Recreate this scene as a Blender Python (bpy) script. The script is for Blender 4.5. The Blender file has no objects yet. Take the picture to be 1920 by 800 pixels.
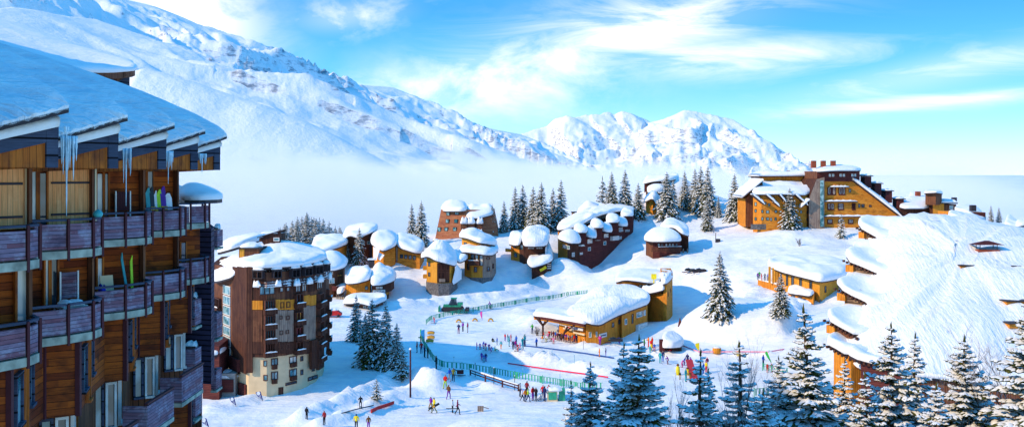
import bpy, bmesh, math, random
import numpy as np
from mathutils import Vector, Matrix
R = math.radians
SC = bpy.context.scene
COL = SC.collection
H = 34.0          # eye height above the ski meadow
HY = 325.0        # photo row of the horizon
F = 1920.0        # focal length in photo pixels
rnd = random.Random(7)

def at(px, py, Y):
    return Vector(((px-960.0)/F*Y, Y, H+(HY-py)/F*Y))

# ---------------------------------------------------------------- noise
_rs = np.random.RandomState(3)
_perm = _rs.permutation(512)
_gx = np.cos(_rs.rand(512)*6.2831853); _gy = np.sin(np.arccos(_gx))*np.where(_rs.rand(512) > .5, 1, -1)
def pnoise(x, y):
    x = np.asarray(x, float); y = np.asarray(y, float)
    xi = np.floor(x).astype(int); yi = np.floor(y).astype(int)
    xf = x-xi; yf = y-yi
    u = xf*xf*xf*(xf*(xf*6-15)+10); v = yf*yf*yf*(yf*(yf*6-15)+10)
    def g(ix, iy, dx, dy):
        h = _perm[(_perm[ix & 511]+iy) & 511]
        return _gx[h]*dx+_gy[h]*dy
    a = g(xi, yi, xf, yf); b = g(xi+1, yi, xf-1, yf); c = g(xi, yi+1, xf, yf-1); d = g(xi+1, yi+1, xf-1, yf-1)
    return (a+(b-a)*u)*(1-v)+(c+(d-c)*u)*v
def fbm(x, y, o=5, gain=.5):
    s = 0; a = 1
    for i in range(o):
        s = s+a*pnoise(x+i*17.3, y-i*9.1); x = x*2.03; y = y*2.03; a *= gain
    return s
def ridged(x, y, o=5, gain=.5):
    s = 0; a = 1
    for i in range(o):
        s = s+a*(1-2*np.abs(pnoise(x+i*7.7, y+i*3.1))); x = x*2.07; y = y*2.07; a *= gain
    return s
def sstep(a, b, x):
    t = np.clip((x-a)/(b-a), 0, 1); return t*t*(3-2*t)

# ---------------------------------------------------------------- objects
def tag(o, label=None, cat=None, group=None, kind=None):
    if label: o['label'] = label
    if cat: o['category'] = cat
    if group: o['group'] = group
    if kind: o['kind'] = kind
    return o
def thing(name, label, cat, loc=(0, 0, 0), group=None, rz=0):
    o = bpy.data.objects.new(name, None); COL.objects.link(o)
    o.location = loc; o.rotation_euler = (0, 0, rz); o.empty_display_size = .3
    return tag(o, label, cat, group)

def root_loc(o):
    v = Vector((0, 0, 0))
    while o is not None:
        v = v+Vector(o.location); o = o.parent
    return v

class MB:
    """collects faces in world coordinates; build() links them as one mesh object"""
    def __init__(s):
        s.v = []; s.f = []; s.m = []; s.sm = []
    def add(s, vs, fs, m=0, smooth=False):
        b = len(s.v); s.v += [tuple(p) for p in vs]
        for f in fs:
            s.f.append([b+i for i in f]); s.m.append(m); s.sm.append(smooth)
        return s
    def box(s, c, size, ax=None, m=0):
        """c centre, size full extents, ax = (ux, uy, uz) axes"""
        c = Vector(c)
        X, Y, Z = ax if ax else (Vector((1, 0, 0)), Vector((0, 1, 0)), Vector((0, 0, 1)))
        X = X*size[0]/2; Y = Y*size[1]/2; Z = Z*size[2]/2
        vs = [c+X*a+Y*b+Z*d for d in (-1, 1) for b in (-1, 1) for a in (-1, 1)]
        fs = [(0, 2, 3, 1), (4, 5, 7, 6), (0, 1, 5, 4), (2, 6, 7, 3), (0, 4, 6, 2), (1, 3, 7, 5)]
        if X.cross(Y).dot(Z) < 0: fs = [f[::-1] for f in fs]
        return s.add(vs, fs, m)
    def bar(s, a, b, w, h=None, m=0, up=(0, 0, 1)):
        a = Vector(a); b = Vector(b); h = h or w
        Y = (b-a); L = Y.length
        if L < 1e-6: return s
        Y = Y/L; up = Vector(up)
        X = Y.cross(up)
        if X.length < 1e-3: X = Y.cross(Vector((1, 0, 0)))
        X.normalize(); Z = X.cross(Y)
        return s.box((a+b)/2, (w, L, h), (X, Y, Z), m)
    def tube(s, pts, r, n=6, m=0, smooth=True, cap=True):
        pts = [Vector(p) for p in pts]
        rs = r if isinstance(r, (list, tuple)) else [r]*len(pts)
        vs = []; fs = []
        for i, p in enumerate(pts):
            t = (pts[min(i+1, len(pts)-1)]-pts[max(i-1, 0)])
            if t.length < 1e-9: t = Vector((0, 0, 1))
            t.normalize()
            a = t.cross(Vector((0, 0, 1)))
            if a.length < .05: a = t.cross(Vector((0, 1, 0)))
            a.normalize(); b = a.cross(t)
            for k in range(n):
                w = 2*math.pi*k/n
                vs.append(p+(a*math.cos(w)+b*math.sin(w))*rs[i])
        for i in range(len(pts)-1):
            for k in range(n):
                k2 = (k+1) % n
                fs.append((i*n+k, (i+1)*n+k, (i+1)*n+k2, i*n+k2))
        if cap:
            fs.append(tuple(range(n))); fs.append(tuple(range((len(pts)-1)*n, len(pts)*n))[::-1])
        return s.add(vs, fs, m, smooth)
    def prism(s, poly, z0, z1, m=0, top=True, bottom=True, smooth=False):
        """poly: list of (x, y); z0, z1 numbers or lists per vertex; counter-clockwise seen from above"""
        n = len(poly)
        A = sum(poly[i][0]*poly[(i+1) % n][1]-poly[(i+1) % n][0]*poly[i][1] for i in range(n))
        za = list(z0) if hasattr(z0, '__len__') else [z0]*n
        zb = list(z1) if hasattr(z1, '__len__') else [z1]*n
        poly = list(poly)
        if A < 0: poly.reverse(); za.reverse(); zb.reverse()
        vs = [(p[0], p[1], a) for p, a in zip(poly, za)]+[(p[0], p[1], b) for p, b in zip(poly, zb)]
        fs = [(i, (i+1) % n, n+(i+1) % n, n+i) for i in range(n)]
        s.add(vs, fs, m, smooth)
        if top:
            s.add([vs[n+i] for i in range(n)], [tuple(range(n))], m)
        if bottom:
            s.add([vs[i] for i in range(n)], [tuple(range(n))[::-1]], m)
        return s
    def build(s, name, mats, parent=None, loc=None, tri=False):
        """mats: one material or a list"""
        mats = mats if isinstance(mats, (list, tuple)) else [mats]
        off = root_loc(parent) if parent is not None else Vector(loc if loc is not None else (0, 0, 0))
        me = bpy.data.meshes.new(name)
        V = np.array(s.v, dtype=np.float64).reshape(-1, 3)-np.array(off)
        me.from_pydata(V.tolist(), [], s.f)
        for m in mats: me.materials.append(m)
        me.polygons.foreach_set('material_index', s.m)
        me.polygons.foreach_set('use_smooth', s.sm)
        me.update()
        add_uv(me)
        o = bpy.data.objects.new(name, me); COL.objects.link(o)
        if parent is not None: o.parent = parent
        else: o.location = off
        return o

def add_uv(me):
    """uv in metres: along the wall and up it"""
    npoly = len(me.polygons)
    if npoly == 0: return
    uv = me.uv_layers.new(name='m')
    nl = len(me.loops)
    li = np.empty(nl, int); me.loops.foreach_get('vertex_index', li)
    co = np.empty(len(me.vertices)*3); me.vertices.foreach_get('co', co); co = co.reshape(-1, 3)
    nr = np.empty(npoly*3); me.polygons.foreach_get('normal', nr); nr = nr.reshape(-1, 3)
    lt = np.empty(npoly, int); me.polygons.foreach_get('loop_total', lt)
    N = np.repeat(nr, lt, axis=0); P = co[li]
    hl = np.hypot(N[:, 0], N[:, 1])
    flat = hl < .5
    hl = np.where(hl < 1e-6, 1, hl)
    tx = -N[:, 1]/hl; ty = N[:, 0]/hl
    u = np.where(flat, P[:, 0], P[:, 0]*tx+P[:, 1]*ty)
    v = np.where(flat, P[:, 1], P[:, 2])
    uv.data.foreach_set('uv', np.stack([u, v], 1).ravel())

# ---------------------------------------------------------------- materials
class NT:
    def __init__(s, nt): s.nt = nt; s.N = nt.nodes; s.L = nt.links
    def n(s, typ, **kw):
        nd = s.N.new(typ)
        for k, v in kw.items():
            if k in ('operation', 'blend_type', 'data_type', 'noise_dimensions', 'feature', 'interpolation_type', 'sky_type', 'clamp', 'use_clamp', 'voronoi_dimensions', 'noise_type', 'normalize', 'vector_type', 'wave_type', 'bands_direction'):
                setattr(nd, k, v)
        return nd
    def l(s, a, b): s.L.new(a, b)
    def val(s, inp, v):
        if v is None: return
        if isinstance(v, bpy.types.NodeSocket): s.l(v, inp)
        else: inp.default_value = v
    def math(s, op, a, b=None, c=None, clamp=False):
        nd = s.N.new('ShaderNodeMath'); nd.operation = op; nd.use_clamp = clamp
        s.val(nd.inputs[0], a); s.val(nd.inputs[1], b); s.val(nd.inputs[2], c)
        return nd.outputs[0]
    def mix(s, f, a, b, bt='MIX'):
        nd = s.N.new('ShaderNodeMix'); nd.data_type = 'RGBA'; nd.blend_type = bt
        s.val(nd.inputs[0], f)
        s.val(nd.inputs[6], c4(a)); s.val(nd.inputs[7], c4(b))
        return nd.outputs[2]
    def noise(s, vec, scale, detail=2, rough=.5, dim='3D', out=0, dist=0):
        nd = s.N.new('ShaderNodeTexNoise'); nd.noise_dimensions = dim
        if vec is not None: s.l(vec, nd.inputs['Vector'])
        nd.inputs['Scale'].default_value = scale; nd.inputs['Detail'].default_value = detail
        nd.inputs['Roughness'].default_value = rough; nd.inputs['Distortion'].default_value = dist
        return nd.outputs[out]
    def mapping(s, vec, scale=(1, 1, 1), loc=(0, 0, 0), rot=(0, 0, 0)):
        nd = s.N.new('ShaderNodeMapping'); s.l(vec, nd.inputs[0])
        nd.inputs['Scale'].default_value = scale; nd.inputs['Location'].default_value = loc; nd.inputs['Rotation'].default_value = rot
        return nd.outputs[0]
    def ramp(s, f, stops):
        nd = s.N.new('ShaderNodeValToRGB'); s.l(f, nd.inputs[0])
        el = nd.color_ramp.elements
        while len(el) < len(stops): el.new(.5)
        for e, (p, c) in zip(el, stops):
            e.position = p; e.color = c4(c)
        return nd.outputs[0]
    def mr(s, v, a, b, c=0., d=1., it='LINEAR'):
        nd = s.N.new('ShaderNodeMapRange'); nd.interpolation_type = it
        s.val(nd.inputs[0], v)
        for i, x in zip((1, 2, 3, 4), (a, b, c, d)): s.val(nd.inputs[i], x)
        return nd.outputs[0]
    def sep(s, v):
        nd = s.N.new('ShaderNodeSeparateXYZ'); s.l(v, nd.inputs[0]); return nd.outputs
    def comb(s, x, y, z=0.):
        nd = s.N.new('ShaderNodeCombineXYZ'); s.val(nd.inputs[0], x); s.val(nd.inputs[1], y); s.val(nd.inputs[2], z); return nd.outputs[0]
    def bump(s, h, strength=.3, dist=.1, normal=None):
        nd = s.N.new('ShaderNodeBump'); s.l(h, nd.inputs['Height'])
        nd.inputs['Strength'].default_value = strength; nd.inputs['Distance'].default_value = dist
        if normal is not None: s.l(normal, nd.inputs['Normal'])
        return nd.outputs[0]
def c4(c):
    if isinstance(c, bpy.types.NodeSocket) or c is None: return c
    return tuple(c) if len(c) == 4 else (*c, 1.0)

def newmat(name):
    m = bpy.data.materials.new(name); m.use_nodes = True
    t = NT(m.node_tree); t.N.clear()
    out = t.N.new('ShaderNodeOutputMaterial'); b = t.N.new('ShaderNodeBsdfPrincipled')
    t.l(b.outputs[0], out.inputs[0])
    return m, t, b, out
def coords(t, which='Object'):
    return t.N.new('ShaderNodeTexCoord').outputs[which]

def plain(name, c, rough=.6, metal=0, var=.15, scale=3., spec=.3):
    m, t, b, o = newmat(name)
    n = t.noise(coords(t), scale, 3)
    k = t.mr(n, .3, .7, 1-var, 1+var)
    nd = t.N.new('ShaderNodeVectorMath'); nd.operation = 'SCALE'
    nd.inputs[0].default_value = c[:3]; t.l(k, nd.inputs['Scale'])
    t.l(nd.outputs[0], b.inputs['Base Color'])
    b.inputs['Roughness'].default_value = rough; b.inputs['Metallic'].default_value = metal
    b.inputs['Specular IOR Level'].default_value = spec
    return m

def wood(name, c1, c2, dark, width=.18, vertical=True, stain=.5, gap=.12, patch=1.2, gapcol=None, pale=None, groove=.02):
    """boards: each its own tone, grain, gaps, dark weather stains"""
    m, t, b, o = newmat(name)
    uv = coords(t, 'UV'); s = t.sep(uv)
    a, g = (s[0], s[1]) if vertical else (s[1], s[0])
    bi = t.math('DIVIDE', a, width); fl = t.math('FLOOR', bi); fr = t.math('SUBTRACT', bi, fl)
    seg = t.math('FLOOR', t.math('ADD', t.math('DIVIDE', g, 2.7), t.math('MULTIPLY', fl, .37)))
    wn = t.N.new('ShaderNodeTexWhiteNoise'); wn.noise_dimensions = '2D'
    t.l(t.comb(fl, seg), wn.inputs['Vector'])
    col = t.mix(wn.outputs['Value'], c1, c2)
    gr = t.noise(t.comb(t.math('MULTIPLY', a, 22), t.math('MULTIPLY', g, 1.1), fl), 1., 4, .6)
    col = t.mix(t.mr(gr, .42, .75, 0, .55), col, dark)
    st = t.noise(t.comb(t.math('MULTIPLY', a, 1.0/patch), t.math('MULTIPLY', g, .55/patch), 3.), 1., 4, .6)
    col = t.mix(t.mr(st, .5, .68, 0, stain), col, dark)
    if pale:
        st2 = t.noise(t.comb(t.math('MULTIPLY', a, 2.2), t.math('MULTIPLY', g, 1.5), 9.), 1., 5, .7)
        col = t.mix(t.mr(st2, .5, .7, 0, .6), col, pale)
    gp = t.math('LESS_THAN', fr, gap)
    col = t.mix(gp, col, gapcol or tuple(x*.25 for x in dark))
    t.l(col, b.inputs['Base Color'])
    b.inputs['Roughness'].default_value = .8; b.inputs['Specular IOR Level'].default_value = .15
    hh = t.math('SUBTRACT', t.math('MULTIPLY', gr, .4), gp)
    t.l(t.bump(hh, .6, groove), b.inputs['Normal'])
    return m

def snowmat(name, kind='roof'):
    m, t, b, o = newmat(name)
    co = coords(t)
    if kind == 'ground':
        n1 = t.noise(co, .35, 6, .6); n2 = t.noise(co, 2.2, 4, .6)
        n3 = t.noise(t.mapping(co, (.25, 1.6, 1), rot=(0, 0, .5)), 1., 4, .6, dist=.6)
        w1 = t.noise(t.mapping(co, (.12, 3.2, 1), rot=(0, 0, -.35)), 1., 2, .5); w2 = t.noise(co, .05, 2)
        h = t.math('ADD', t.math('MULTIPLY', t.math('MULTIPLY', w1, t.mr(w2, .42, .58)), 2.0), t.math('MULTIPLY', n1, 1.4))
        h = t.math('ADD', h, t.math('MULTIPLY', n1, 0.), t.math('ADD', t.math('MULTIPLY', n2, .5), t.math('MULTIPLY', n3, .6)))
        t.l(t.bump(h, .6, .45), b.inputs['Normal'])
        col = t.mix(t.mr(t.math('ADD', n1, t.math('MULTIPLY', n3, .5)), .62, .85), (.78, .82, .89), (.90, .92, .94))
    elif kind == 'mount':
        n1 = t.noise(co, .010, 7, .55)
        n2 = t.noise(t.mapping(co, (1, 1, 4.)), .02, 8, .72)
        geo = t.N.new('ShaderNodeNewGeometry'); nz = t.sep(geo.outputs['True Normal'])[2]
        steep = t.mr(nz, .80, .52, 0, 1)
        k = t.math('ADD', steep, t.mr(n2, .25, .8, -.75, .45))
        k = t.mr(k, .64, .86, 0, .7)
        k = t.math('MULTIPLY', k, t.mr(t.noise(t.mapping(co, (1, 1, 2.5)), .06, 6, .7), .44, .60))
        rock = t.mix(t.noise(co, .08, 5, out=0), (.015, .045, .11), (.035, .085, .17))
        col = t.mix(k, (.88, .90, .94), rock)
        t.l(t.bump(t.math('ADD', n1, t.math('MULTIPLY', t.noise(co, .05, 8, .7), .5)), .42, 15.), b.inputs['Normal'])
    else:
        n1 = t.noise(co, .8, 5, .6)
        n3 = t.noise(t.mapping(co, (2.4, .35, .35), rot=(0, 0, .15)), 1., 4, .6)
        h = t.math('ADD', n1, t.math('MULTIPLY', n3, .9 if kind == 'streak' else .25))
        h = t.math('ADD', h, t.math('MULTIPLY', t.noise(co, 5., 3), .12))
        t.l(t.bump(h, .55, .48 if kind == 'streak' else .24), b.inputs['Normal'])
        col = t.mix(t.mr(n1, .4, .65), (.86, .88, .92), (.91, .92, .94))
    t.l(col, b.inputs['Base Color'])
    b.inputs['Roughness'].default_value = .75; b.inputs['Specular IOR Level'].default_value = .12
    return m

def glass(name, c=(.03, .05, .07), rough=.06, var=None):
    m, t, b, o = newmat(name)
    n = t.noise(coords(t), .9, 1)
    t.l(t.mix(t.mr(n, .45, .6), c, var or tuple(x*2.5+.02 for x in c)), b.inputs['Base Color'])
    b.inputs['Roughness'].default_value = rough; b.inputs['Specular IOR Level'].default_value = .9
    return m

M = {}
M['snow'] = snowmat('snow_ground_mat', 'ground')
M['roofsnow'] = snowmat('snow_roof_mat', 'roof')
M['streak'] = snowmat('snow_streak_mat', 'streak')
M['mount'] = snowmat('snow_mountain_mat', 'mount')
M['glass'] = glass('glass_dark')
M['glass_teal'] = glass('glass_teal', (.03, .16, .20), var=(.25, .45, .5))
M['glass_pale'] = glass('glass_curtain', (.35, .42, .45), .2, var=(.65, .66, .62))
M['glass_warm'] = glass('glass_warm', (.55, .22, .04), .2)
M['glass_red'] = glass('glass_redcurtain', (.40, .05, .09), .3)
M['frame_brown'] = plain('frame_brown', (.09, .03, .02))
M['frame_white'] = plain('frame_white', (.7, .7, .68))
M['fascia'] = plain('fascia_dark', (.035, .028, .035))
M['orange'] = wood('larch_orange', (.76, .26, .025), (.88, .36, .045), (.26, .08, .015), .25, True, .45)
M['orangeh'] = wood('larch_orange_boards', (.74, .25, .025), (.88, .36, .05), (.20, .07, .015), .22, False, .5)
M['yellow'] = wood('larch_yellow', (.80, .35, .035), (.88, .42, .06), (.33, .13, .02), .3, True, .3)
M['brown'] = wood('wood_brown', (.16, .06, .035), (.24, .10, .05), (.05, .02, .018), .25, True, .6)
M['dark'] = wood('wood_dark', (.07, .027, .02), (.13, .052, .03), (.028, .011, .013), .25, True, .6)
M['redbrown'] = wood('wood_redbrown', (.105, .028, .028), (.155, .042, .035), (.045, .013, .018), .25, False, .5)
M['shingle'] = wood('wood_shingle_red', (.40, .13, .06), (.52, .22, .10), (.20, .06, .04), .35, False, .5, pale=(.42, .22, .20))
M['greywood'] = wood('wood_greyweathered', (.30, .22, .18), (.42, .32, .25), (.14, .08, .06), .3, True, .5)
M['stone'] = plain('stone_base', (.14, .13, .13), .9, var=.5, scale=2.5)
M['concrete'] = plain('concrete', (.32, .31, .30), .9)
M['cream'] = plain('cream_render', (.72, .55, .34), .9, var=.12, scale=.6)
M['trunk'] = plain('bark', (.07, .045, .03), .9, var=.4, scale=6)
# ---------------------------------------------------------------- ground heights
CP = []
def g(px, py, z):
    Y = (H-z)*F/(py-HY); CP.append(((px-960)/F*Y, Y, z))
for a in [(450,765,0),(400,800,0),(500,748,.2),(560,728,.6),(600,716,1.0),(640,700,1.1),(560,790,0),(640,740,.5),(700,790,0),(800,760,0),(900,740,0),(1000,745,0),
          (850,650,0),(800,610,0),(760,700,.2),(950,640,0),(1000,690,0),(1100,680,0),(1100,720,0),(1200,690,0),(1300,720,0),(1400,700,0),(1500,700,.6),(1460,665,.8),
          (1200,655,0),(1100,650,0),(1020,625,.2),(1290,660,.3),(700,692,1.2),(680,640,1.8),(745,690,.6),(650,600,1.6),(655,560,2.6),(650,530,4),
          (830,582,1),(950,567,1.2),(1050,550,1.6),(1150,530,2.6),(1235,600,.5),(1290,590,.8),(1320,560,2.2),(790,568,1.6),(740,555,2.6),
          (740,515,6.3),(825,538,4.2),(765,500,8),(900,520,6.2),(945,500,7.8),(990,500,8),(1000,525,4.6),(900,545,3.2),(1080,487,10),(1100,512,6.2),
          (1185,432,16),(1200,470,12),(1245,482,11),(1150,500,8),(1300,430,16.4),(1350,440,15.5),(1300,470,12.4),(1305,510,8),(1400,440,16),(1420,424,18),
          (1560,428,18),(1480,432,17.6),(1330,427,17.3),(1230,405,20),(1140,388,23),(1215,392,22),(1060,425,16.5),(990,428,16.5),(930,445,14),
          (870,447,14),(800,460,12),(780,456,12.5),(740,490,9.5),(690,565,3.4),(650,470,11),(700,470,11),(1450,470,13),(1550,470,13.5),(1600,460,14),
          (1400,500,9.6),(1400,535,6.2),(1500,575,4.6),(1440,562,5.4),(1560,574,4.8),(1350,594,4.2),(1250,540,4),(1480,600,3.8),(1500,640,2.4),
          (950,788,8.2),(860,792,7.8),(1060,800,8.4),(1800,432,19.5),(1900,438,19)]:
    g(*a)
for a in [(0,70,8.6),(20,70,9),(40,82,9.4),(60,92,9.5),(30,50,10),(0,40,8),(-9,66,4),(-15,40,-2),(-16,92,0),(-20,112,0),(62,112,6),(48,126,3),(30,136,.8),(10,126,3),
          (-2,120,3.6),(60,140,4),(90,120,9),(90,160,12),(110,200,16),(62,180,6),(160,160,18),(-100,300,5),(-80,200,1),(-60,150,0),(-40,120,0),(-60,80,0),
          (-120,120,2),(-170,260,4),(-60,30,-2),(0,15,4),(80,40,11),(-95,400,4),(-150,400,0),(0,400,8),(100,400,12),(200,400,8),(220,260,20),
          (47,350,25.5),(53,360,27.5),(57.5,351,27.),(64,346,24.5),(38,352,23.6),(60,345,20.5),(25,345,19.5),(-97,470,0),(-60,480,-6),(0,480,-14),(-170,470,-20),(120,480,-20),(240,480,-30),(0,540,-40),(-100,540,-34),(200,560,-60),(-220,560,-60)]:
    CP.append(a)
_c = np.array(CP, float)
def _k(d): return np.sqrt(d*d+4.)
_D = np.hypot(_c[:, 0][:, None]-_c[:, 0][None], _c[:, 1][:, None]-_c[:, 1][None])
_A = np.zeros((len(_c)+1,)*2); _A[:-1, :-1] = _k(_D)+np.eye(len(_c))*-.6; _A[-1, :-1] = 1; _A[:-1, -1] = 1
_w = np.linalg.solve(_A, np.append(_c[:, 2], 0))
def seg_bump(x, y, pts, width, height, rough=.8):
    """a ploughed bank along a polyline"""
    best = np.full(x.shape, 1e9)
    for (ax, ay), (bx, by) in zip(pts, pts[1:]):
        dx, dy = bx-ax, by-ay; L = dx*dx+dy*dy
        t = np.clip(((x-ax)*dx+(y-ay)*dy)/L, 0, 1)
        best = np.minimum(best, np.hypot(x-ax-t*dx, y-ay-t*dy))
    n = fbm(x*.45, y*.45, 3)
    return height*np.exp(-(best/width)**2)*(1+rough*n*1.6)
def gp(px, py, z=0.):
    Y = (H-z)*F/(py-HY); return ((px-960)/F*Y, Y)
BANKS = [([gp(905,674), gp(960,673), gp(1040,689), gp(1090,696), gp(1140,703)], 1.7, 1.3, .9),
         ([gp(925,666), gp(1000,681), gp(1100,692)], 1.3, .6, 1.),
         ([gp(560,792), gp(620,768), gp(680,745), gp(720,728), gp(745,716)], 1.6, 1.5, .6),
         ([gp(600,800), gp(680,778), gp(760,742)], 1.8, 1.3, .6),
         ([gp(795,722), gp(812,728)], 3.0, 3.3, .3),
         ([gp(830,590), gp(900,585), gp(980,572), gp(1050,560)], 1.4, .8, .6),
         ([gp(980,590), gp(1010,610)], 4.0, 1.6, .5),
         ([gp(1225,665), gp(1300,668), gp(1370,668), gp(1440,672)], 1.1, 1.0, .6),
         ([gp(400,770), gp(430,762), gp(470,752)], 2.4, .9, .6),
         ([gp(520,742), gp(580,722)], 1.6, 1.0, .5),
         ([gp(1455,655), gp(1475,632), gp(1490,612)], 2.4, 1.6, .6),
         ([gp(1390,535,6), gp(1420,545,6), gp(1400,560,5)], 2.2, 1.3, .6),
         ([gp(760,575,1.5), gp(850,560,2.4), gp(950,548,3), gp(1050,530,3.4), gp(1140,514,4.5)], 3.0, 1.3, .5),
         ([gp(1090,648), gp(1130,655), gp(1220,648)], 1.8, .8, .6),
         ([gp(850,704), gp(870,712), gp(930,728)], 1.6, .7, .6),
         ([gp(1055,742), gp(1090,738), gp(1130,742)], 2.2, 1.1, .6)]
def height(x, y):
    x = np.asarray(x, float); y = np.asarray(y, float); shp = x.shape
    xf = x.ravel(); yf = y.ravel(); z = np.empty(len(xf))
    for i in range(0, len(xf), 20000):
        d = np.hypot(xf[i:i+20000, None]-_c[:, 0], yf[i:i+20000, None]-_c[:, 1])
        z[i:i+20000] = _k(d)@_w[:-1]+_w[-1]
    z = z.reshape(shp)
    # the snow-buried dome beside the ski meadow
    cx, cy = (1388-960)/F*208, 208.5
    q = ((x-cx)/12.2)**2+((y-cy)/12.5)**2
    dome = np.sqrt(np.clip(1-q, 0, 1))
    z = z+np.where(q < 1, 4.6*(dome+.0), 0)*sstep(1.02, .9, q)
    for pts, w, h, r in BANKS: z = z+seg_bump(x, y, pts, w, h, r)
    z = z+5.*np.exp(-(((x-57)/10.)**2+((y-355)/9.)**2))
    slope = sstep(1.5, 6, z)
    z = z+slope*.75*fbm(x*.085, y*.085, 4)+.10*fbm(x*.7, y*.7, 3)
    z = z-sstep(425, 520, y)*18
    return z
def gz(x, y): return float(height(np.array([x]), np.array([y]))[0])
def ground(px, py):
    """where the sight line through a photo pixel meets the snow"""
    Ys = np.arange(70, 470, .5); xs = (px-960)/F*Ys; zs = H+(HY-py)/F*Ys
    hh = height(xs, Ys); k = np.where(hh >= zs)[0]
    i = k[0] if len(k) else len(Ys)-1
    Y = Ys[i]; return Vector((xs[i], Y, float(hh[i])))

def grid_mesh(name, X, Y, Z, mat, kind='structure', smooth=True):
    ny, nx = X.shape
    me = bpy.data.meshes.new(name)
    me.vertices.add(nx*ny)
    me.vertices.foreach_set('co', np.stack([X, Y, Z], -1).ravel())
    i = np.arange((ny-1)*(nx-1)); r = i//(nx-1); c = i % (nx-1); a = r*nx+c
    q = np.stack([a, a+1, a+nx+1, a+nx], 1)
    me.loops.add(q.size); me.loops.foreach_set('vertex_index', q.ravel())
    me.polygons.add(len(q)); me.polygons.foreach_set('loop_start', np.arange(len(q))*4); me.polygons.foreach_set('loop_total', np.full(len(q), 4))
    me.polygons.foreach_set('use_smooth', np.full(len(q), smooth))
    me.materials.append(mat); me.update(calc_edges=True); me.validate()
    o = bpy.data.objects.new(name, me); COL.objects.link(o); o['kind'] = kind
    return o
gx = np.arange(-230, 262, 1.1)
gy = np.concatenate([np.arange(12, 380, .85), np.arange(380, 620, 3.)])
GX, GY = np.meshgrid(gx, gy)
grid_mesh('snow_ground', GX, GY, height(GX, GY), M['snow'])

# ---------------------------------------------------------------- mountains
def crest(pts, X, Y):
    """height of a crest polyline minus nothing, distance to it, arc length, side"""
    P = [at(*p) for p in pts]
    best = np.full(X.shape, 1e12); hh = np.zeros(X.shape); ss = np.zeros(X.shape); sd = np.zeros(X.shape); s0 = 0
    for a, b in zip(P, P[1:]):
        dx, dy = b.x-a.x, b.y-a.y; L2 = dx*dx+dy*dy; L = math.sqrt(L2)
        t = np.clip(((X-a.x)*dx+(Y-a.y)*dy)/L2, 0, 1)
        ex = X-a.x-t*dx; ey = Y-a.y-t*dy; d = np.hypot(ex, ey)
        k = d < best
        best = np.where(k, d, best); hh = np.where(k, a.z+(b.z-a.z)*t, hh); ss = np.where(k, s0+t*L, ss)
        sd = np.where(k, np.sign(dx*ey-dy*ex), sd); s0 += L
    return best, hh, ss, sd
RA = [(-500,-150,1100),(-200,-120,1300),(0,-75,1500),(150,-38,1700),(240,0,1850),(290,12,1950),(330,27,2050),(365,48,2120),(395,72,2180),(412,72,2220),(425,66,2250),(445,74,2320),(470,85,2400),(520,110,2560),(560,130,2700),(600,146,2850),(640,155,3000),(690,160,3150),(735,163,3300),(770,178,3400),(800,197,3500),(830,218,3650),(880,232,3900),(930,243,4150),(975,251,4400)]
RB = [(940,262,4900),(975,252,4900),(1000,243,4950),(1025,235,5000),(1040,222,5000),(1062,216,5000),(1075,220,5050),(1100,214,5100),(1125,214,5100),(1140,208,5150),(1152,213,5150),(1166,206,5150),(1180,210,5150),(1200,219,5200),(1222,228,5200),(1245,222,5100),(1270,212,5050),(1284,206,5000),(1300,207,5000),(1330,213,5000),(1372,222,5000),(1410,245,5050),(1450,272,5100),(1490,297,5150),(1530,320,5200),(1600,350,5300)]
RC = [(-600,20,640),(-250,10,760),(-60,28,860),(20,12,950),(70,18,1000),(120,30,1050),(180,36,1120),(215,62,1150),(270,88,1220),(340,122,1340),(420,152,1500),(520,192,1720),(600,222,1900),(660,243,2050),(720,262,2200),(770,283,2300),(820,304,2400),(860,330,2500)]
RD = [(-300,42,420),(-60,38,470),(40,45,500),(110,60,560),(190,95,640),(260,122,700),(330,160,820),(420,190,960),(500,212,1100),(550,240,1180),(590,280,1250),(620,320,1300)]
RE = [(560,330,1500),(640,300,1600),(700,280,1700),(745,268,1800),(800,282,1900),(860,305,2000),(900,330,2100)]
az = np.linspace(-760, 1760, 1150); rr = np.concatenate([np.geomspace(430, 2600, 330), np.geomspace(2620, 6200, 300)])
U, RRR = np.meshgrid((az-960)/F, rr)
X = U*RRR; Y = RRR
d, h, s, sd = crest(RA, X, Y)
gul = ridged(s/260.+fbm(X/300, Y/300, 3)*.5, d/900., 5, .55)
zA = h-.56*d+.00004*d*d*0+(gul-.9)*np.clip(d, 0, 420)*.20+fbm(X/140, Y/140, 5)*np.clip(d/8, 1, 15)
d, h, s, sd = crest(RB, X, Y)
gul = ridged(s/300.+fbm(X/260, Y/260, 4)*.55, d/700., 4, .5)
zB = h-.62*d+(gul-.9)*np.clip(d, 0, 420)*.32+fbm(X/110, Y/110, 5)*np.clip(d/5, 3, 13)-np.abs(fbm(s/60, s/60, 3))*9*np.exp(-d/90)
d, h, s, sd = crest(RC, X, Y)
zC = h-.31*d+fbm(X/130, Y/130, 4)*np.clip(d/11, .8, 15)+(ridged(s/170+fbm(X/200, Y/200, 2)*.4, d/700, 3)-1.45)*np.clip(d, 0, 260)*.10
d, h, s, sd = crest(RD, X, Y)
zD = h-.24*d-.0009*d*d+fbm(X/80, Y/80, 4, .45)*np.clip(d/16, .5, 4)
d, h, s, sd = crest(RE, X, Y)
zE = h-.32*d+fbm(X/90, Y/90, 4)*np.clip(d/12, .6, 9)
Z = np.maximum.reduce([zA, zB, zC, zD, zE])
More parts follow.
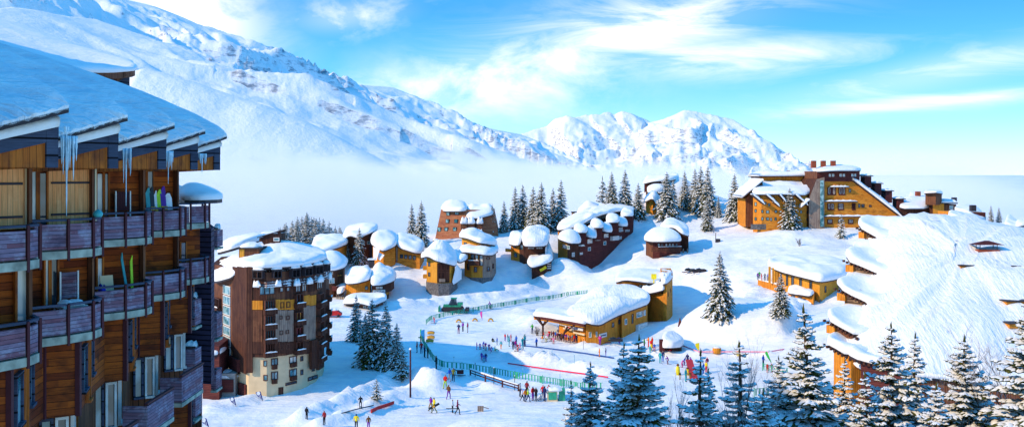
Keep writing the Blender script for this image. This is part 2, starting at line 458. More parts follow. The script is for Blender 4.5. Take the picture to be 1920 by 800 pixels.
# rocky steps in the gully of the lower slope
def pat(px, py, Yd, r):
    p = at(px, py, Yd); return np.exp(-((X-p.x)**2+(Y-p.y)**2)/(r*r))
rk = pat(470,200,980,60)+pat(520,235,1120,90)+pat(560,265,1180,60)+pat(60,30,560,60)+pat(110,60,570,40)+pat(200,95,640,20)
Z = Z+rk*ridged(X/45, Y/30, 4, .55)*4
Z = Z-sstep(720, 500, RRR)*260
Z = np.maximum(Z, -95)
grid_mesh('mountain_range', X, Y, Z, M['mount'])
def mount_z(x, y):
    i = np.argmin(np.abs(rr-y)); j = np.argmin(np.abs((az-960)/F*rr[i]-x)); return float(Z[i, j])

# sea of cloud under the village, out to the horizon
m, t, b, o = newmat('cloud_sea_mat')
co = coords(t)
t.l(t.mix(t.mr(t.noise(co, .0006, 5), .4, .6), (.24, .50, .80), (.36, .62, .88)), b.inputs['Base Color']); b.inputs['Roughness'].default_value = 1; b.inputs['Specular IOR Level'].default_value = 0  # blue of shade and haze is put into the cloud colour
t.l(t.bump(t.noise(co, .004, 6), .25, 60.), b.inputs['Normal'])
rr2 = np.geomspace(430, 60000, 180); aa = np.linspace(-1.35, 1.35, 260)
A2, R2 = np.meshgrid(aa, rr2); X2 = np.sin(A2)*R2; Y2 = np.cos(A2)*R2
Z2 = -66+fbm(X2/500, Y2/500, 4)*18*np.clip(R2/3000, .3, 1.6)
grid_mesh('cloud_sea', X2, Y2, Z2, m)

# ---------------------------------------------------------------- sky and sun
SUN_AZ = Vector((-.92, -.392)); SUN_EL = R(30)
W = bpy.data.worlds.new('World'); SC.world = W; W.use_nodes = True
t = NT(W.node_tree); t.N.clear()
out = t.N.new('ShaderNodeOutputWorld'); bg = t.N.new('ShaderNodeBackground'); t.l(bg.outputs[0], out.inputs[0])
sky = t.N.new('ShaderNodeTexSky'); sky.sky_type = 'NISHITA'; sky.sun_disc = False
sky.sun_elevation = SUN_EL; sky.sun_rotation = math.atan2(SUN_AZ.x, SUN_AZ.y); sky.altitude = 1800
d = coords(t, 'Generated'); sx, sy, sz = t.sep(d)
zc = t.math('MAXIMUM', sz, 0.)
ramp = t.ramp(t.math('POWER', zc, .5), [(0, (.70, .94, 1.)), (.13, (.54, .88, 1.)), (.22, (.28, .74, .98)), (.31, (.05, .50, .90)), (.40, (.0, .32, .80)), (.62, (.03, .38, .90)), (1, (.04, .36, .86))])
nsky = t.N.new('ShaderNodeVectorMath'); nsky.operation = 'SCALE'; t.l(sky.outputs[0], nsky.inputs[0]); nsky.inputs['Scale'].default_value = .12
base = t.mix(.82, nsky.outputs[0], ramp)
yy = t.math('MAXIMUM', sy, .05)
u = t.math('DIVIDE', sx, yy); v = t.math('DIVIDE', sz, yy)
def blob(cx, cy, ax, ay, ang, soft=1.):
    ca, sa = math.cos(ang), math.sin(ang)
    du = t.math('SUBTRACT', u, (cx-960)/F); dv = t.math('SUBTRACT', v, (HY-cy)/F)
    p = t.math('ADD', t.math('MULTIPLY', du, ca/ax), t.math('MULTIPLY', dv, sa/ax))
    q = t.math('ADD', t.math('MULTIPLY', du, -sa/ay), t.math('MULTIPLY', dv, ca/ay))
    r2 = t.math('ADD', t.math('MULTIPLY', p, p), t.math('MULTIPLY', q, q))
    return t.math('EXPONENT', t.math('MULTIPLY', r2, -1.))
uvw = t.comb(u, v)
fib = t.noise(t.mapping(uvw, (5, 26, 1), rot=(0, 0, -.16)), 1., 9, .62, dist=.9)
puf = t.noise(t.mapping(uvw, (11, 20, 1), loc=(3, 1, 0)), 1., 9, .62, dist=.3)
fac = None
for args, nz, lo, hi in [((960,140,.125,.040,.16), puf, .36, .64), ((1180,55,.16,.034,.17), fib, .40, .66), ((1330,110,.17,.020,.05), fib, .42, .74), ((800,180,.10,.03,.1), puf, .42, .68), ((340,10,.085,.050,-.5), puf, .25, .50),
                         ((1700,195,.18,.009,.09), fib, .40, .74), ((1800,125,.20,.022,.2), fib, .50, .98), ((650,30,.07,.02,.1), puf, .48, .8)]:
    e = blob(*args)
    nn = t.mr(nz, lo, hi, 0, 1)
    k = t.math('MULTIPLY', t.math('MULTIPLY', e, 1.25), t.math('ADD', t.math('MULTIPLY', nn, .8), t.math('MULTIPLY', e, .22)), clamp=True)
    fac = k if fac is None else t.math('MAXIMUM', fac, k)
front = t.math('GREATER_THAN', sy, .1)
fac = t.math('MULTIPLY', fac, front)
colr = t.mix(fac, base, (.97, .985, 1.0))
sc = t.N.new('ShaderNodeVectorMath'); sc.operation = 'SCALE'; t.l(colr, sc.inputs[0]); sc.inputs['Scale'].default_value = 10.
t.l(sc.outputs[0], bg.inputs[0]); bg.inputs[1].default_value = .115
sl = bpy.data.lights.new('sun', 'SUN'); sl.energy = 3.6; sl.angle = R(.55); sl.color = (1, .76, .48)
so = bpy.data.objects.new('sun', sl); COL.objects.link(so)
sd3 = Vector((SUN_AZ.x*math.cos(SUN_EL), SUN_AZ.y*math.cos(SUN_EL), math.sin(SUN_EL)))
so.rotation_euler = sd3.to_track_quat('Z', 'Y').to_euler(); so.location = (-60, 0, 80)

# ---------------------------------------------------------------- fog bank between village and mountains
m = bpy.data.materials.new('fog_mat'); m.use_nodes = True; t = NT(m.node_tree); t.N.clear()
out = t.N.new('ShaderNodeOutputMaterial'); pv = t.N.new('ShaderNodeVolumePrincipled'); t.l(pv.outputs[0], out.inputs['Volume'])
geo = t.N.new('ShaderNodeNewGeometry'); P = geo.outputs['Position']; px_, py_, pz_ = t.sep(P)
n = t.noise(t.mapping(P, (1, 1, 1.6)), .0062, 6, .6)
top = t.mr(px_, -420, 260, 56, 30)
k = t.math('ADD', t.math('DIVIDE', t.math('SUBTRACT', top, pz_), 10.), t.math('MULTIPLY', t.math('SUBTRACT', n, .5), 10.0))
k = t.mr(k, 0., 1.1, 0, 1, 'SMOOTHSTEP')
ed = t.math('MULTIPLY', t.mr(py_, 440, 600, .0, 1.), t.mr(py_, 1300, 1120, 0, 1.))
t.val(pv.inputs['Density'], t.math('MULTIPLY', t.math('MULTIPLY', t.math('MULTIPLY', k, ed), t.mr(px_, 90, 400, 1., 0.)), .022))
pv.inputs['Color'].default_value = (1., 1., 1., 1); pv.inputs['Anisotropy'].default_value = -.3
mb = MB(); mb.box((-150, 870, 20), (2100, 880, 190)); fo = mb.build('fog_bank', m); fo['kind'] = 'stuff'
m.cycles.volume_step_rate = 1.0 if hasattr(m.cycles, 'volume_step_rate') else 1

# ---------------------------------------------------------------- camera
cam = bpy.data.cameras.new('camera'); co_ = bpy.data.objects.new('camera', cam); COL.objects.link(co_)
co_.location = (0, 0, H); co_.rotation_euler = (R(90), 0, 0)
cam.sensor_width = 36; cam.lens = 36*F/1920; cam.shift_y = -(400-HY)/1920
cam.clip_end = 100000; cam.clip_start = .5
SC.camera = co_
SC.view_settings.view_transform = 'Standard'; SC.view_settings.look = 'None'; SC.view_settings.gamma = 1; SC.view_settings.exposure = 0.24
SC.cycles.volume_bounces = 12; SC.cycles.max_bounces = 12; SC.cycles.diffuse_bounces = 3; SC.cycles.transparent_max_bounces = 8
SC.cycles.volume_max_steps = 64
SC.cycles.use_denoising = True
M['navy'] = plain('navy_paint', (.02, .03, .16)); M['red_paint'] = plain('red_paint', (.55, .02, .02)); M['yellow_paint'] = plain('yellow_paint', (.85, .68, .02))
M['brickred'] = plain('brick_chimney', (.28, .06, .03), .9, var=.3, scale=5)
M['greyboards'] = wood('gable_boards', (.20, .13, .09), (.34, .22, .13), (.06, .035, .03), .45, False, .5, gap=.25, groove=.05)
# red shingles half covered with snow
m, t, b, o = newmat('tile_snow_mat'); co = coords(t); uv = coords(t, 'UV'); s_ = t.sep(uv)
n1 = t.noise(co, .8, 5, .65); row = t.math('FRACT', t.math('MULTIPLY', s_[1], 2.6))
k = t.mr(t.math('ADD', n1, t.math('MULTIPLY', row, .22)), .52, .58, 0, 1)
t.l(t.mix(k, (.86, .88, .92), (.10, .04, .035)), b.inputs['Base Color']); b.inputs['Roughness'].default_value = .85
t.l(t.bump(t.math('ADD', t.math('MULTIPLY', row, .5), n1), .6, .1), b.inputs['Normal']); M['tile_snow'] = m
# ---------------------------------------------------------------- building helpers
def W3(p):
    """(px, py, Y) -> world point; (px, None, Y, z) likewise with a given height"""
    if len(p) == 4: return Vector(((p[0]-960)/F*p[2], p[2], p[3]))
    return at(*p)
def XY(p): return ((p[0]-960)/F*p[1], p[1])
def zat(py, Y): return H+(HY-py)/F*Y
def chaikin(pts, n=2, k=.25):
    pts = [Vector(p) for p in pts]
    for _ in range(n):
        q = []
        for a, b in zip(pts, pts[1:]+pts[:1]):
            q.append(a.lerp(b, k)); q.append(a.lerp(b, 1-k))
        pts = q
    return pts
def densify(pts, step):
    out = []
    for a, b in zip(pts, pts[1:]+pts[:1]):
        n = max(1, int((b-a).length/step))
        for i in range(n): out.append(a.lerp(b, i/n))
    return out
class Surf:
    """smooth surface through 3-D points"""
    def __init__(s, pts, soft=1.5, lam=.15):
        p = np.array([tuple(q) for q in pts]); s.p = p; s.soft = soft
        D = np.hypot(p[:, 0][:, None]-p[:, 0][None], p[:, 1][:, None]-p[:, 1][None])
        A = np.zeros((len(p)+1,)*2); A[:-1, :-1] = np.sqrt(D*D+soft*soft)-np.eye(len(p))*lam; A[-1, :-1] = 1; A[:-1, -1] = 1
        s.w = np.linalg.lstsq(A, np.append(p[:, 2], 0), rcond=None)[0]
    def __call__(s, x, y):
        x = np.asarray(x, float); y = np.asarray(y, float)
        d = np.hypot(x[..., None]-s.p[:, 0], y[..., None]-s.p[:, 1])
        return np.sqrt(d*d+s.soft*s.soft)@s.w[:-1]+s.w[-1]
PROF = [(1.0, 0.), (1.012, .2), (1.008, .42), (.99, .62), (.955, .77), (.89, .90), (.79, 1.0), (.64, 1.08), (.50, 1.1), (.36, 1.11), (.22, 1.12), (.10, 1.12)]
class Roof:
    def __init__(s, parent, eaves, apex, thick=1.3, rounded=2, slab=.3, snow='roofsnow', fascia='fascia', overh=.0, centre=None, noise=.12, names=('roof', 'roof_snow'), soft=1.5, sub=.8, step=1.2):
        E = [W3(p) for p in eaves]
        if rounded: E = chaikin(E, rounded, .18)
        E = densify(E, step)
        c_ = sum((Vector((e.x, e.y)) for e in E), Vector((0, 0)))/len(E)
        for e in E:
            d_ = Vector((e.x, e.y))-c_; k_ = 1+.30*float(fbm(np.array(e.x*.55), np.array(e.y*.55), 3))/max(d_.length, 1); e.x = c_.x+d_.x*k_; e.y = c_.y+d_.y*k_
        A = [W3(p)-Vector((0, 0, thick*1.1)) for p in apex]
        s.f = Surf([tuple(e) for e in E]+[tuple(a) for a in A], soft)
        c = Vector(centre) if centre else sum((Vector((e.x, e.y)) for e in E), Vector((0, 0)))/len(E)
        n = len(E)
        s.E = E; s.c = c
        # snow
        mb = MB(); vs = []; fs = []
        for (t, hgt) in PROF:
            for e in E:
                q = c+(Vector((e.x, e.y))-c)*t; vs.append([q.x, q.y, hgt])
        V = np.array(vs); f0 = s.f(V[:, 0], V[:, 1])
        fe = np.tile(np.array([e.z for e in E]), len(PROF)); inn = np.repeat(np.array([p[0] for p in PROF]), n)
        w = np.clip((1.0-inn)/.08, 0, 1); zb = fe*(1-w)+f0*w
        nz = fbm(V[:, 0]*.35+7, V[:, 1]*.35, 4)*noise*1.3*np.clip(thick, .4, 2)
        th = thick*(1+.40*fbm(V[:, 0]*.20, V[:, 1]*.20+5, 2))
        V[:, 2] = zb+V[:, 2]*th+nz*(V[:, 2] > .6)
        for k in range(len(PROF)-1):
            for i in range(n):
                j = (i+1) % n; fs.append((k*n+i, k*n+j, (k+1)*n+j, (k+1)*n+i))
        fs.append(tuple((len(PROF)-1)*n+i for i in range(n)))
        ar = sum(E[i].x*E[(i+1) % n].y-E[(i+1) % n].x*E[i].y for i in range(n))
        vv = [tuple(v) for v in V]
        if ar < 0: fs = [f[::-1] for f in fs]
        mb.add(vv, fs, 0, True)
        # underside of the snow
        uv = []; uf = []
        for t in (1.0, .7, .4):
            for e in E:
                q = c+(Vector((e.x, e.y))-c)*t; uv.append((q.x, q.y, 0))
        U = np.array(uv); fU = s.f(U[:, 0], U[:, 1]); fU[:n] = [e.z for e in E]; U[:, 2] = fU+.003
        for k in range(2):
            for i in range(n):
                j = (i+1) % n; uf.append((k*n+i, (k+1)*n+i, (k+1)*n+j, k*n+j))
        uf.append(tuple(2*n+i for i in range(n))[::-1])
        if ar < 0: uf = [f[::-1] for f in uf]
        mb.add([tuple(v) for v in U], uf, 0, True)
        s.slab = None
        if slab:
            sb = MB(); vs = []; fs = []
            for t, dz in ((.4, -.004), (.985, -.004), (.985, -slab), (.4, -slab)):
                for e in E:
                    q = c+(Vector((e.x, e.y))-c)*t; vs.append([q.x, q.y, dz])
            S = np.array(vs); fS = s.f(S[:, 0], S[:, 1]); fS[n:3*n] = [e.z for e in E]*2; S[:, 2] += fS
            for k in range(3):
                for i in range(n):
                    j = (i+1) % n; fs.append((k*n+i, (k+1)*n+i, (k+1)*n+j, k*n+j))
            fs.append(tuple(range(n))); fs.append(tuple(range(3*n, 4*n))[::-1])
            if ar < 0: fs = [f[::-1] for f in fs]
            sb.add([tuple(v) for v in S], fs)
            s.slab = sb.build(names[0], M[fascia], parent)
            s.snow = mb.build(names[1], M[snow], s.slab)
        else:
            s.snow = mb.build(names[1], M[snow], parent)
def hit(poly, px):
    """first wall the sight line through column px meets: (x, y, tangent, outward normal, edge index)"""
    k = (px-960)/F; best = None; n = len(poly)
    for i in range(n):
        (ax, ay), (bx, by) = poly[i], poly[(i+1) % n]
        # x = k*y
        dx, dy = bx-ax, by-ay; den = dx-k*dy
        if abs(den) < 1e-9: continue
        t = (k*ay-ax)/den
        if -.0005 <= t <= 1.0005:
            y = ay+t*dy
            if y > 0 and (best is None or y < best[1]):
                T = Vector((dx, dy, 0)).normalized(); best = (ax+t*dx, y, T, None, i)
    if best is None:
        j = min(range(n), key=lambda i: abs(poly[i][0]/poly[i][1]-k)); return hit(poly, 960+F*(poly[j][0]/poly[j][1]*.999+.001*sum(p[0]/p[1] for p in poly)/n))
    x, y, T, _, i = best
    N = Vector((T.y, -T.x, 0))
    if N.dot(Vector((x, y, 0))) > 0: N = -N; T = -T
    if T.cross(Vector((0, 0, 1))).dot(N) < 0: T = -T
    return x, y, T, N, i
def rect_on(poly, r):
    """pixel rectangle -> centre, width, height, tangent, normal on the wall"""
    x0, y0, x1, y1 = r
    x, y, T, N, i = hit(poly, (x0+x1)/2)
    c = Vector((x, y, 0))
    def along(px):
        k = (px-960)/F; den = T.x-k*T.y
        return (k*c.y-c.x)/den if abs(den) > 1e-6 else 0
    a, b = along(x0), along(x1); w = abs(b-a)
    lim = abs(x1-x0)/F*y*3.0
    w = min(w, lim)
    zc = zat((y0+y1)/2, y); h = (y1-y0)/F*y
    return Vector((x, y, zc)), w, h, T, N
Zu = Vector((0, 0, 1))
def win(parent, poly, r, glassm='glass', frame='frame_brown', mull=1, name='window', out=.10, bar=None, shelf=False):
    c, w, h, T, N = rect_on(poly, r)
    b = bar or min(.12, w*.16)
    mb = MB(); ax = (T, N, Zu); o = N*(out/2)
    mb.box(c+o+Zu*(h/2-b/2), (w, out, b), ax); mb.box(c+o-Zu*(h/2-b/2), (w, out+.02, b), ax)
    mb.box(c+o+T*(w/2-b/2), (b, out-.01, h-2*b), ax); mb.box(c+o-T*(w/2-b/2), (b, out-.01, h-2*b), ax)
    for k in range(mull):
        mb.box(c+o+T*(w*((k+1)/(mull+1)-.5)), (b*.7, out-.02, h-2*b), ax)
    f = mb.build(name, M[frame], parent)
    pm = MB(); pm.box(c+N*.03, (w-2*b+.01, .03, h-2*b+.01), ax); pm.build('pane', M[glassm], f)
    if shelf:
        sm = MB(); snowlump(sm, c+o-Zu*(h/2)+N*.15, T, N, w*1.05, .4, .22); sm.build('sill_snow', M['roofsnow'], f)
    return f
def snowlump(mb, c, T, N, w, d, h, seg=6):
    """soft strip of snow: rounded cross-section"""
    vs = []; fs = []
    prof = [(-1, 0), (-.95, .5), (-.6, .92), (0, 1), (.6, .92), (.95, .5), (1, 0)]
    for i in range(seg+1):
        u = i/seg*2-1; e = math.sqrt(max(0, 1-abs(u)**5)); j = 1+.25*math.sin(i*2.3+c.x)
        for a, b in prof:
            vs.append(c+T*(u*w/2)+N*(a*d/2*max(e, .3))+Zu*(b*h*j*max(e, .25)))
    m_ = len(prof)
    for i in range(seg):
        for k in range(m_-1):
            fs.append((i*m_+k, i*m_+k+1, (i+1)*m_+k+1, (i+1)*m_+k))
        fs.append((i*m_, (i+1)*m_, (i+1)*m_+m_-1, i*m_+m_-1))
    fs.append(tuple(range(m_))); fs.append(tuple(range(seg*m_, seg*m_+m_))[::-1])
    if T.cross(N).z < 0: pass
    else: fs = [f[::-1] for f in fs]
    mb.add(vs, fs, 0, True)
def panel(parent, poly, r, mat, name, out=.06, depth=None):
    c, w, h, T, N = rect_on(poly, r)
    mb = MB(); d = depth or out; mb.box(c+N*(d/2), (w, d, h), (T, N, Zu)); return mb.build(name, M[mat], parent)
def balcony(parent, poly, r, depth=1.2, mat='dark', snow=True, name='balcony'):
    c, w, h, T, N = rect_on(poly, r)
    mb = MB(); ax = (T, N, Zu); b = c-Zu*(h/2)
    mb.box(b+N*(depth/2), (w, depth, .15), ax)
    mb.box(b+N*(depth-.04)+Zu*(h/2), (w, .08, h-.15), ax)
    for s_ in (-1, 1): mb.box(b+T*(s_*(w/2-.04))+N*(depth/2-.04)+Zu*(h/2), (.08, depth-.09, h-.16), ax)
    o = mb.build(name, M[mat], parent)
    if snow:
        sm = MB(); snowlump(sm, c+N*(depth-.04)+Zu*(h/2-.075), T, N, w, .25, .16); sm.build('balcony_snow', M['roofsnow'], o)
    return o
def walls(parent, poly, z0, f, mats, edge_mats=None, name='wall', step=1.5, inset=.1, base=None):
    """poly: world (x, y); top follows roof function f (or a number); base = scale of the footprint at the bottom"""
    mb = MB(); n = len(poly); c = Vector((sum(p[0] for p in poly)/n, sum(p[1] for p in poly)/n))
    ar = sum(poly[i][0]*poly[(i+1) % n][1]-poly[(i+1) % n][0]*poly[i][1] for i in range(n))
    mats = mats if isinstance(mats, (list, tuple)) else [mats]
    for i in range(n):
        a = Vector(poly[i]); b = Vector(poly[(i+1) % n]); k = max(1, int((b-a).length/step))
        m = edge_mats[i] if edge_mats else 0
        for j in range(k):
            p = a.lerp(b, j/k); q = a.lerp(b, (j+1)/k)
            zp = float(f(p.x, p.y))-inset if callable(f) else f; zq = float(f(q.x, q.y))-inset if callable(f) else f
            pb = c+(p-c)*(base or 1); qb = c+(q-c)*(base or 1)
            vs = [(pb.x, pb.y, z0), (qb.x, qb.y, z0), (q.x, q.y, zq), (p.x, p.y, zp)]
            mb.add(vs, [(0, 1, 2, 3) if ar > 0 else (3, 2, 1, 0)], m)
    tops = [(p[0], p[1], (float(f(p[0], p[1]))-inset if callable(f) else f)) for p in poly]
    cz = float(f(c.x, c.y))-inset if callable(f) else f
    for i in range(n):
        t_ = [tops[i], tops[(i+1) % n], (c.x, c.y, cz)]
        mb.add(t_ if ar > 0 else t_[::-1], [(0, 1, 2)], 0)
    return mb.build(name, [M[m] for m in mats], parent)
def face_solid(parent, pts, Y0, Y1, mats, name='wall', side=1, skew=0.):
    """front elevation given in photo pixels at distance Y0, pushed back to Y1 at its true size"""
    P = [at(px, py, Y0) for px, py in pts]; n = len(P)
    ar = sum(P[i].x*P[(i+1) % n].z-P[(i+1) % n].x*P[i].z for i in range(n))
    if ar < 0: P.reverse()
    B = [p+Vector((skew, Y1-Y0, 0)) for p in P]
    mb = MB(); mb.add(P, [tuple(range(n))], 0); mb.add(B, [tuple(range(n))[::-1]], 0)
    for i in range(n):
        j = (i+1) % n; mb.add([P[j], P[i], B[i], B[j]], [(0, 1, 2, 3)], side if len(mats) > 1 else 0)
    return mb.build(name, [M[m] for m in mats], parent)
def base_loc(px, py, Y=None):
    g_ = ground(px, py)
    if Y: return Vector(((px-960)/F*Y, Y, gz((px-960)/F*Y, Y)))
    return g_
def inset_poly(E, d):
    c = sum((Vector((e.x, e.y)) for e in E), Vector((0, 0)))/len(E)
    return [tuple(c+(Vector((e.x, e.y))-c)*(1-d/max((Vector((e.x, e.y))-c).length, .1))) for e in E]
# ================================================================ round tower block
T_ = thing('apartment_tower', 'round dark wooden apartment tower on a cream base under domed snow roofs', 'apartment building', base_loc(520, 735, 160))
TP = [XY(p) for p in [(432,160), (464,153.5), (500,153.2), (535,155), (568,158), (595,161.5), (611,166.5), (617,174), (600,188), (500,192), (415,182), (398,168)]]
TPc = [XY(p) for p in [(447,156.5), (466,153.9), (500,153.6), (535,155.4), (566,158.4), (592,162), (604,166.5), (608,172), (595,187), (500,191), (425,181), (430,165)]]
walls(T_, TPc, -1.5, 6.6, ['cream'], name='base_wall')
walls(T_, TP, 6.5, 19.2, ['dark', 'brown'], [1, 0, 1, 0, 1, 0, 1, 0, 0, 0, 0, 1], name='wall')
def tband(px0, y0, px1, y1, mat, out, name='wall_panel', depth=None):
    # panel bent round the facade, a strip per pixel column step
    mb = MB(); k = max(1, int((px1-px0)/9))
    for i in range(k):
        r = (px0+(px1-px0)*i/k, y0, px0+(px1-px0)*(i+1)/k, y1)
        c, w, h, T, N = rect_on(TP, r); mb.box(c+N*(out/2), (w*1.01, out, h), (T, N, Zu))
    return mb.build(name, M[mat], T_)
tband(437, 500, 473, 690, 'dark', .12); tband(440, 640, 474, 698, 'dark', .17, 'lower_cladding')
tband(515, 561, 551, 580, 'orange', .10); tband(473, 563, 493, 580, 'orange', .10); tband(568, 553, 592, 572, 'orange', .10)
tband(473, 581, 492, 640, 'brown', .08); tband(516, 581, 550, 640, 'greywood', .08); tband(569, 573, 591, 636, 'greywood', .09)
tband(580, 636, 603, 690, 'dark', .5, 'lower_cladding'); tband(473, 640, 600, 662, 'dark', .14, 'lower_cladding')
tband(577, 528, 591, 546, 'dark', .1)
for r, g_, mu in [((486,535,515,552),'glass_teal',2), ((524,538,531,547),'glass_pale',0), ((536,537,543,546),'glass_pale',0), ((553,530,563,547),'glass_pale',1), ((565,530,574,546),'glass_pale',1), ((592,526,604,541),'glass_pale',2),
    ((525,566,532,577),'glass_pale',0), ((536,565,543,576),'glass',0), ((524,591,529,598),'glass_pale',0), ((535,591,542,599),'glass_pale',0), ((524,619,530,627),'glass_pale',0), ((535,618,541,625),'glass_pale',0), ((524,645,530,655),'glass_pale',0), ((535,644,542,654),'glass_pale',0)]:
    win(T_, TP, r, g_, mull=mu, out=.18)
cols = [((493, 516), [(562,580,'glass_teal'), (590,608,'glass_teal'), (617,635,'glass_teal'), (641,660,'glass')]),
        ((550, 567), [(550,568,'glass'), (584,601,'glass_warm'), (612,629,'glass_red'), (639,655,'glass_pale')]),
        ((592, 605), [(549,566,'glass'), (576,592,'glass_pale'), (602,618,'glass_teal'), (628,643,'glass_red'), (654,669,'glass_teal')]),
        ((608, 616), [(541,556,'glass_pale'), (566,582,'glass_pale'), (591,606,'glass_teal'), (615,631,'glass_pale'), (640,656,'glass_teal')]),
        ((403, 418), [(558,575,'glass_pale'), (585,600,'glass_pale'), (612,630,'glass_pale'), (642,656,'glass_pale')])]
for (a, b), rows in cols:
    for (y0, y1, g_) in rows:
        win(T_, TP, (a+2, y0, b-2, y1), g_, mull=3 if b-a > 18 else 1, out=.5, name='bay_window', frame='frame_brown')
        balcony(T_, TP, (a, y1-2, b, y1+7), .9, 'dark')
for r in [(419, 535+i*19, 433, 552+i*19) for i in range(8)]:
    win(T_, TP, r, 'glass_teal', 'frame_white', 0, name='stair_window', out=.15)
panel(T_, TP, (396, 640, 419, 680), 'orange', 'wall_panel', .1)
for r, g_ in [((494,675,501,686),'glass_teal'), ((508,671,521,684),'glass_teal'), ((494,702,502,713),'glass_teal'), ((508,696,521,711),'glass_teal'), ((542,667,556,680),'glass_pale'), ((542,691,556,705),'glass_teal'), ((563,667,568,676),'glass'), ((563,692,568,702),'glass'), ((584,686,589,695),'glass_teal'), ((535,715,556,720),'glass'), ((577,704,595,711),'glass')]:
    win(T_, TPc, r, g_, mull=1 if r[2]-r[0] > 10 else 0, out=.12)
    if r[2]-r[0] in (13, 14) and r[3]-r[1] > 10: balcony(T_, TPc, (r[0]+1, r[3]-2, r[2]-3, r[3]+6), .5, 'dark', snow=False)
panel(T_, TPc, (522, 725, 531, 741), 'dark', 'door', .08)
# entrance corner with glazed porch
panel(T_, TPc, (449, 718, 463, 745), 'redbrown', 'entrance_door', .25)
panel(T_, TP, (426, 668, 452, 690), 'redbrown', 'entrance_screen', .6)
mb = MB(); mb.box(at(422, 718, 157)+Vector((0, 0, 0)), (4.2, 4, 3.8)); mb.build('porch', M['concrete'], T_)
mb = MB(); mb.box(at(422, 722, 155)+Vector((0, -.2, 0)), (2.6, .3, 1.9)); mb.build('porch_window', M['redbrown'], T_)
mb = MB(); snowlump(mb, at(422, 704, 157), Vector((1, 0, 0)), Vector((0, -1, 0)), 4.6, 4.2, .8); mb.build('porch_snow', M['roofsnow'], T_)
# steep shingled band with dormers
lo = densify([Vector((*XY(p), 0)) for p in [(470,153.6), (500,152.6), (535,154.4), (568,157.4), (597,161), (614,166), (621,174), (600,189), (500,193), (470,188)]], 2.5)
c0 = sum(lo, Vector())/len(lo); mb = MB(); n = len(lo)
for i in range(n):
    p, q = lo[i], lo[(i+1) % n]; pu = c0+(p-c0)*.90; qu = c0+(q-c0)*.90
    for k in range(4):
        a, b = k/4, (k+1)/4
        za, zb = 17.0+3.1*a, 17.0+3.1*b
        P0, P1, P2, P3 = p.lerp(pu, a), q.lerp(qu, a), q.lerp(qu, b), p.lerp(pu, b)
        f = [(P0.x, P0.y, za), (P1.x, P1.y, za), (P2.x, P2.y, zb), (P3.x, P3.y, zb)]
        mb.add(f, [(0, 1, 2, 3)])
mb.build('mansard', M['tile_snow'], T_)
TM = [tuple((c0+(p-c0)*.965)[:2]) for p in lo]
for r in [(480,507,498,521), (509,506,524,520), (541,504,556,519), (564,501,578,516), (584,498,598,513), (604,496,610,508)]:
    win(T_, TM, r, 'glass_teal', 'fascia', 1, name='dormer_window', out=.9, bar=.1)
    c, w, h, T, N = rect_on(TM, r)
    mb = MB(); mb.box(c-N*.1+N*.3+Zu*(h/2+.1), (w+.4, 1.4, .16), (T, N, Zu)); o = mb.build('dormer_roof', M['fascia'], T_)
    mb = MB(); snowlump(mb, c+N*.2+Zu*(h/2+.18), T, N, w+.6, 1.5, .5); mb.build('dormer_snow', M['roofsnow'], o)
    mb = MB(); snowlump(mb, c+N*1.0-Zu*(h/2+1.25), T, N, w*.8, .6, .9); mb.build('dormer_snow', M['roofsnow'], o)
Roof(T_, [(448,501,155), (475,501,153), (500,502,152.6), (535,500,154), (568,497,157), (600,490,161), (614,484,168), (605,478,180), (560,476,190), (500,478,190), (450,486,175)],
     [(500,458,170), (540,452,172), (575,460,172), (470,472,168), (520,452,178), (595,474,168)], 1.3, noise=.18)
Roof(T_, [(400,528,164), (416,525,160), (434,520,158), (455,502,158), (462,490,166), (440,486,176), (410,500,178), (398,512,172)], [(425,484,168), (445,478,168), (412,496,170)], 1.3, noise=.2)
Roof(T_, [(407,474,172), (430,468,170), (450,462,171), (490,450,176), (500,446,186), (430,455,190), (408,466,182)], [(440,443,180), (470,441,180), (420,455,178)], 1.1, slab=.4)
def boxhouse(px0, px1, ytop, ybot, Y, depth, mat, T=T_, name='roof_hut', snow=True, tilt=0, wn=True):
    a = at(px0, ytop, Y); b = at(px1, ytop, Y); c_ = at(px0, ybot, Y)
    mb = MB(); mb.prism([(a.x, Y), (b.x, Y), (b.x, Y+depth), (a.x, Y+depth)], c_.z, [a.z, a.z+tilt, a.z+tilt, a.z])
    o = mb.build(name, M[mat], T)
    if snow:
        s_ = MB(); s_.prism([(a.x-.3, Y-.3), (b.x+.3, Y-.3), (b.x+.3, Y+depth+.3), (a.x-.3, Y+depth+.3)], [a.z+.004, a.z+tilt+.004, a.z+tilt+.004, a.z+.004], [a.z+.16, a.z+tilt+.16, a.z+tilt+.16, a.z+.16])
        s_.build('hut_roof', M['fascia'], o)
        s2 = MB(); snowlump(s2, Vector(((a.x+b.x)/2, Y+depth/2, a.z+tilt/2+.16)), Vector((1, 0, 0)), Vector((0, -1, 0)), b.x-a.x+.5, depth+.5, .75 if snow is True else snow); s2.build('hut_snow', M['roofsnow'], o)
    return o
h1 = boxhouse(486, 525, 446, 475, 170, 4, 'dark', tilt=1.2, snow=.25)
win(h1, [XY((486,170)), XY((525,170)), XY((525,174)), XY((486,174))], (513,445,524,452), 'glass_teal', 'frame_white', 0)
h2 = boxhouse(448, 486, 466, 492, 164, 4, 'brown')
panel(h2, [XY((448,164)), XY((486,164)), XY((486,168)), XY((448,168))], (449,467,458,491), 'yellow', 'end_boards', .05)
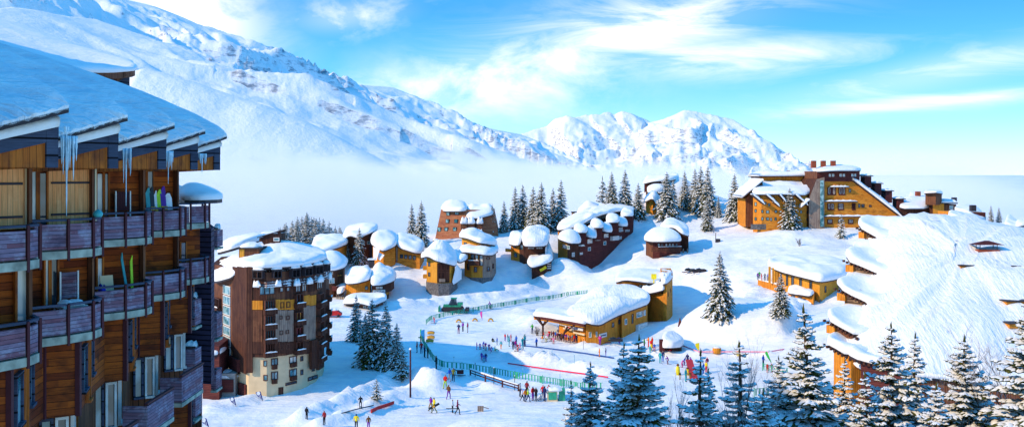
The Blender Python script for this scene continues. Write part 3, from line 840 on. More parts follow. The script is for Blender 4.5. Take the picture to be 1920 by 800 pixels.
# low red annex at the foot of the tower
A_ = thing('annex', 'low dark red annex with a snowy shed roof at the foot of the round tower', 'annex', base_loc(408, 720, 160))
AP = [XY(p) for p in [(380,154), (411,153), (428,160), (395,168), (380,166)]]
walls(A_, AP, -1, 8.2, ['redbrown'])
Roof(A_, [(376,668,154), (412,664,152.5), (430,650,161), (396,640,170), (374,645,165)], [(398,636,162)], .8)
# ================================================================ chalets
def zW(p): return W3(p)
# -- block beside the tower
B = thing('chalet', 'dark chalet half hidden behind the round tower under a smooth cap of snow', 'chalet', base_loc(630, 545, 262))
r = Roof(B, [(575,506,255), (602,508,256), (628,507,257), (649,500,262), (652,488,272), (610,485,280), (575,488,275)], [(600,476,266), (627,468,266), (640,478,266)], 1.6)
P = inset_poly([W3(p) for p in [(575,0,257), (602,0,258), (626,0,259), (645,0,264), (648,0,273), (610,0,279), (577,0,274)]], .3)
walls(B, P, 0, r.f, ['brown'])
win(B, P, (617,521,627,531), 'glass_teal', 'frame_white', 1); win(B, P, (619,508,624,514), 'glass_pale', 'frame_white', 0); win(B, P, (632,514,640,518), 'glass_warm', mull=0)
balcony(B, P, (622,533,642,542), 1.4, 'redbrown')
# -- swooping roofs far left
B = thing('chalet', 'chalet with a low swooping snow roof and thin orange wall, leftmost of the upper row', 'chalet', base_loc(620, 466, 288))
r = Roof(B, [(583,468,283), (604,473,281), (640,462,284), (655,455,292), (640,445,305), (590,448,302)], [(600,446,292), (625,438,294), (650,436,300)], 1.6)
P = [XY(p) for p in [(590,286), (604,283.5), (638,286.5), (650,293), (638,303), (592,300)]]
walls(B, P, 8, r.f, ['orangeh'])
B = thing('chalet', 'dark brown chalet under a rolling snow roof behind two spruces on the left', 'chalet', base_loc(695, 465, 296))
r = Roof(B, [(640,452,293), (655,441,291), (672,447,290), (694,437,292), (710,430,299), (705,424,310), (650,430,312)], [(668,426,300), (690,417,302), (705,417,303), (650,438,300)], 1.5)
P = [XY(p) for p in [(648,294), (672,292), (692,294.5), (706,300), (702,309), (652,310)]]
walls(B, P, 8, r.f, ['brown', 'redbrown'], [0, 0, 1, 1, 0, 0])
for q in [(676,452,684,460), (694,443,700,450), (688,452,694,458)]: win(B, P, q, 'glass_teal', 'frame_white', 0)
# -- long orange chalet
B = thing('chalet', 'wide orange timber chalet with two snow lobes on its roof and long low windows', 'chalet', base_loc(740, 492, 288))
r1 = Roof(B, [(694,455,284), (707,466,281), (719,471,280), (742,461,282), (748,450,292), (735,440,298), (700,440,296)], [(715,432,290), (732,434,290), (705,440,286)], 1.6)
r2 = Roof(B, [(743,463,283), (788,477,281), (799,462,290), (780,448,300), (745,440,298)], [(755,441,291), (775,449,291), (745,440,293)], 1.5)
P = [XY(p) for p in [(699,286), (708,283), (719,282), (741,284), (744,290), (738,296), (702,294)]]
walls(B, P, 7, r1.f, ['orangeh', 'orange'], [1, 0, 0, 0, 0, 0, 0])
P2 = [XY(p) for p in [(744,285), (787,283.5), (795,290), (780,297), (745,295)]]
walls(B, P2, 7, r2.f, ['orangeh'])
for x in range(750, 782, 8): win(B, P2, (x, 480-(782-x)*.12, x+6, 488-(782-x)*.12), 'glass', mull=0)
panel(B, P2, (743, 463, 746, 489), 'greywood', 'corner_post', .3)
mb = MB(); a = at(703, 470, 281)
for i in range(2):
    mb = MB(); mb.add([at(700+i*9, 462+i*10, 280.5), at(712+i*9, 468+i*10, 279.5), at(706+i*7, 488, 279.2), at(700+i*9, 486, 280)], [(0, 1, 2, 3)]); mb.add([at(700+i*9, 462+i*10, 280.7), at(712+i*9, 468+i*10, 279.7), at(706+i*7, 488, 279.4), at(700+i*9, 486, 280.2)], [(3, 2, 1, 0)]); mb.build('snow_patch', M['roofsnow'], B)
# -- chalet with the long sign
B = thing('chalet', 'orange chalet with a white sign on its dark gallery and a big bulging snow roof', 'chalet', base_loc(690, 562, 256))
r1 = Roof(B, [(645,532,254), (668,531,252), (694,524,253), (698,514,262), (690,505,268), (655,512,266)], [(665,506,260), (685,499,261), (655,515,258)], 1.8)
r2 = Roof(B, [(695,535,250), (718,534,251), (737,527,257), (744,521,264), (738,512,274), (705,505,276), (695,518,264)], [(702,491,263), (722,493,264), (734,508,265)], 1.8)
P1 = [XY(p) for p in [(649,256), (668,254.5), (694,255), (696,262), (690,267), (658,264)]]
P2 = [XY(p) for p in [(697,252), (718,253), (734,259), (739,265), (732,273), (705,272)]]
P3 = [XY(p) for p in [(697,253), (718,254), (728,259), (730,265), (728,271), (705,270)]]
walls(B, P1, 0, r1.f, ['orange', 'yellow'], [0, 0, 0, 0, 0, 0]); walls(B, P3, 0, zat(552, 252), ['orange'], name='lower_wall'); walls(B, P2, zat(551, 252), r2.f, ['dark'], name='gallery')
win(B, P1, (684,536,690,543), 'glass_teal', 'fascia', 0)
for q in [(705,537,711,541), (712,537,717,541)]: win(B, P2, q, 'glass_pale', 'frame_white', 0)
win(B, P3, (702,554,707,560), 'glass', mull=0); panel(B, P3, (725,552,729,564), 'dark', 'door', .1)
sg = panel(B, P2, (699,543,722,550.5), 'frame_white', 'sign_board', .15)
c, w, h, T, N = rect_on(P2, (699,543,722,550.5)); mb = MB(); x = -w/2+.35; k = 0
while x < w/2-.35:
    hh = h*(.30+.22*((k*7) % 5)/4); mb.box(c+N*.17+T*x+Zu*(.1*((k*3) % 3-1)), (.10, .03, hh), (T, N, Zu)); mb.box(c+N*.17+T*(x+.13)+Zu*(hh*.3*(-1)**k), (.16, .03, .10), (T, N, Zu)); x += .34; k += 1
mb.build('sign_lettering', M['navy'], sg)
mb = MB()
for i in range(6): mb.bar(at(631+i*3.2, 551-i*1.0, 256), at(633+i*3.2, 566-i*1.2, 255.5), .18)
mb.build('stilts', M['greywood'], B)
Roof(B, [(630,551,255), (641,549,253), (649,543,257), (649,535,262), (636,538,264)], [(642,533,259)], .9, names=('lean_to_roof', 'lean_to_snow'))
mb = MB(); mb.box(at(697, 494, 264), (1.3, 1.3, 2.2)); o = mb.build('chimney', M['fascia'], B); mb = MB(); mb.box(at(697, 485.5, 264), (1.9, 1.9, .3)); mb.build('chimney_snow', M['roofsnow'], o)
B = thing('porch_hut', 'low hut with curved snow roof and glass front just below the sign chalet', 'hut', base_loc(690, 590, 240))
r = Roof(B, [(643,569,240), (658,569,238), (675,568,237), (696,574,236), (712,568,239), (726,562,246), (722,553,252), (680,556,252), (650,560,250)], [(662,552,244), (680,556,244), (708,560,244)], 1.3)
P = [XY(p) for p in [(650,241), (675,239), (696,238.5), (718,244), (716,250), (680,251), (652,249)]]
walls(B, P, 0, r.f, ['brown'])
for q in [(681,573,686,588), (688,574,693,589), (655,575,663,583)]: win(B, P, q, 'glass_teal', 'frame_white', 0)
# -- yellow chalet on its stone foot
B = thing('chalet', 'bright yellow timber chalet on a round stone foot with tall central windows', 'chalet', base_loc(830, 543, 268))
r = Roof(B, [(787,484,266), (801,480,263), (818,489,261), (838,494,261), (856,499,264), (857,482,274), (845,470,281), (805,472,280)], [(812,451,271), (835,452,272), (850,470,271), (800,466,270)], 1.8, snow='streak')
P = [XY(p) for p in [(800,267), (819,263.5), (843,264), (853,267.5), (853,276), (830,281), (803,278)]]
walls(B, P, zat(529, 267), r.f, ['yellow', 'dark'], [0, 0, 0, 0, 0, 0, 0])
Pb = [XY(p) for p in [(799,266.5), (806,264), (822,262.5), (842,263), (858,268), (856,277), (830,281.5), (801,279)]]
walls(B, Pb, 0, zat(528.5, 266), ['stone'], name='stone_foot')
for k, (x0, x1) in enumerate([(821,827), (828,834), (836,842)]):
    for y0, y1 in [(494,506), (508,522)]:
        win(B, P, (x0, y0+1, x1, y1), ['glass_teal', 'glass_pale', 'glass'][(k+y0) % 3], mull=0, out=.2)
panel(B, P, (820,493,843,529), 'dark', 'window_frame_wall', .08)
for q in [(803,491,807,499), (803,510,807,518)]: win(B, P, q, 'glass', mull=0)
for q in [(795,499,801,505), (795,514,801,521)]:
    mb = MB(); mb.box(at((q[0]+q[2])/2, (q[1]+q[3])/2, 269), (1.2, 2.4, .9)); mb.build('balcony', M['yellow'], B)
balcony(B, P, (823,521,834,527), .8, 'greywood', snow=False)
mb = MB(); a = [at(855,497,266), at(863,507,268), at(863,524,267), at(850,533,263.5), at(848,528,263.5)]
mb.add(a+[p+Vector((.3, 1.6, 0)) for p in a], [(0, 1, 2, 3, 4)[::-1], (5, 6, 7, 8, 9), (0, 1, 6, 5), (1, 2, 7, 6), (2, 3, 8, 7), (3, 4, 9, 8), (4, 0, 5, 9)]); mb.build('side_roof_snow', M['roofsnow'], B)
mb = MB(); mb.tube([at(817, 456, 272), at(817, 450, 272)], .8, 10); o = mb.build('chimney', M['stone'], B); mb = MB(); mb.tube([at(817, 450, 272), at(817, 447.5, 272)], [.95, .5], 10); mb.build('chimney_snow', M['roofsnow'], o)
# -- round yellow chalet
B = thing('chalet', 'round grey and yellow timber chalet with two stacked snow roofs, right of the yellow one', 'chalet', base_loc(905, 522, 275))
r0 = Roof(B, [(858,474,274), (872,472,272), (892,475,270.5), (910,478,270), (925,478,272), (936,468,282), (925,456,292), (870,458,290)], [(885,457,279), (905,460,279), (925,462,282)], 1.4)
P = [XY(p) for p in [(871,275.5), (884,273), (905,272), (922,274), (930,281), (925,289), (880,288)]]
walls(B, P, zat(519, 274), r0.f, ['greywood', 'orange'], [1, 1, 0, 0, 0, 0, 0]); walls(B, P, 2, zat(519, 274), ['stone'], name='stone_foot')
r1 = Roof(B, [(859,444,281), (875,446,277), (898,455,275), (914,457,276), (932,460,283), (925,448,293), (870,436,295)], [(876,428,284), (895,428,285), (915,440,285)], 1.4)
P2 = [XY(p) for p in [(866,282), (874,280), (898,277.5), (916,279), (926,284), (922,291), (870,291)]]
walls(B, P2, zat(470, 276), r1.f, ['yellow'], name='upper_wall')
Roof(B, [(852,488,270), (862,492,268), (874,487,270), (880,478,276), (862,466,282), (853,470,276)], [(862,468,276), (866,476,274)], 1.1, names=('link_roof', 'link_snow'))
for q in [(883,476,890,487), (891,477,897,488), (899,478,906,498), (912,482,918,486), (913,500,918,508), (889,500,895,510), (876,494,881,506), (922,494,926,503)]:
    win(B, P, q, 'glass_pale' if q[0] in (891, 899) else 'glass', 'frame_brown', 0, out=.2)
balcony(B, P, (880,487,901,496), 1.3, 'dark')
win(B, P2, (870,454,875,459), 'glass', mull=0)
# -- brick-red shingle house with battered walls
B = thing('shingled_house', 'tall shingle-clad house with sloping walls and a split snow roof at the crest', 'house', base_loc(865, 450, 322))
P = [XY(p) for p in [(827,324), (874,320), (925,322), (927,335), (875,338), (832,338)]]
walls(B, P, 10, zat(393, 322), ['shingle', 'orange'], [0, 0, 0, 0, 0, 1], base=1.30)
Roof(B, [(827,396,322), (874,396,318), (876,389,332), (830,388,340)], [(833,378,328), (850,375,328), (871,379,328)], 1.5, rounded=1, noise=.2)
Roof(B, [(873,410,317), (898,409,317), (926,402,320), (925,392,335), (876,386,338)], [(880,382,326), (900,387,326), (921,383,326), (890,396,320)], 1.4, rounded=1, noise=.2)
sc_ = 1.12
for q in [(839,397,844,403), (855,397,861,402), (839,411,844,417), (855,411,860,417), (825,426,830,433), (838,426,843,432), (854,426,859,432)]:
    x, y, T, N, i = hit(P, (q[0]+q[2])/2)
    c, w, h, T, N = rect_on(P, q); zt = zat(393, 322); k = (zt-c.z)/(zt-10)*.30
    c = c+N*(k*7.4)
    mb = MB(); mb.box(c+N*.1, (w+.3, .5, h+.2), (T, N, Zu)); o = mb.build('window', M['fascia'], B)
    mb = MB(); mb.box(c+N*.37, (w, .06, h), (T, N, Zu)); mb.build('pane', M['glass_teal'], o)
for (x0, x1) in [(864,876), (877,890), (894,905)]:
    mb = MB(); c = at((x0+x1)/2, 424, 316)
    w = (x1-x0)/F*316
    mb.add([c+Vector((-w/2, 0, -1.6)), c+Vector((w/2, 0, -1.6)), c+Vector((w/2, 0, .9)), c+Vector((0, 0, 2.2)), c+Vector((-w/2, 0, .9))]+[c+Vector((a_, 3, b_)) for a_, b_ in ((-w/2, -1.6), (w/2, -1.6), (w/2, .9), (0, 2.2), (-w/2, .9))],
           [(0, 1, 2, 3, 4), (9, 8, 7, 6, 5), (0, 5, 6, 1), (1, 6, 7, 2), (2, 7, 8, 3), (3, 8, 9, 4), (4, 9, 5, 0)])
    o = mb.build('dormer', M['brown'], B)
    mb = MB(); snowlump(mb, c+Vector((0, .8, .8)), Vector((1, 0, 0)), Vector((0, -1, 0)), w*1.2, 3.2, 1.9); snowlump(mb, c+Vector((0, -.4, -1.9)), Vector((1, 0, 0)), Vector((0, -1, 0)), w*1.0, 1.5, 1.0); mb.build('dormer_snow', M['roofsnow'], o)
# -- dark chalet with its garage
B = thing('chalet', 'dark chalet with a high rounded snow cap and a row of small white windows', 'chalet', base_loc(985, 492, 290))
r1 = Roof(B, [(953,457,292), (964,460,288), (974,459,287), (980,450,291), (975,438,302), (958,440,302)], [(968,441,294), (975,436,296)], 1.5)
r2 = Roof(B, [(981,461,284), (1000,462,283), (1024,461,284), (1030,450,290), (1030,436,302), (985,436,302), (978,448,292)], [(990,424,292), (1004,422,292), (1017,426,292), (1026,440,292)], 2.2, snow='streak')
P = [XY(p) for p in [(958,292), (974,289.5), (982,287), (1022,286.5), (1026,299), (962,302)]]
Pf = P
walls(B, P, 5, lambda x, y: max(float(r1.f(x, y)) if x < XY((979,288))[0] else float(r2.f(x, y)), 0), ['dark', 'orangeh'], [1, 0, 0, 0, 0, 1])
for x0 in (990, 994, 998, 1006, 1010, 1014): win(B, P, (x0, 462, x0+3, 466), 'glass_pale', 'frame_white', 0)
win(B, P, (991,478,999,487), 'glass_pale', 'frame_brown', 1); win(B, P, (976,458,981,468), 'glass_teal', mull=0); win(B, P, (962,459,968,465), 'glass', mull=0); win(B, P, (964,474,970,482), 'glass', mull=0)
balcony(B, P, (953,465,962,471), 1.3, 'orange')
B = thing('garage', 'small snow-laden garage with a yellow stripe, below the dark rounded chalet', 'garage', base_loc(1015, 505, 284))
r = Roof(B, [(987,493,281), (997,502,279), (1015,497,279.5), (1035,490,281), (1036,478,288), (1015,472,292), (995,480,290)], [(1003,481,285), (1018,476,285), (1027,476,286)], 1.1)
P = [XY(p) for p in [(997,281.5), (1034,282.5), (1034,289), (998,290)]]
walls(B, P, 5, r.f, ['dark'])
mb = MB(); mb.bar(at(1012.5,507,281.2), at(1024,500,281.4), .25, .75, up=(0, 0, 1)); mb.build('yellow_board', M['yellow_paint'], B)
for y in (495, 499, 503): panel(B, P, (1026,y-1,1033,y+.6), 'frame_white', 'step', .1)
mb = MB(); sl = [at(1027,448,292), at(1036,470,290), at(1036,484,287), at(1022,482,284), at(1022,466,285.5)]
mb.add(sl+[p+Vector((.4, 1.2, -.8)) for p in sl], [(4, 3, 2, 1, 0), (5, 6, 7, 8, 9), (0, 1, 6, 5), (1, 2, 7, 6), (2, 3, 8, 7), (3, 4, 9, 8), (4, 0, 5, 9)], 0, True); mb.build('snow_chute', M['roofsnow'], B)
# -- stepped terrace
B = thing('terrace_house', 'long red-brown stepped terrace climbing the slope with a jumble of small snow roofs', 'terrace house', base_loc(1110, 470, 300))
fr = [(1046,299), (1064,290), (1088,294), (1108,299), (1130,304), (1152,310), (1170,316), (1187,322)]
P = [XY(p) for p in fr]+[XY(p) for p in [(1190,336), (1100,322), (1050,310)]]
tops = {0:(1048,434,298), 1:(1064,452,290), 2:(1088,440,294), 3:(1108,432,299), 4:(1130,424,304), 5:(1152,415,310), 6:(1170,408,316), 7:(1187,402,322)}
wf = Surf([tuple(at(*v)) for v in tops.values()]+[tuple(W3(p)) for p in [(1190,398,336), (1100,418,322), (1050,430,310)]], 1.)
walls(B, P, 6, wf, ['redbrown', 'orange', 'dark'], [1, 2, 0, 0, 0, 0, 0, 0, 0, 0, 0])
Roof(B, [(1044,432,300), (1062,430,296), (1085,424,300), (1110,410,306), (1130,402,312), (1158,396,318), (1186,398,322), (1190,390,334), (1140,384,338), (1090,400,330), (1048,420,312)],
     [(1070,412,306), (1090,402,312), (1115,396,318), (1140,390,324), (1170,384,330)], 1.3, noise=.35)
def lobe(pxl, pxr, ytop, ybot, Y, d=9, th=1.1, drop=0):
    Roof(B, [(pxl,ybot-drop,Y), ((pxl+pxr)/2,ybot,Y-.8), (pxr,ybot,Y), (pxr,ybot-8,Y+d), (pxl,ybot-10,Y+d)], [((pxl+pxr)/2,ytop,Y+d*.6), (pxl+2,ytop+3,Y+d*.5), (pxr-2,ytop+4,Y+d*.5)], th, rounded=1)
for a in [(1047,1089,428,456,288,8,1.2,8), (1097,1119,419,446,296,8,1,4), (1127,1148,413,435,302,8,1,3), (1155,1177,405,424,309,8,1,2)]: lobe(*a)
for (x0, x1, yt, yb, Y, wb) in [(1077,1100,417,436,294,460), (1108,1130,407,427,300,450), (1137,1160,398,417,307,440), (1165,1187,390,405,315,430)]:
    Q = [XY((x0+1,Y)), XY((x1-1,Y)), XY((x1-1,Y+7)), XY((x0+1,Y+7))]
    walls(B, Q, zat(wb, Y), zat(yb+.5, Y), ['redbrown', 'dark'], [0, 0, 0, 1], name='tower_wall')
    lobe(x0-1, x1+1, yt, yb, Y-.6, 8, 1.1)
for q, g_ in [((1055,459,1069,466),'glass_teal'), ((1072,473,1077,481),'glass_pale'), ((1087,473,1092,477),'glass_pale'), ((1101,448,1110,456),'glass_pale'), ((1102,463,1107,470),'glass_teal'), ((1132,438,1140,445),'glass_pale'), ((1131,452,1136,459),'glass_teal'), ((1160,426,1168,434),'glass_pale'), ((1161,443,1165,448),'glass_pale'), ((1172,430,1180,434),'glass_pale')]:
    win(B, P, q, g_, 'frame_white', 2 if q[2]-q[0] > 10 else 0, out=.15)
for q in [(1085,458,1092,461), (1115,448,1121,450.5), (1144,442,1156,450), (1144,420,1150,423), (1116,430,1122,432.5), (1173,410,1179,413)]:
    panel(B, P, q, 'frame_white', 'shutter', .95)
# -- dome-roofed hut behind the terrace
B = thing('hut', 'hut buried under a tall smooth cone of snow behind the stepped terrace', 'hut', base_loc(1095, 405, 339))
r = Roof(B, [(1080,408,336), (1105,408,334), (1132,404,337), (1132,394,350), (1085,396,350)], [(1096,379,342), (1108,377,342), (1118,384,342)], 2.)
walls(B, [XY(p) for p in [(1083,338), (1128,338), (1128,349), (1086,349)]], 15, r.f, ['brown'])
mb = MB(); mb.box(at(1076, 405, 336), (1.4, 1.6, 2.4)); o = mb.build('chimney', M['orange'], B); mb = MB(); mb.box(at(1076, 397.3, 336), (1.9, 2.0, .25)); mb.build('chimney_cap', M['fascia'], o)
# -- three huts among the back trees
B = thing('hut', 'hindmost hut with a wide snow roof and dark gable among the crest spruces', 'hut', base_loc(1245, 360, 356))
r = Roof(B, [(1204,345,352), (1225,340,350), (1262,338,350), (1274,333,356), (1268,328,366), (1215,334,366)], [(1225,331,358), (1245,328,358), (1258,329,358)], 1.3)
walls(B, [XY(p) for p in [(1208,354), (1262,353), (1271,357), (1266,364), (1214,364)]], 15, r.f, ['redbrown'])
B = thing('hut', 'middle hut of the three on the crest, square snow cap over a brown wall', 'hut', base_loc(1228, 372, 349))
r = Roof(B, [(1214,361,345), (1224,360,344), (1247,359,345), (1248,350,355), (1214,352,355)], [(1222,344,349), (1236,345,349)], 1.4)
walls(B, [XY(p) for p in [(1211,346.5), (1244,347), (1244,354), (1213,354)]], 15, r.f, ['brown'])
B = thing('hut', 'front hut on the crest with a gabled snow roof and orange walls', 'hut', base_loc(1222, 392, 340))
r = Roof(B, [(1206,380,337), (1224,371,335), (1232,386,334), (1242,384,338), (1240,370,348), (1212,368,348)], [(1220,358,340), (1230,360,340)], 1.1)
walls(B, [XY(p) for p in [(1211,338.5), (1224,337), (1234,338), (1234,347), (1213,347)]], 15, r.f, ['orange'])
# -- deck hut
B = thing('chalet', 'small brown chalet with a curved balcony and snow cap, alone on the open slope', 'chalet', base_loc(1245, 480, 283))
r = Roof(B, [(1206,450,284), (1222,453,280), (1250,453,279), (1278,452,281), (1274,442,290), (1215,440,292)], [(1228,427,286), (1245,425,286), (1262,428,286)], 1.3, noise=.06)
P = [XY(p) for p in [(1211,286), (1224,282.5), (1250,281.5), (1276,283), (1274,291), (1213,292)]]
walls(B, P, 6, r.f, ['redbrown', 'brown'], [1, 0, 0, 0, 0, 0])
for x0, gl in [(1233,'glass_teal'), (1239,'glass'), (1247,'glass_pale'), (1253,'glass_pale'), (1259,'glass_pale'), (1266,'glass')]: win(B, P, (x0,456,x0+5,463), gl, 'frame_brown', 0)
mb = MB(); Q = [Vector((*XY(p), 0)) for p in [(1222,281), (1235,279.5), (1255,279.3), (1278,281.5)]]
for a, b in zip(Q, Q[1:]):
    for z_, w_, h_ in [(zat(463.5, 280), .12, .15), (zat(467, 280), .08, .55), (zat(471, 280), .5, .2)]: mb.bar((a.x, a.y, z_), (b.x, b.y, z_), w_, h_)
o = mb.build('balcony', M['dark'], B); mb = MB(); mb.bar((Q[1].x, Q[1].y, zat(463, 280)+.12), (Q[3].x, Q[3].y, zat(463, 280)+.12), .25, .12); mb.build('balcony_snow', M['roofsnow'], o)
r = Roof(B, [(1234,431,290), (1262,425,286), (1278,438,283), (1293,443,284), (1290,425,296), (1250,412,300)], [(1245,412,293), (1262,413,293), (1278,424,290)], 1.2)
P = [XY(p) for p in [(1238,291), (1262,289), (1277,287), (1291,286), (1289,296), (1245,298)]]
walls(B, P, 6, r.f, ['dark'], name='rear_wall')
for i in (1281, 1289):
    mb = MB(); mb.bar(at(i, 466, 284), at(i, 481, 284), .3); mb.build('post', M['greywood'], B)
# ================================================================ the big hotel
Hh = thing('hotel', 'huge orange timber hotel with stepped snow roofs and three red chimneys on the crest', 'hotel', base_loc(1560, 426, 303))
Y0 = 300
face_solid(Hh, [(1546,430), (1546,338), (1601,338), (1604,345), (1688,405), (1690,432)], Y0, Y0+22, ['orangeh', 'brown'])
face_solid(Hh, [(1532,340), (1532,321), (1612,321), (1612,338), (1601,340)], Y0-.4, Y0+21, ['redbrown', 'brown'], 'top_storey')
face_solid(Hh, [(1517,432), (1517,372), (1531,336), (1546,332), (1546,432)], Y0-1.2, Y0+14, ['greywood', 'dark'], 'stair_tower')
mb = MB(); mb.bar(at(1541,425,298.6), at(1541,338,298.6), 1.0, .15, up=(0, 1, 0)); mb.build('tower_glazing', M['glass_teal'], Hh)
QF = [XY((1546,Y0)), XY((1690,Y0)), XY((1690,Y0+20)), XY((1546,Y0+20))]
QT = [XY((1532,Y0-.4)), XY((1612,Y0-.4)), XY((1612,Y0+20)), XY((1532,Y0+20))]
def slabsnow(T, p0, p1, Y, dep, th, mat='fascia', slabh=.3, name='roof'):
    a, b = at(*p0, Y), at(*p1, Y); D = Vector((0, dep, 0)); up = Vector((0, 0, 1))
    mb = MB(); mb.add([a, b, b+D, a+D, a+up*slabh, b+up*slabh, b+D+up*slabh, a+D+up*slabh], [(3, 2, 1, 0), (4, 5, 6, 7), (0, 1, 5, 4), (1, 2, 6, 5), (2, 3, 7, 6), (3, 0, 4, 7)])
    o = mb.build(name, M[mat], T)
    n = 14; vs = []; fs = []
    pr = [(-.02, 0), (-.03, .35), (.01, .75), (.05, .95), (.14, 1.0), (.5, 1.05), (.86, 1.0), (.97, .7), (1.02, .3), (1.0, 0)]
    for i in range(n+1):
        u = i/n; base = a.lerp(b, -.01+u*1.02)+up*(slabh+.003); e = min(1, .15+6*min(u, 1-u))
        hh = th*(1+.3*float(pnoise(u*6+a.x, a.y)))*math.sqrt(min(1, e))
        for t_, h_ in pr: vs.append(base+D*t_+up*(h_*hh))
    m_ = len(pr)
    for i in range(n):
        for k in range(m_-1): fs.append((i*m_+k, (i+1)*m_+k, (i+1)*m_+k+1, i*m_+k+1))
        fs.append((i*m_+m_-1, (i+1)*m_+m_-1, (i+1)*m_, i*m_))
    fs.append(tuple(range(m_))[::-1]); fs.append(tuple(range(n*m_, n*m_+m_)))
    mb = MB(); mb.add(vs, fs, 0, True); mb.build('roof_snow', M['roofsnow'], o)
    return o
slabsnow(Hh, (1601,340), (1690,408), Y0-1.5, 24, 1.6)
Roof(Hh, [(1529,322,298), (1550,321,297), (1570,320,297), (1613,320,298.5), (1614,319,320), (1570,316,325), (1530,318,320)], [(1545,311,308), (1565,309,308), (1595,311,308), (1580,309,312)], .9, rounded=1)
for i, (x0, y0) in enumerate([(1624,349), (1643,363), (1663,377), (1685,392)]):
    a = at(x0, y0, 303); b = at(x0, y0-15, 303)
    mb = MB(); mb.box((a+b)/2+Vector((.6, 2, 0)), (1.9, 4, (b-a).length+1)); o = mb.build('dormer', M['redbrown'], Hh)
    mb = MB(); mb.box(b+Vector((.5, 2, .65)), (3.0, 4.8, .25)); o2 = mb.build('dormer_roof', M['fascia'], o)
    mb = MB(); snowlump(mb, b+Vector((.5, 2, .78)), Vector((1, 0, 0)), Vector((0, -1, 0)), 3.0, 4.8, .45); mb.build('dormer_snow', M['roofsnow'], o)
for x0 in (1525.5, 1543.5, 1562):
    mb = MB(); mb.box(at(x0, 308, 306), (1.3, 1.3, 2.2)); o = mb.build('chimney', M['brickred'], Hh); mb = MB(); mb.box(at(x0, 300.6, 306), (1.7, 1.7, .25)); mb.build('chimney_cap', M['roofsnow'], o)
for q in [(1554,326,1558,331), (1560,326,1564,331), (1574,326,1578,331), (1580,326,1584,331), (1596,326,1600,331), (1602,326,1605,331)]: win(Hh, QT, q, 'glass_pale', 'frame_white', 0)
for (x0, x1, y0, y1) in [(1551,1567,351,366), (1572,1585,351,366), (1551,1564,381,394), (1571,1582,381,394), (1597,1604,381,394), (1551,1561,411,420), (1590,1600,411,420)]:
    o = panel(Hh, QF, (x0,y0,x1,y1), 'redbrown', 'loggia', .12)
    win(o, QF, (x0+2,y0+1,x0+5,y1-3), 'glass_pale', 'frame_white', 0, out=.2); win(o, QF, (x1-5,y0+1,x1-2,y1-3), 'glass_pale', 'frame_white', 0, out=.2)
for q in [(1591,354,1596,361), (1609,382,1613,389), (1615,382,1621,389), (1629,384,1634,388), (1609,412,1613,416), (1617,412,1621,416), (1571,411,1577,418)]: win(Hh, QF, q, 'glass', mull=0)
for x0, x1, y in [(1546,1607,378), (1544,1633,406), (1556,1592,351)]:
    mb = MB(); mb.bar(at(x0, y, Y0-.7), at(x1, y, Y0-.7), 1.4, .2); o = mb.build('ledge', M['fascia'], Hh); c = (at(x0, y, Y0-.7)+at(x1, y, Y0-.7))/2; mb = MB(); snowlump(mb, c+Zu*.1, Vector((1, 0, 0)), Vector((0, -1, 0)), (x1-x0)/F*Y0, 1.4, .45, 14); mb.build('ledge_snow', M['roofsnow'], o)
# left wing
LW = [XY(p) for p in [(1412,303), (1428,300.5), (1470,300), (1512,300), (1518,302), (1520,316), (1412,318)]]
walls(Hh, LW, 12, zat(364, 300), ['orange', 'orangeh'], [0, 1, 1, 0, 0, 0, 0], name='wing_wall')
Roof(Hh, [(1409,365,300), (1460,364,298), (1520,366,299), (1530,340,314), (1526,332,322), (1427,333,322), (1418,345,314)], [(1440,343,310), (1480,342,310), (1515,344,310), (1440,334,318), (1500,334,318)], 1.2, rounded=1, noise=.1)
face_solid(Hh, [(1428,342), (1428,331), (1528,331), (1528,342)], 314, 328, ['orange', 'orange'], 'attic')
slabsnow(Hh, (1424,332), (1532,331), 312.5, 15, 1.5)
slabsnow(Hh, (1392,372), (1431,340), 305, 14, 1.2)
face_solid(Hh, [(1398,425), (1398,372), (1430,342), (1430,425)], 307, 318, ['brown', 'orange'], 'end_wall')
for x0 in (1434, 1455, 1478, 1495): 
    mb = MB(); mb.box(at(x0, 323, 318), (.9, .9, 1.)); mb.build('vent_pipe', M['brickred'], Hh)
for (x0, x1, y0, y1) in [(1412,1434,366,384), (1437,1456,366,382), (1452,1462,380,388), (1462,1474,366,380), (1492,1515,366,386)]:
    slabsnow(Hh, (x0,y0), (x1,y1), 297.6, 3.4, .8, slabh=.15)
slabsnow(Hh, (1502,390), (1518,376), 297.4, 3.4, .8, slabh=.15)
for q in [(1415,379,1419,386), (1427,393,1431,399), (1415,392,1419,398), (1415,407,1419,413), (1427,407,1431,413), (1436,394,1442,400), (1436,407,1442,413), (1444,408,1447,414), (1452,407,1456,413), (1461,394,1465,399), (1500,394,1504,400), (1452,394,1457,399), (1434,378,1437,384), (1440,381,1444,387), (1512,395,1516,400), (1512,409,1515,414)]:
    win(Hh, LW, q, 'glass_teal', 'frame_brown', 0)
mb = MB(); mb.box(at(1424, 425, 300.6), (5, .4, 1.6)); mb.build('plinth', M['stone'], Hh)
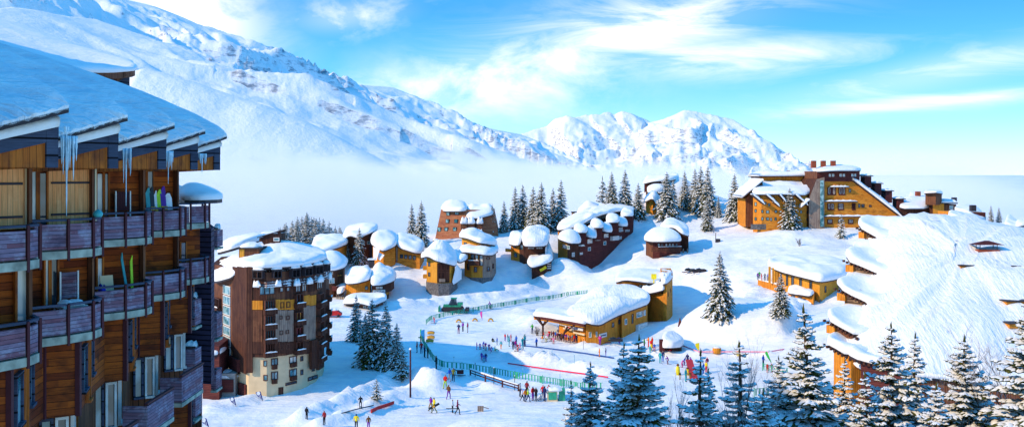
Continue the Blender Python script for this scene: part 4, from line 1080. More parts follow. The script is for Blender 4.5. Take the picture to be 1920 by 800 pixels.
# -- annex right of the hotel
B = thing('hotel_annex', 'dark annex with an orange lift tower and low snow roofs right of the hotel', 'annex', base_loc(1740, 405, 300))
def facebox(T, x0, y0, x1, y1, Y, d, mats, nm='wall'): return face_solid(T, [(x0,y1), (x0,y0), (x1,y0), (x1,y1)], Y, Y+d, mats, nm)
facebox(B, 1688, 391, 1746, 425, 300, 12, ['dark'])
Roof(B, [(1686,391,298), (1742,391,298), (1746,377,310), (1740,370,322), (1700,372,322), (1690,380,310)], [(1712,374,310), (1735,373,310)], 1., rounded=1)
Roof(B, [(1704,372,320), (1738,372,320), (1740,364,330), (1706,364,330)], [(1722,361,325)], 1., rounded=1)
facebox(B, 1749, 382, 1770, 425, 297, 8, ['orange', 'dark'], 'lower_tower')
mb = MB(); mb.prism([XY(p) for p in [(1735,297), (1755,294.5), (1766,298), (1763,305), (1738,305)]], zat(384, 296), zat(361, 296)); o = mb.build('lift_tower', M['brown'], B)
Roof(B, [(1733,362,296), (1755,361,293), (1768,363,297), (1764,359,306), (1737,358,306)], [(1750,357,300)], .6, rounded=0)
facebox(B, 1770, 383, 1793, 425, 299, 10, ['brown', 'dark'], 'wing_wall')
slabsnow(B, (1764,382), (1796,382), 298, 12, .9)
win(B, [XY((1770,299)), XY((1793,299)), XY((1793,309)), XY((1770,309))], (1780,385,1787,392), 'glass_teal', 'frame_white', 0)
mb = MB(); mb.box(at(1789, 375, 305), (1.2, 1.2, 1.6)); mb.build('chimney', M['fascia'], B)
mb = MB(); mb.box(at(1721, 363, 318), (1.3, 1.3, 1.4)); mb.build('chimney', M['brickred'], B)
B = thing('house', 'house with a long steep snow roof and red-brown gable end beyond the great roof', 'house', base_loc(1820, 420, 262))
Roof(B, [(1788,394,264), (1818,400,262), (1843,416,262), (1850,410,268), (1830,388,280), (1795,388,280)], [(1800,389,271), (1826,391,271), (1840,404,268)], 1.)
facebox(B, 1795, 398, 1848, 440, 265, 12, ['redbrown', 'orange'])
mb = MB(); mb.box(at(1824, 390, 268), (1.3, 1.3, 1.6)); mb.build('chimney', M['fascia'], B)
B = thing('hut', 'rounded snow-heaped hut roof bulging above the crest of the great roof', 'hut', base_loc(1810, 425, 240))
r = Roof(B, [(1777,412,238), (1795,420,236), (1820,431,234), (1840,430,236), (1838,418,246), (1800,404,250), (1780,402,248)], [(1795,400,242), (1812,403,242), (1828,412,242)], 1.6)
walls(B, [XY(p) for p in [(1783,240), (1820,238), (1836,239), (1834,246), (1788,247)]], 14, r.f, ['brown'])
B = thing('hut', 'low hut with orange wall strip and tapering snow roof by two skyline spruces', 'hut', base_loc(1870, 440, 236))
r = Roof(B, [(1851,439,234), (1868,437,232), (1888,431,233), (1887,423,242), (1862,426,242)], [(1868,423,237), (1880,422,237)], .9)
walls(B, [XY(p) for p in [(1855,236), (1886,235), (1885,241), (1862,241)]], 14, r.f, ['orange'])
B = thing('house', 'pale timber house with two snow roofs at the right edge of the skyline', 'house', base_loc(1905, 440, 236))
r = Roof(B, [(1882,423,236), (1895,432,234), (1908,436,233), (1912,422,240), (1890,406,246)], [(1890,408,240), (1900,412,240)], 1.1)
walls(B, [XY(p) for p in [(1886,238), (1904,236), (1910,243), (1890,244)]], 14, r.f, ['orangeh'])
r = Roof(B, [(1904,425,234), (1925,422,234), (1945,424,236), (1940,412,246), (1908,414,244)], [(1925,413,240)], .9)
walls(B, [XY(p) for p in [(1906,236), (1942,237), (1938,244), (1908,243)]], 14, r.f, ['brown'])
Roof(B, [(1905,440,230), (1930,438,230), (1945,438,233), (1940,428,240), (1908,428,239)], [(1925,426,235)], .9)
# ================================================================ ochre lodge
B = thing('lodge', 'yellow-orange timber lodge with tall narrow windows and one smooth thick snow roof', 'lodge', base_loc(1540, 572, 228))
r = Roof(B, [(1439,499,246), (1455,506,242), (1480,514,237), (1510,521,231), (1538,529,226), (1565,524,230), (1591,517,236), (1592,500,250), (1560,492,258), (1480,488,262), (1445,490,258)],
         [(1460,488,250), (1495,485,250), (1530,485,248), (1560,484,248), (1545,482,252), (1575,492,246)], 2.0, noise=.06)
P = [XY(p) for p in [(1448,245), (1478,240), (1508,234), (1537,228.5), (1589,238), (1586,250), (1560,255), (1452,256)]]
walls(B, P, 2, r.f, ['yellow'])
for q in [(1463,512,1466,530), (1474,515,1478,535), (1484,518,1489,539), (1499,522,1504,538), (1518,527,1523,546), (1546,536,1549,548), (1536.5,561,1539.5,569), (1547,559,1551,567), (1568,554,1572,561)]: win(B, P, q, 'glass', 'frame_brown', 0)
for x0 in (1443, 1450, 1457):
    mb = MB(); mb.bar(at(x0, 499.5+(x0-1443)*.35, 243), at(x0, 530, 243), .45); mb.build('post', M['yellow'], B)
Q = [XY(p) for p in [(1478,236), (1500,231), (1525,227), (1528,230), (1480,241)]]
r3 = Roof(B, [(1476,549,236), (1500,552,230), (1518,555,226.5), (1528,549,229), (1500,540,236), (1480,540,241)], [(1495,539,235), (1510,541,233)], 1., names=('annex_roof', 'annex_snow'))
walls(B, Q, 2, r3.f, ['orange'], name='annex_wall')
for q in [(1484,553,1491,558), (1497,556,1504,560), (1505,559,1511,562)]: win(B, Q, q, 'glass', mull=0)
mb = MB(); snowlump(mb, at(1497, 569, 228), Vector((.95, -.3, 0)).normalized(), Vector((-.3, -.95, 0)).normalized(), 5.5, 2.2, 1.0); mb.build('annex_snow', M['roofsnow'], B)
TD = [at(1421,521,252), at(1456,535,241), at(1470,527,246), at(1440,512,258)]
mb = MB(); mb.prism([(p.x, p.y) for p in TD], 4, zat(526, 250)); o = mb.build('terrace', M['orange'], B)
zd = zat(526, 250); mb = MB(); mb.prism([(p.x, p.y) for p in [Vector((v.x, v.y)).lerp(Vector((TD[0].x+4, TD[0].y-2)), .04) for v in TD]], zd+.004, zd+.3); mb.build('terrace_snow', M['roofsnow'], o)
# ================================================================ ski-school hall and block behind
Hl = thing('ski_school_hall', 'orange ski school hall with a huge smooth snow dome and an open timber canopy', 'hall', base_loc(1130, 645, 204))
er = [(1096,604,200), (1112,608,199.5), (1126,609,200), (1145,598,203), (1164,589,207), (1190,579,212), (1215,570,217), (1219,562,222), (1212,553,230), (1190,545,240), (1150,545,246), (1105,560,240), (1075,580,228), (1062,590,216), (1075,597,208)]
r = Roof(Hl, er, [(1080,566,226), (1100,547,230), (1125,535,232), (1150,532,232), (1172,538,230), (1195,549,226), (1130,555,216), (1160,555,218), (1100,575,214), (1185,562,220)], 1.8, noise=.07, snow='streak', soft=3)
P = [XY(p) for p in [(1099,202), (1124,202), (1163,209), (1166,208), (1214,219.5), (1212,229), (1150,240), (1080,225)]]
walls(Hl, P, -1, r.f, ['orange'], inset=.15)
mb = MB(); mb.prism([XY(p) for p in [(1088,203.5), (1099,201.6), (1122,201.6), (1118,206)]], -1, zat(645, 201.6)); mb.build('concrete_foot', M['cream'], Hl)
for q, fm in [((1104,622,1109,632),'frame_white'), ((1117,621,1120,631),'frame_white'), ((1147,604,1151,613),'frame_brown'), ((1159,598,1163,607),'frame_brown'), ((1171,597,1175,608),'frame_white'), ((1184,588,1187,606),'frame_brown'), ((1193,584,1204,594),'frame_white'), ((1206,581,1210,591),'frame_white')]:
    win(Hl, P, q, 'glass_teal' if fm == 'frame_white' else 'glass', fm, 0, out=.12)
sg = panel(Hl, P, (1123,624,1137,632), 'frame_white', 'sign_board', .12)
mb = MB(); c, w, h, T, N = rect_on(P, (1123,624,1137,632)); mb.box(c+N*.14+T*.1, (w*.7, .03, h*.25), (T, N, Zu)); mb.build('sign_lettering', M['navy'], sg)
for q in [(1192,606,1210,630)]:
    o = panel(Hl, P, q, 'frame_white', 'entrance', .5)
    for k in range(3): win(o, P, (1193+k*6, 608, 1197+k*6, 628), 'glass', 'frame_white', 0, out=.6)
panel(Hl, P, (1103,642,1110,650), 'glass', 'cellar_window', .3)
# canopy
cr = Roof(Hl, [(999,592,217), (1020,594,213), (1050,599,207), (1080,604,202), (1099,608,199), (1100,598,208), (1075,590,218), (1040,583,228), (1008,582,226)], [(1008,580,221), (1040,583,218), (1075,590,211), (1095,597,205)], 1.1, rounded=1, slab=.55, fascia='redbrown', names=('canopy_roof', 'canopy_snow'))
CPp = [XY(p) for p in [(1048,211), (1097,203), (1098,208), (1062,220), (1048,220)]]
walls(Hl, CPp, -1, cr.f, ['orange'], name='canopy_wall', inset=.5)
post = at(1018, 626, 212.5); top = at(1018, 606, 212.5)
mb = MB(); mb.bar((post.x, post.y, 0), (top.x, top.y, top.z), .38)
for dx, dy in ((-1.6, .6), (1.6, -.9), (-.9, -.9), (1, 1.2)): mb.bar(top-Zu*.5, top+Vector((dx, dy, 1.35)), .25)
mb.build('canopy_post', M['dark'], Hl)
p2 = at(1075, 636, 203); t2 = at(1083, 612, 202)
mb = MB(); mb.bar(at(1052, 636, 206), at(1064, 612, 204.5), .3); mb.bar(at(1060, 622, 206), at(1078, 608, 203), .25); mb.build('canopy_brace', M['dark'], Hl)
mb = MB(); mb.bar(at(1002, 596.5, 217), at(1095, 611.5, 200.5), .3, .4); mb.bar(at(1012, 592, 226), at(1062, 598, 214), .3, .4); mb.build('canopy_beam', M['orange'], Hl)
for (q, mt) in [((1060,610.5,1093,619),'frame_white'), ((1056,614.5,1076,619.5),'cream'), ((1075,622,1096,627.5),'cream'), ((1048,608,1064,610),'frame_white')]:
    a, b = at(q[0], q[1]+(q[3]-q[1])*.35-1.5, 202.4+(1093-q[0])*.14), at(q[2], q[3]-(q[3]-q[1])*.35+1.5, 202.4+(1093-q[2])*.14)
    mb = MB(); mb.bar(a, b, .12, (q[3]-q[1])/F*203*.55); sg = mb.build('sign_board', M[mt], Hl)
    if q[0] == 1060:
        d = (b-a).normalized(); L = (b-a).length; N = Vector((d.y, -d.x, 0)).normalized()
        mb = MB(); mb.bar(a+d*L*.08+N*.09, a+d*L*.26+N*.09, .03, .32); mb.build('sign_emblem', M['red_paint'], sg)
        mb = MB()
        for k in range(7): mb.bar(a+d*L*(.34+k*.06)+N*.09, a+d*L*(.38+k*.06)+N*.09, .03, .36 if k % 2 else .26)
        mb.build('sign_lettering', M['navy'], sg)
B = thing('ski_school_block', 'tall plain orange block with a sagging snow roof behind the snow dome hall', 'building', base_loc(1235, 600, 232))
PB = [XY(p) for p in [(1206,236), (1248,226), (1250,226.3), (1261,246), (1255,262), (1160,262), (1156,244), (1206,240)]]
P1 = [XY(p) for p in [(1200,235), (1245,226.5), (1250,248), (1206,256)]]
walls(B, P1, -1, zat(547, 230), ['orange'], name='wall')
P2 = [XY(p) for p in [(1244,226), (1250,225.5), (1261,243), (1258,256), (1238,256)]]
walls(B, P2, -1, zat(526, 226), ['orange'], name='corner_wall')
P3 = [XY(p) for p in [(1156,243), (1171,240), (1228,240), (1240,256), (1170,258)]]
walls(B, P3, -1, zat(527, 242), ['orange'], name='rear_wall')
Roof(B, [(1152,530,243), (1171,524,238), (1213,530,237), (1230,530,238), (1250,524,248), (1258,512,262), (1200,506,266), (1160,512,262)], [(1175,514,252), (1205,511,252), (1235,511,252)], 1.0, noise=.2)
Roof(B, [(1203,553,233), (1225,548,228), (1246,543,224.5), (1248,535,232), (1230,533,242), (1205,537,244)], [(1225,534,236), (1240,530,232), (1212,540,238)], 1.3, noise=.5)
Roof(B, [(1240,533,225), (1251,531,224), (1262,520,243), (1261,512,258), (1238,512,258)], [(1248,514,240), (1252,510,248), (1243,520,232)], 1.2, noise=.4)
for q in [(1197,533,1204,539), (1251,547,1254,556), (1256,540,1258,548)]: win(B, P3 if q[0] < 1210 else P2, q, 'glass_teal', 'frame_brown', 0)
mb = MB(); mb.box(at(1226, 522, 236), (.25, .25, 2.)); mb.box(at(1226, 518, 236), (1.2, .5, 1.2)); mb.build('floodlight', M['yellow_paint'], B)
# -- striped snow shed
B = thing('shed', 'small shed buried in a ribbed block of snow with a dark red door', 'shed', base_loc(1262, 655, 193))
r = Roof(B, [(1240,651,190), (1262,652,189), (1279,650,191), (1283,640,197), (1262,632,202), (1243,636,198)], [(1248,632,194), (1262,629,194), (1274,632,195)], 1.5, snow='streak', slab=.15)
walls(B, [XY(p) for p in [(1243,191.5), (1278,192), (1278,198), (1245,199)]], -1, r.f, ['brown'])
mb = MB(); mb.box(at(1241, 647, 191), (.9, 1.0, 2.2)); mb.build('door', M['redbrown'], B)
# ================================================================ the great snow roof on the right
B = thing('great_roof_building', 'vast stepped snow roof filling the right side with dark boarded gables', 'apartment building', Vector((55, 140, 9)))
def PL(px, py, dz=0, a=11.2, k=.39, y0=120):
    Y = (H-a+k*y0)/(k+(py-HY)/F); v = at(px, py, Y); v.z += dz; return v
def pl4(px, py, dz=0):
    v = PL(px, py); return (px, None, v.y, v.z+dz)
body = [pl4(1630,425,-1.8), pl4(1628,450,-1.8), pl4(1632,515,-1.8), pl4(1612,572,-1.8), pl4(1580,624,-1.8), pl4(1600,664,-1.4), pl4(1660,690,-1.2), pl4(1720,705), pl4(1850,720), pl4(2000,740), pl4(2120,640), pl4(2080,500), (2000,448,172), (1900,442,176), (1800,424,178), (1700,410,176)]
apx = [pl4(1720,430,1.9), pl4(1800,440,1.8), pl4(1900,470,2.0), pl4(1850,455,1.7), pl4(1720,520,2.2), pl4(1800,520,2.5), pl4(1900,540,2.4), pl4(1760,600,2.2), pl4(1880,620,2.2), pl4(2000,560,2.2), pl4(1700,640,2.0), pl4(1800,560,1.7), pl4(1720,470,1.9), pl4(1720,412,1.0), pl4(1790,416,.9)]
Roof(B, body, apx, 1.5, noise=.50, snow='streak', rounded=2, soft=3, step=2.5)
bw = [(W3(p).x, W3(p).y) for p in body]; cc = Vector((sum(p[0] for p in bw)/len(bw), sum(p[1] for p in bw)/len(bw)))
bi = [tuple(cc+(Vector(p)-cc)*.965) for p in bw]
fS = Surf([tuple(W3(p)-Vector((0, 0, .4))) for p in body]); walls(B, bi, 4, fS, ['brown'])
SN = [  # tip, front end, thickness
    ((1606,424,158), (1662,455,152.4), (1750,425,162), (1625,410,170)),
    ((1580,485,147), (1668,522,141.6), (1770,490,149), (1610,455,158)),
    ((1564,537,139), (1650,580,133.6), (1765,552,141), (1600,515,149)),
    ((1544,596,131), (1612,633,126.8), (1745,610,134), (1590,575,141)),
    ((1543,641,126), (1592,668,122.5), (1730,660,128), (1590,622,135)),
    ((1590,669,121.5), (1690,696,118), (1700,680,126), (1610,650,130))]
for i, (a, b, c, d) in enumerate(SN):
    A_, B_, C_, D_ = at(*a), at(*b), at(*c), at(*d)
    mid = (A_+B_)/2; hi = (A_*2+B_)/3
    apx = [(( .6*a[0]+.4*d[0]+8), (.6*a[1]+.4*d[1])-9, (a[2]+d[2])/2+1), ((a[0]+b[0])/2+10, (a[1]+b[1])/2-15, (a[2]+b[2])/2+3), ((a[0]+c[0])/2+6, (a[1]+c[1])/2-14, (a[2]+c[2])/2)]
    rr_ = Roof(B, [a, b, c, d], apx, 1.25, rounded=1, slab=.35, snow='roofsnow', noise=.1)
    # boarded gable under the front eave
    T = Vector((B_.x-A_.x, B_.y-A_.y, 0)).normalized(); N = Vector((T.y, -T.x, 0)); N = N if N.y < 0 else -N
    dep = [3.2, 3.6, 4.2, 4.0, 7.0, 7.5][i]
    ins = .35
    a2 = A_+T*1.4-N*ins; b2 = B_-N*ins; 
    zb = [A_.z-dep*.75, B_.z-.3]
    if i >= 4: zb = [5, 5]
    mb = MB(); back = -N*2.5+T*.8
    lo_a = Vector((a2.x, a2.y, zb[0])); lo_b = Vector((b2.x, b2.y, zb[1])); up_a = Vector((a2.x, a2.y, A_.z-.36)); up_b = Vector((b2.x, b2.y, B_.z-.36))
    vs = [lo_a, lo_b, up_b, up_a, lo_a+back, lo_b+back, up_b+back, up_a+back]
    mb.add(vs, [(0, 1, 2, 3), (7, 6, 5, 4), (0, 3, 7, 4), (1, 5, 6, 2), (3, 2, 6, 7), (0, 4, 5, 1)])
    o = mb.build('gable', M[['greyboards', 'greyboards', 'greyboards', 'brown', 'orange', 'redbrown'][i]], B)
    # row of snow-tipped tiles along the eave
    mb = MB(); L = (B_-A_).length; k = int(L/.55)
    for j in range(k):
        p = A_.lerp(B_, (j+.5)/k)-Zu*.18; mb.box(p+N*.16, (.26, .34, .30), (T, N, Zu))
    mb.build('eave_tiles', M['dark'], B)
    if i < 4:
        mb = MB(); p = a2-T*.3+Zu*(A_.z-1.2-a2.z); mb.box(p+N*.1-Zu*.1, (1.2, .7, 1.0), (T, N, Zu)); mb.build('beam_end', M['orange'], B)
mb = MB(); c = PL(1850, 478+24); c.z += 1.9
mb.box(c+Zu*.1, (3.0, 1.6, 1.2)); o = mb.build('chimney', M['brickred'], B)
mb = MB()
for sx_, sy_ in ((-1, -1), (1, -1), (-1, 1), (1, 1)): mb.box(c+Vector((sx_*1.2, sy_*.6, 1.0)), (.08, .08, .8))
mb.build('chimney_legs', M['fascia'], o)
mb = MB(); t0 = c+Zu*1.4; a_ = [t0+Vector((x_, y_, 0)) for x_, y_ in ((-2, -1.2), (2, -1.2), (2, 1.2), (-2, 1.2))]; pk = [t0+Vector((-.3, 0, .55)), t0+Vector((.3, 0, .55))]
mb.add(a_+pk, [(0, 1, 5, 4), (1, 2, 5), (2, 3, 4, 5), (3, 0, 4), (3, 2, 1, 0)]); mb.build('chimney_canopy', M['redbrown'], o)
for (px, py, w) in [(1812,501,1.8), (1912,502,2.2), (1912,570,3.6), (1915,613,3.2)]:
    c = PL(px, py+28); c.z += 2.1; mb = MB(); mb.box(c+Vector((0, .5, -.1)), (w, 1.6, .5)); o = mb.build('roof_vent', M['orangeh'], B)
    mb = MB(); mb.box(c+Vector((0, .4, .25)), (w+.4, 1.9, .12)); mb.build('vent_cap', M['fascia'], o)
# ================================================================ near apartment block on the left
M['hboard'] = wood('cladding_brown', (.17, .030, .010), (.50, .108, .014), (.030, .009, .008), .24, False, .8, gap=.07, patch=.8, gapcol=(.006, .003, .003), groove=.05)
M['vboard'] = wood('cladding_orange', (.46, .115, .02), (.60, .17, .028), (.06, .02, .02), .2, True, .75, gap=.06, patch=.9)
M['panelwood'] = wood('balcony_boards', (.24, .10, .13), (.26, .21, .31), (.045, .03, .06), .13, False, .6, gap=.10, patch=.5, pale=(.44, .47, .60), groove=.012)
M['pine'] = wood('shutter_pine', (.92, .40, .15), (.98, .50, .22), (.42, .12, .03), .16, True, .35, gap=.05, patch=.5)
M['bluefascia'] = wood('fascia_weathered', (.05, .065, .11), (.08, .10, .16), (.02, .022, .04), .5, False, .5, patch=.6)
M['slabedge'] = plain('slab_edge', (.34, .36, .30), .9, var=.45, scale=2.)
M['postred'] = plain('post_red', (.075, .016, .024), .7)
M['shakes'] = wood('tower_shakes', (.045, .04, .085), (.07, .06, .12), (.018, .015, .035), .28, False, .5, gap=.22, patch=.5, groove=.06)
M['icemat'] = plain('icicle_ice', (.45, .72, .90), .12, var=.15, scale=4, spec=.8)
m_, t_, b_, o_ = newmat('roof_sheet_snow'); co = coords(t_)
n1 = t_.noise(co, .5, 6, .6); n2 = t_.noise(t_.mapping(co, (.25, 1.5, .3), rot=(0, 0, -.66)), 1., 4, .6)
t_.l(t_.bump(t_.math('ADD', n1, t_.math('MULTIPLY', n2, 1.3)), .9, .5), b_.inputs['Normal']); t_.l(t_.mix(t_.mr(t_.math('ADD', n1, n2), .75, 1.25), (.70, .76, .84), (.93, .94, .96)), b_.inputs['Base Color']); b_.inputs['Roughness'].default_value = .7
M['sheet'] = m_
D2 = Vector((.61, .79, 0)).normalized(); N2 = Vector((D2.y, -D2.x, 0))
RK = [Vector(p) for p in [(-13.7, 25.2, 0), (-13.9, 30.3, 0), (-14.0, 35.2, 0), (-14.3, 41.0, 0), (-14.75, 46.6, 0), (-15.55, 53.0, 0)]]
AB = thing('apartment_block', 'large weathered wooden apartment block with curved balconies and hanging icicles, filling the left side', 'apartment block', Vector((-18, 42, 0)))
def pt(R_, u, v, z=0.): p = R_+D2*u+N2*v; return Vector((p.x, p.y, z))
AXF = (D2, N2, Zu)
def frect(R_, v, rc):
    """photo rectangle on a plane parallel to the module front: centre, width, height"""
    x0, y0, x1, y1 = rc; us = []
    for px in (x0, x1):
        k = (px-960)/F; b = R_+N2*v; us.append((k*b.y-b.x)/(D2.x-k*D2.y))
    u = (us[0]+us[1])/2; c = R_+N2*v+D2*u
    return Vector((c.x, c.y, zat((y0+y1)/2, c.y))), abs(us[1]-us[0]), (y1-y0)/F*c.y
ZF = [31.45, 28.65]
for k, R_ in enumerate(RK):
    last = k == len(RK)-1
    # wall core behind the balconies
    mb = MB(); mb.prism([pt(R_, u, v)[:2] for u, v in ((-4.4, -1.35), (.25, -1.35), (.25, -9), (-4.4, -9))], 28.2, 31.2 if last else 34.9)
    mb.build('facade_wall', M['hboard'], AB)
    # a fin and a door frame in every recess
    if not last: mb = MB(); mb.prism([pt(R_, u, v)[:2] for u, v in ((.12, -1.0), (.22, -1.0), (.22, -1.34), (.12, -1.34))], 28.4, 34.2); mb.build('partition', M['brown'], AB)
    for zf in ZF:
        bal = MB(); Q = [(-4.5, -1.3), (-4.4, .05), (-3.0, .28), (-1.5, .35), (-.5, .15), (.12, -.35), (.38, -1.3)]
        W_ = [pt(R_, *q) for q in Q]; mb = MB(); mb.prism([w[:2] for w in W_], zf-.26, zf)
        slab = mb.build('balcony', M['slabedge'], AB)
        pm = MB(); rl = MB(); pst = MB()
        for a, b in zip(W_[1:], W_[2:]):
            d_ = (b-a).normalized(); n_ = Vector((d_.y, -d_.x, 0)); o_ = n_*-.06
            a1 = a+d_*.06+o_; b1 = b-d_*.06+o_
            for (z0, z1, th, tgt, sh) in ((.06, .88, .05, pm, 0), (.98, 1.06, .12, rl, 0)):
                m0 = (a1+b1)/2; tgt.box((m0.x, m0.y, zf+(z0+z1)/2), ((b1-a1).length-(.0 if tgt is rl else .0), th, z1-z0), (d_, n_, Zu))
        for a in W_[1:]: pst = MB(); pst.box((a.x, a.y, zf+.36), (.08, .08, 1.36), AXF); pst.build('post', M['postred'], slab)
        pm.build('parapet_boards', M['panelwood'], slab); rl.build('handrail', M['bluefascia'], slab)
    # parapet box under the roof
    L = 4.6; u1 = .4; u0 = u1-L
    def line(u, zr=35.42): return zr-.25*(u1-u)
    mb = MB(); mb.add([pt(R_, u0, .2, line(u0)-.42), pt(R_, u1, .2, line(u1)-.42), pt(R_, u1, .2, line(u1)), pt(R_, u0, .2, line(u0)), pt(R_, u0, -1.3, line(u0)-.42), pt(R_, u1, -1.3, line(u1)-.42), pt(R_, u1, -1.3, line(u1)), pt(R_, u0, -1.3, line(u0))],
           [(0, 1, 2, 3), (1, 5, 6, 2), (3, 2, 6, 7), (4, 0, 3, 7), (7, 6, 5, 4), (1, 0, 4, 5)]); fa = mb.build('eave_fascia', M['bluefascia'], AB)
    mb = MB(); mb.add([pt(R_, u0, .12, 34.18), pt(R_, u1-.02, .12, 34.18), pt(R_, u1-.02, .12, line(u1)-.3), pt(R_, u0, .12, line(u0)-.3), pt(R_, u0, -1.3, 34.18), pt(R_, u1-.02, -1.3, 34.18), pt(R_, u1-.02, -1.3, line(u1)-.3), pt(R_, u0, -1.3, line(u0)-.3)],
           [(0, 1, 2, 3), (1, 5, 6, 2), (4, 0, 3, 7), (7, 6, 5, 4), (1, 0, 4, 5)]); mb.build('eave_boards', M['vboard'], AB)
    mb = MB(); mb.box(pt(R_, u1-.2, .15, 34.72), (.36, .12, 1.1), AXF); mb.build('eave_post', M['bluefascia'], AB)
    # snow shelf on the fascia
    vs = []; fs = []; n = 22
    prof = [(.34, -.02), (.42, .12), (.36, .27), (.15, .34), (-.3, .40), (-.9, .42)]
    for i in range(n+1):
        u = u0+(u1-.05-u0)*i/n
        for j, (v, h_) in enumerate(prof):
            w_ = .06*float(pnoise(u*2.3+k*9, j*1.3)); vs.append(pt(R_, u, v+w_-.02, line(u)+h_*(1+.2*float(pnoise(u*1.7, 3+k)))))
    for i in range(n):
        for j in range(len(prof)-1): fs.append((i*6+j, (i+1)*6+j, (i+1)*6+j+1, i*6+j+1))
    fs.append(tuple(range(n*6, n*6+6))); fs.append(tuple(range(6))[::-1])
    mb = MB(); mb.add(vs, fs, 0, True); mb.build('eave_snow', M['roofsnow'], fa)
    # roof strip: tilted at the eave, merging upwards
    EC = R_+D2*.45+N2*.68; nu, nw = 26, 44
    Wd = 4.5 if k else 8.0
    ws = [0, .12, .3]+[.3+.5*j for j in range(1, nw-2)]
    def rz(u, w):
        return 35.93+.30*u*math.exp(-w/10.)+.335*w-.0035*w*w+.05*float(pnoise(u*.9+k*5, w*.5))+.16*math.exp(-((u+.25)/.35)**2)*(1-math.exp(-w/1.5))*math.exp(-w/14.)+.03*math.sin(u*3.1)*min(1, w/3)
    for part in range(2):
        vs = []; fs = []
        for iu in range(nu+1):
            u = -Wd+Wd*iu/nu
            for iw, w in enumerate(ws):
                p = EC+D2*u-N2*w; z = rz(u, w)
                if part == 0: z += .02+.26*min(1, .25+w*1.6)+(.035*math.sin(u*22) if w < 1.2 else 0)
                elif w > 6: continue
                vs.append((p.x, p.y, z))
        m2 = len(vs)//(nu+1)
        for i in range(nu):
            for j in range(m2-1): fs.append((i*m2+j, i*m2+j+1, (i+1)*m2+j+1, (i+1)*m2+j))
        b0 = len(vs); dz = .24 if part == 0 else .14
        # skirts closing the sheet
        edge = [(i*m2, (i+1)*m2) for i in range(nu)]+[(nu*m2+j, nu*m2+j+1) for j in range(m2-1)]+[((i+1)*m2+m2-1, i*m2+m2-1) for i in range(nu)]+[(j+1, j) for j in range(m2-1)]
        low = {}
        for a, b in edge:
            for q in (a, b):
                if q not in low:
                    low[q] = len(vs); p = vs[q]; vs.append((p[0], p[1], p[2]-dz*(.55 if (part == 0 and q % m2 == 0) else 1)))
            fs.append((b, a, low[a], low[b]))
        bot = []
        nt_ = nu*(m2-1); mb = MB(); mb.add(vs, [f[::-1] for f in fs[:nt_]], 0, True)
        for f in fs[nt_:]: mb.add([vs[q] for q in f[::-1]], [(0, 1, 2, 3)], 0)
        if part == 0: sn_ = mb
        else:
            u2 = [(p[0], p[1], p[2]-dz) for p in vs[:b0]]; mb.add(u2, [f for f in fs[:nu*(m2-1)]], 0)
            rf = mb.build('roof', M['fascia'], AB); sn_.build('roof_snow', M['sheet'], rf)
    # bays and recessed floors below
    def off(dx, dy, z=0): return (R_.x+dx, R_.y+dy)
    nxt = RK[k+1] if not last else R_+Vector((-.3, 6.2, 0))
    xo = -.3 if k >= 3 else 0
    BL, BR, BE, NL = off(-1.5+xo, -1.3), off(-.57+xo, -.8), off(-1.4+xo, 2.3), (nxt.x-1.5+xo, nxt.y-1.3)
    bk = [(NL[0]-9, NL[1]+1), (BL[0]-9, BL[1]-1)]
    full = [BL, BR, BE, NL]+bk
    rec = [(BL[0]-.5, BL[1]+.5), (BR[0]-.55, BR[1]+.6), (BE[0]-.6, BE[1]), (NL[0]-.5, NL[1]+.4)]+bk
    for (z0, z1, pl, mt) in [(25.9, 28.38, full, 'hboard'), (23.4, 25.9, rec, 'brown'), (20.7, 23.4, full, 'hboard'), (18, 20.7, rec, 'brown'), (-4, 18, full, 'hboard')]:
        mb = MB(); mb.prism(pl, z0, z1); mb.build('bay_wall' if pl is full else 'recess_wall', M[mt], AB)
    # corner trim, battens on the bay edges
    for z0, z1 in ((25.88, 28.4), (20.68, 23.42)):
        mb = MB(); mb.bar((BR[0], BR[1], z0), (BR[0], BR[1], z1), .16); mb.bar((BL[0], BL[1], z0), (BL[0], BL[1], z1), .14); mb.build('corner_trim', M['postred'], AB)
    # windows on the receding side and under the bays
    def wq(a, b, t0, t1, z0, z1, gl, fr='bluefascia', nm='window', mull=0):
        a = Vector((*a, 0)); b = Vector((*b, 0)); T = (b-a).normalized(); N = Vector((T.y, -T.x, 0)); L_ = (b-a).length
        c = a+T*(L_*(t0+t1)/2)+Zu*((z0+z1)/2); w = L_*(t1-t0); h = z1-z0; mb = MB(); ax = (T, N, Zu); f_ = .09
        mb.box(c+N*.07+Zu*(h/2-f_/2), (w, .14, f_), ax); mb.box(c+N*.09-Zu*(h/2-f_/2), (w, .22, f_), ax)
        for s_ in [-1, 1]+([0] if mull else []): mb.box(c+N*.07+T*(s_*(w/2-f_/2)), (f_, .12, h-2*f_), ax)
        o = mb.build(nm, M[fr], AB); mb = MB(); mb.box(c+N*.03, (w-2*f_+.01, .04, h-2*f_+.01), ax); mb.build('pane', M[gl], o)
    wq(BR, BE, .12, .42, 26.5, 28.1, 'glass_teal'); wq(BR, BE, .50, .68, 25.95, 28.2, 'glass', 'vboard'); wq(BR, BE, .74, .95, 26.7, 28.1, 'glass_teal')
    wq(rec[0], rec[1], .08, .50, 23.9, 25.75, 'glass_teal', 'bluefascia'); wq(rec[0], rec[1], .55, .95, 23.9, 25.75, 'glass', 'frame_white')
    wq(rec[1], rec[2], .10, .40, 23.9, 25.8, 'glass_teal', 'frame_white'); wq(rec[1], rec[2], .5, .9, 23.6, 25.8, 'glass', 'vboard')
    wq(BR, BE, .15, .45, 21.1, 22.9, 'glass_teal'); wq(BR, BE, .6, .9, 21.1, 22.9, 'glass')
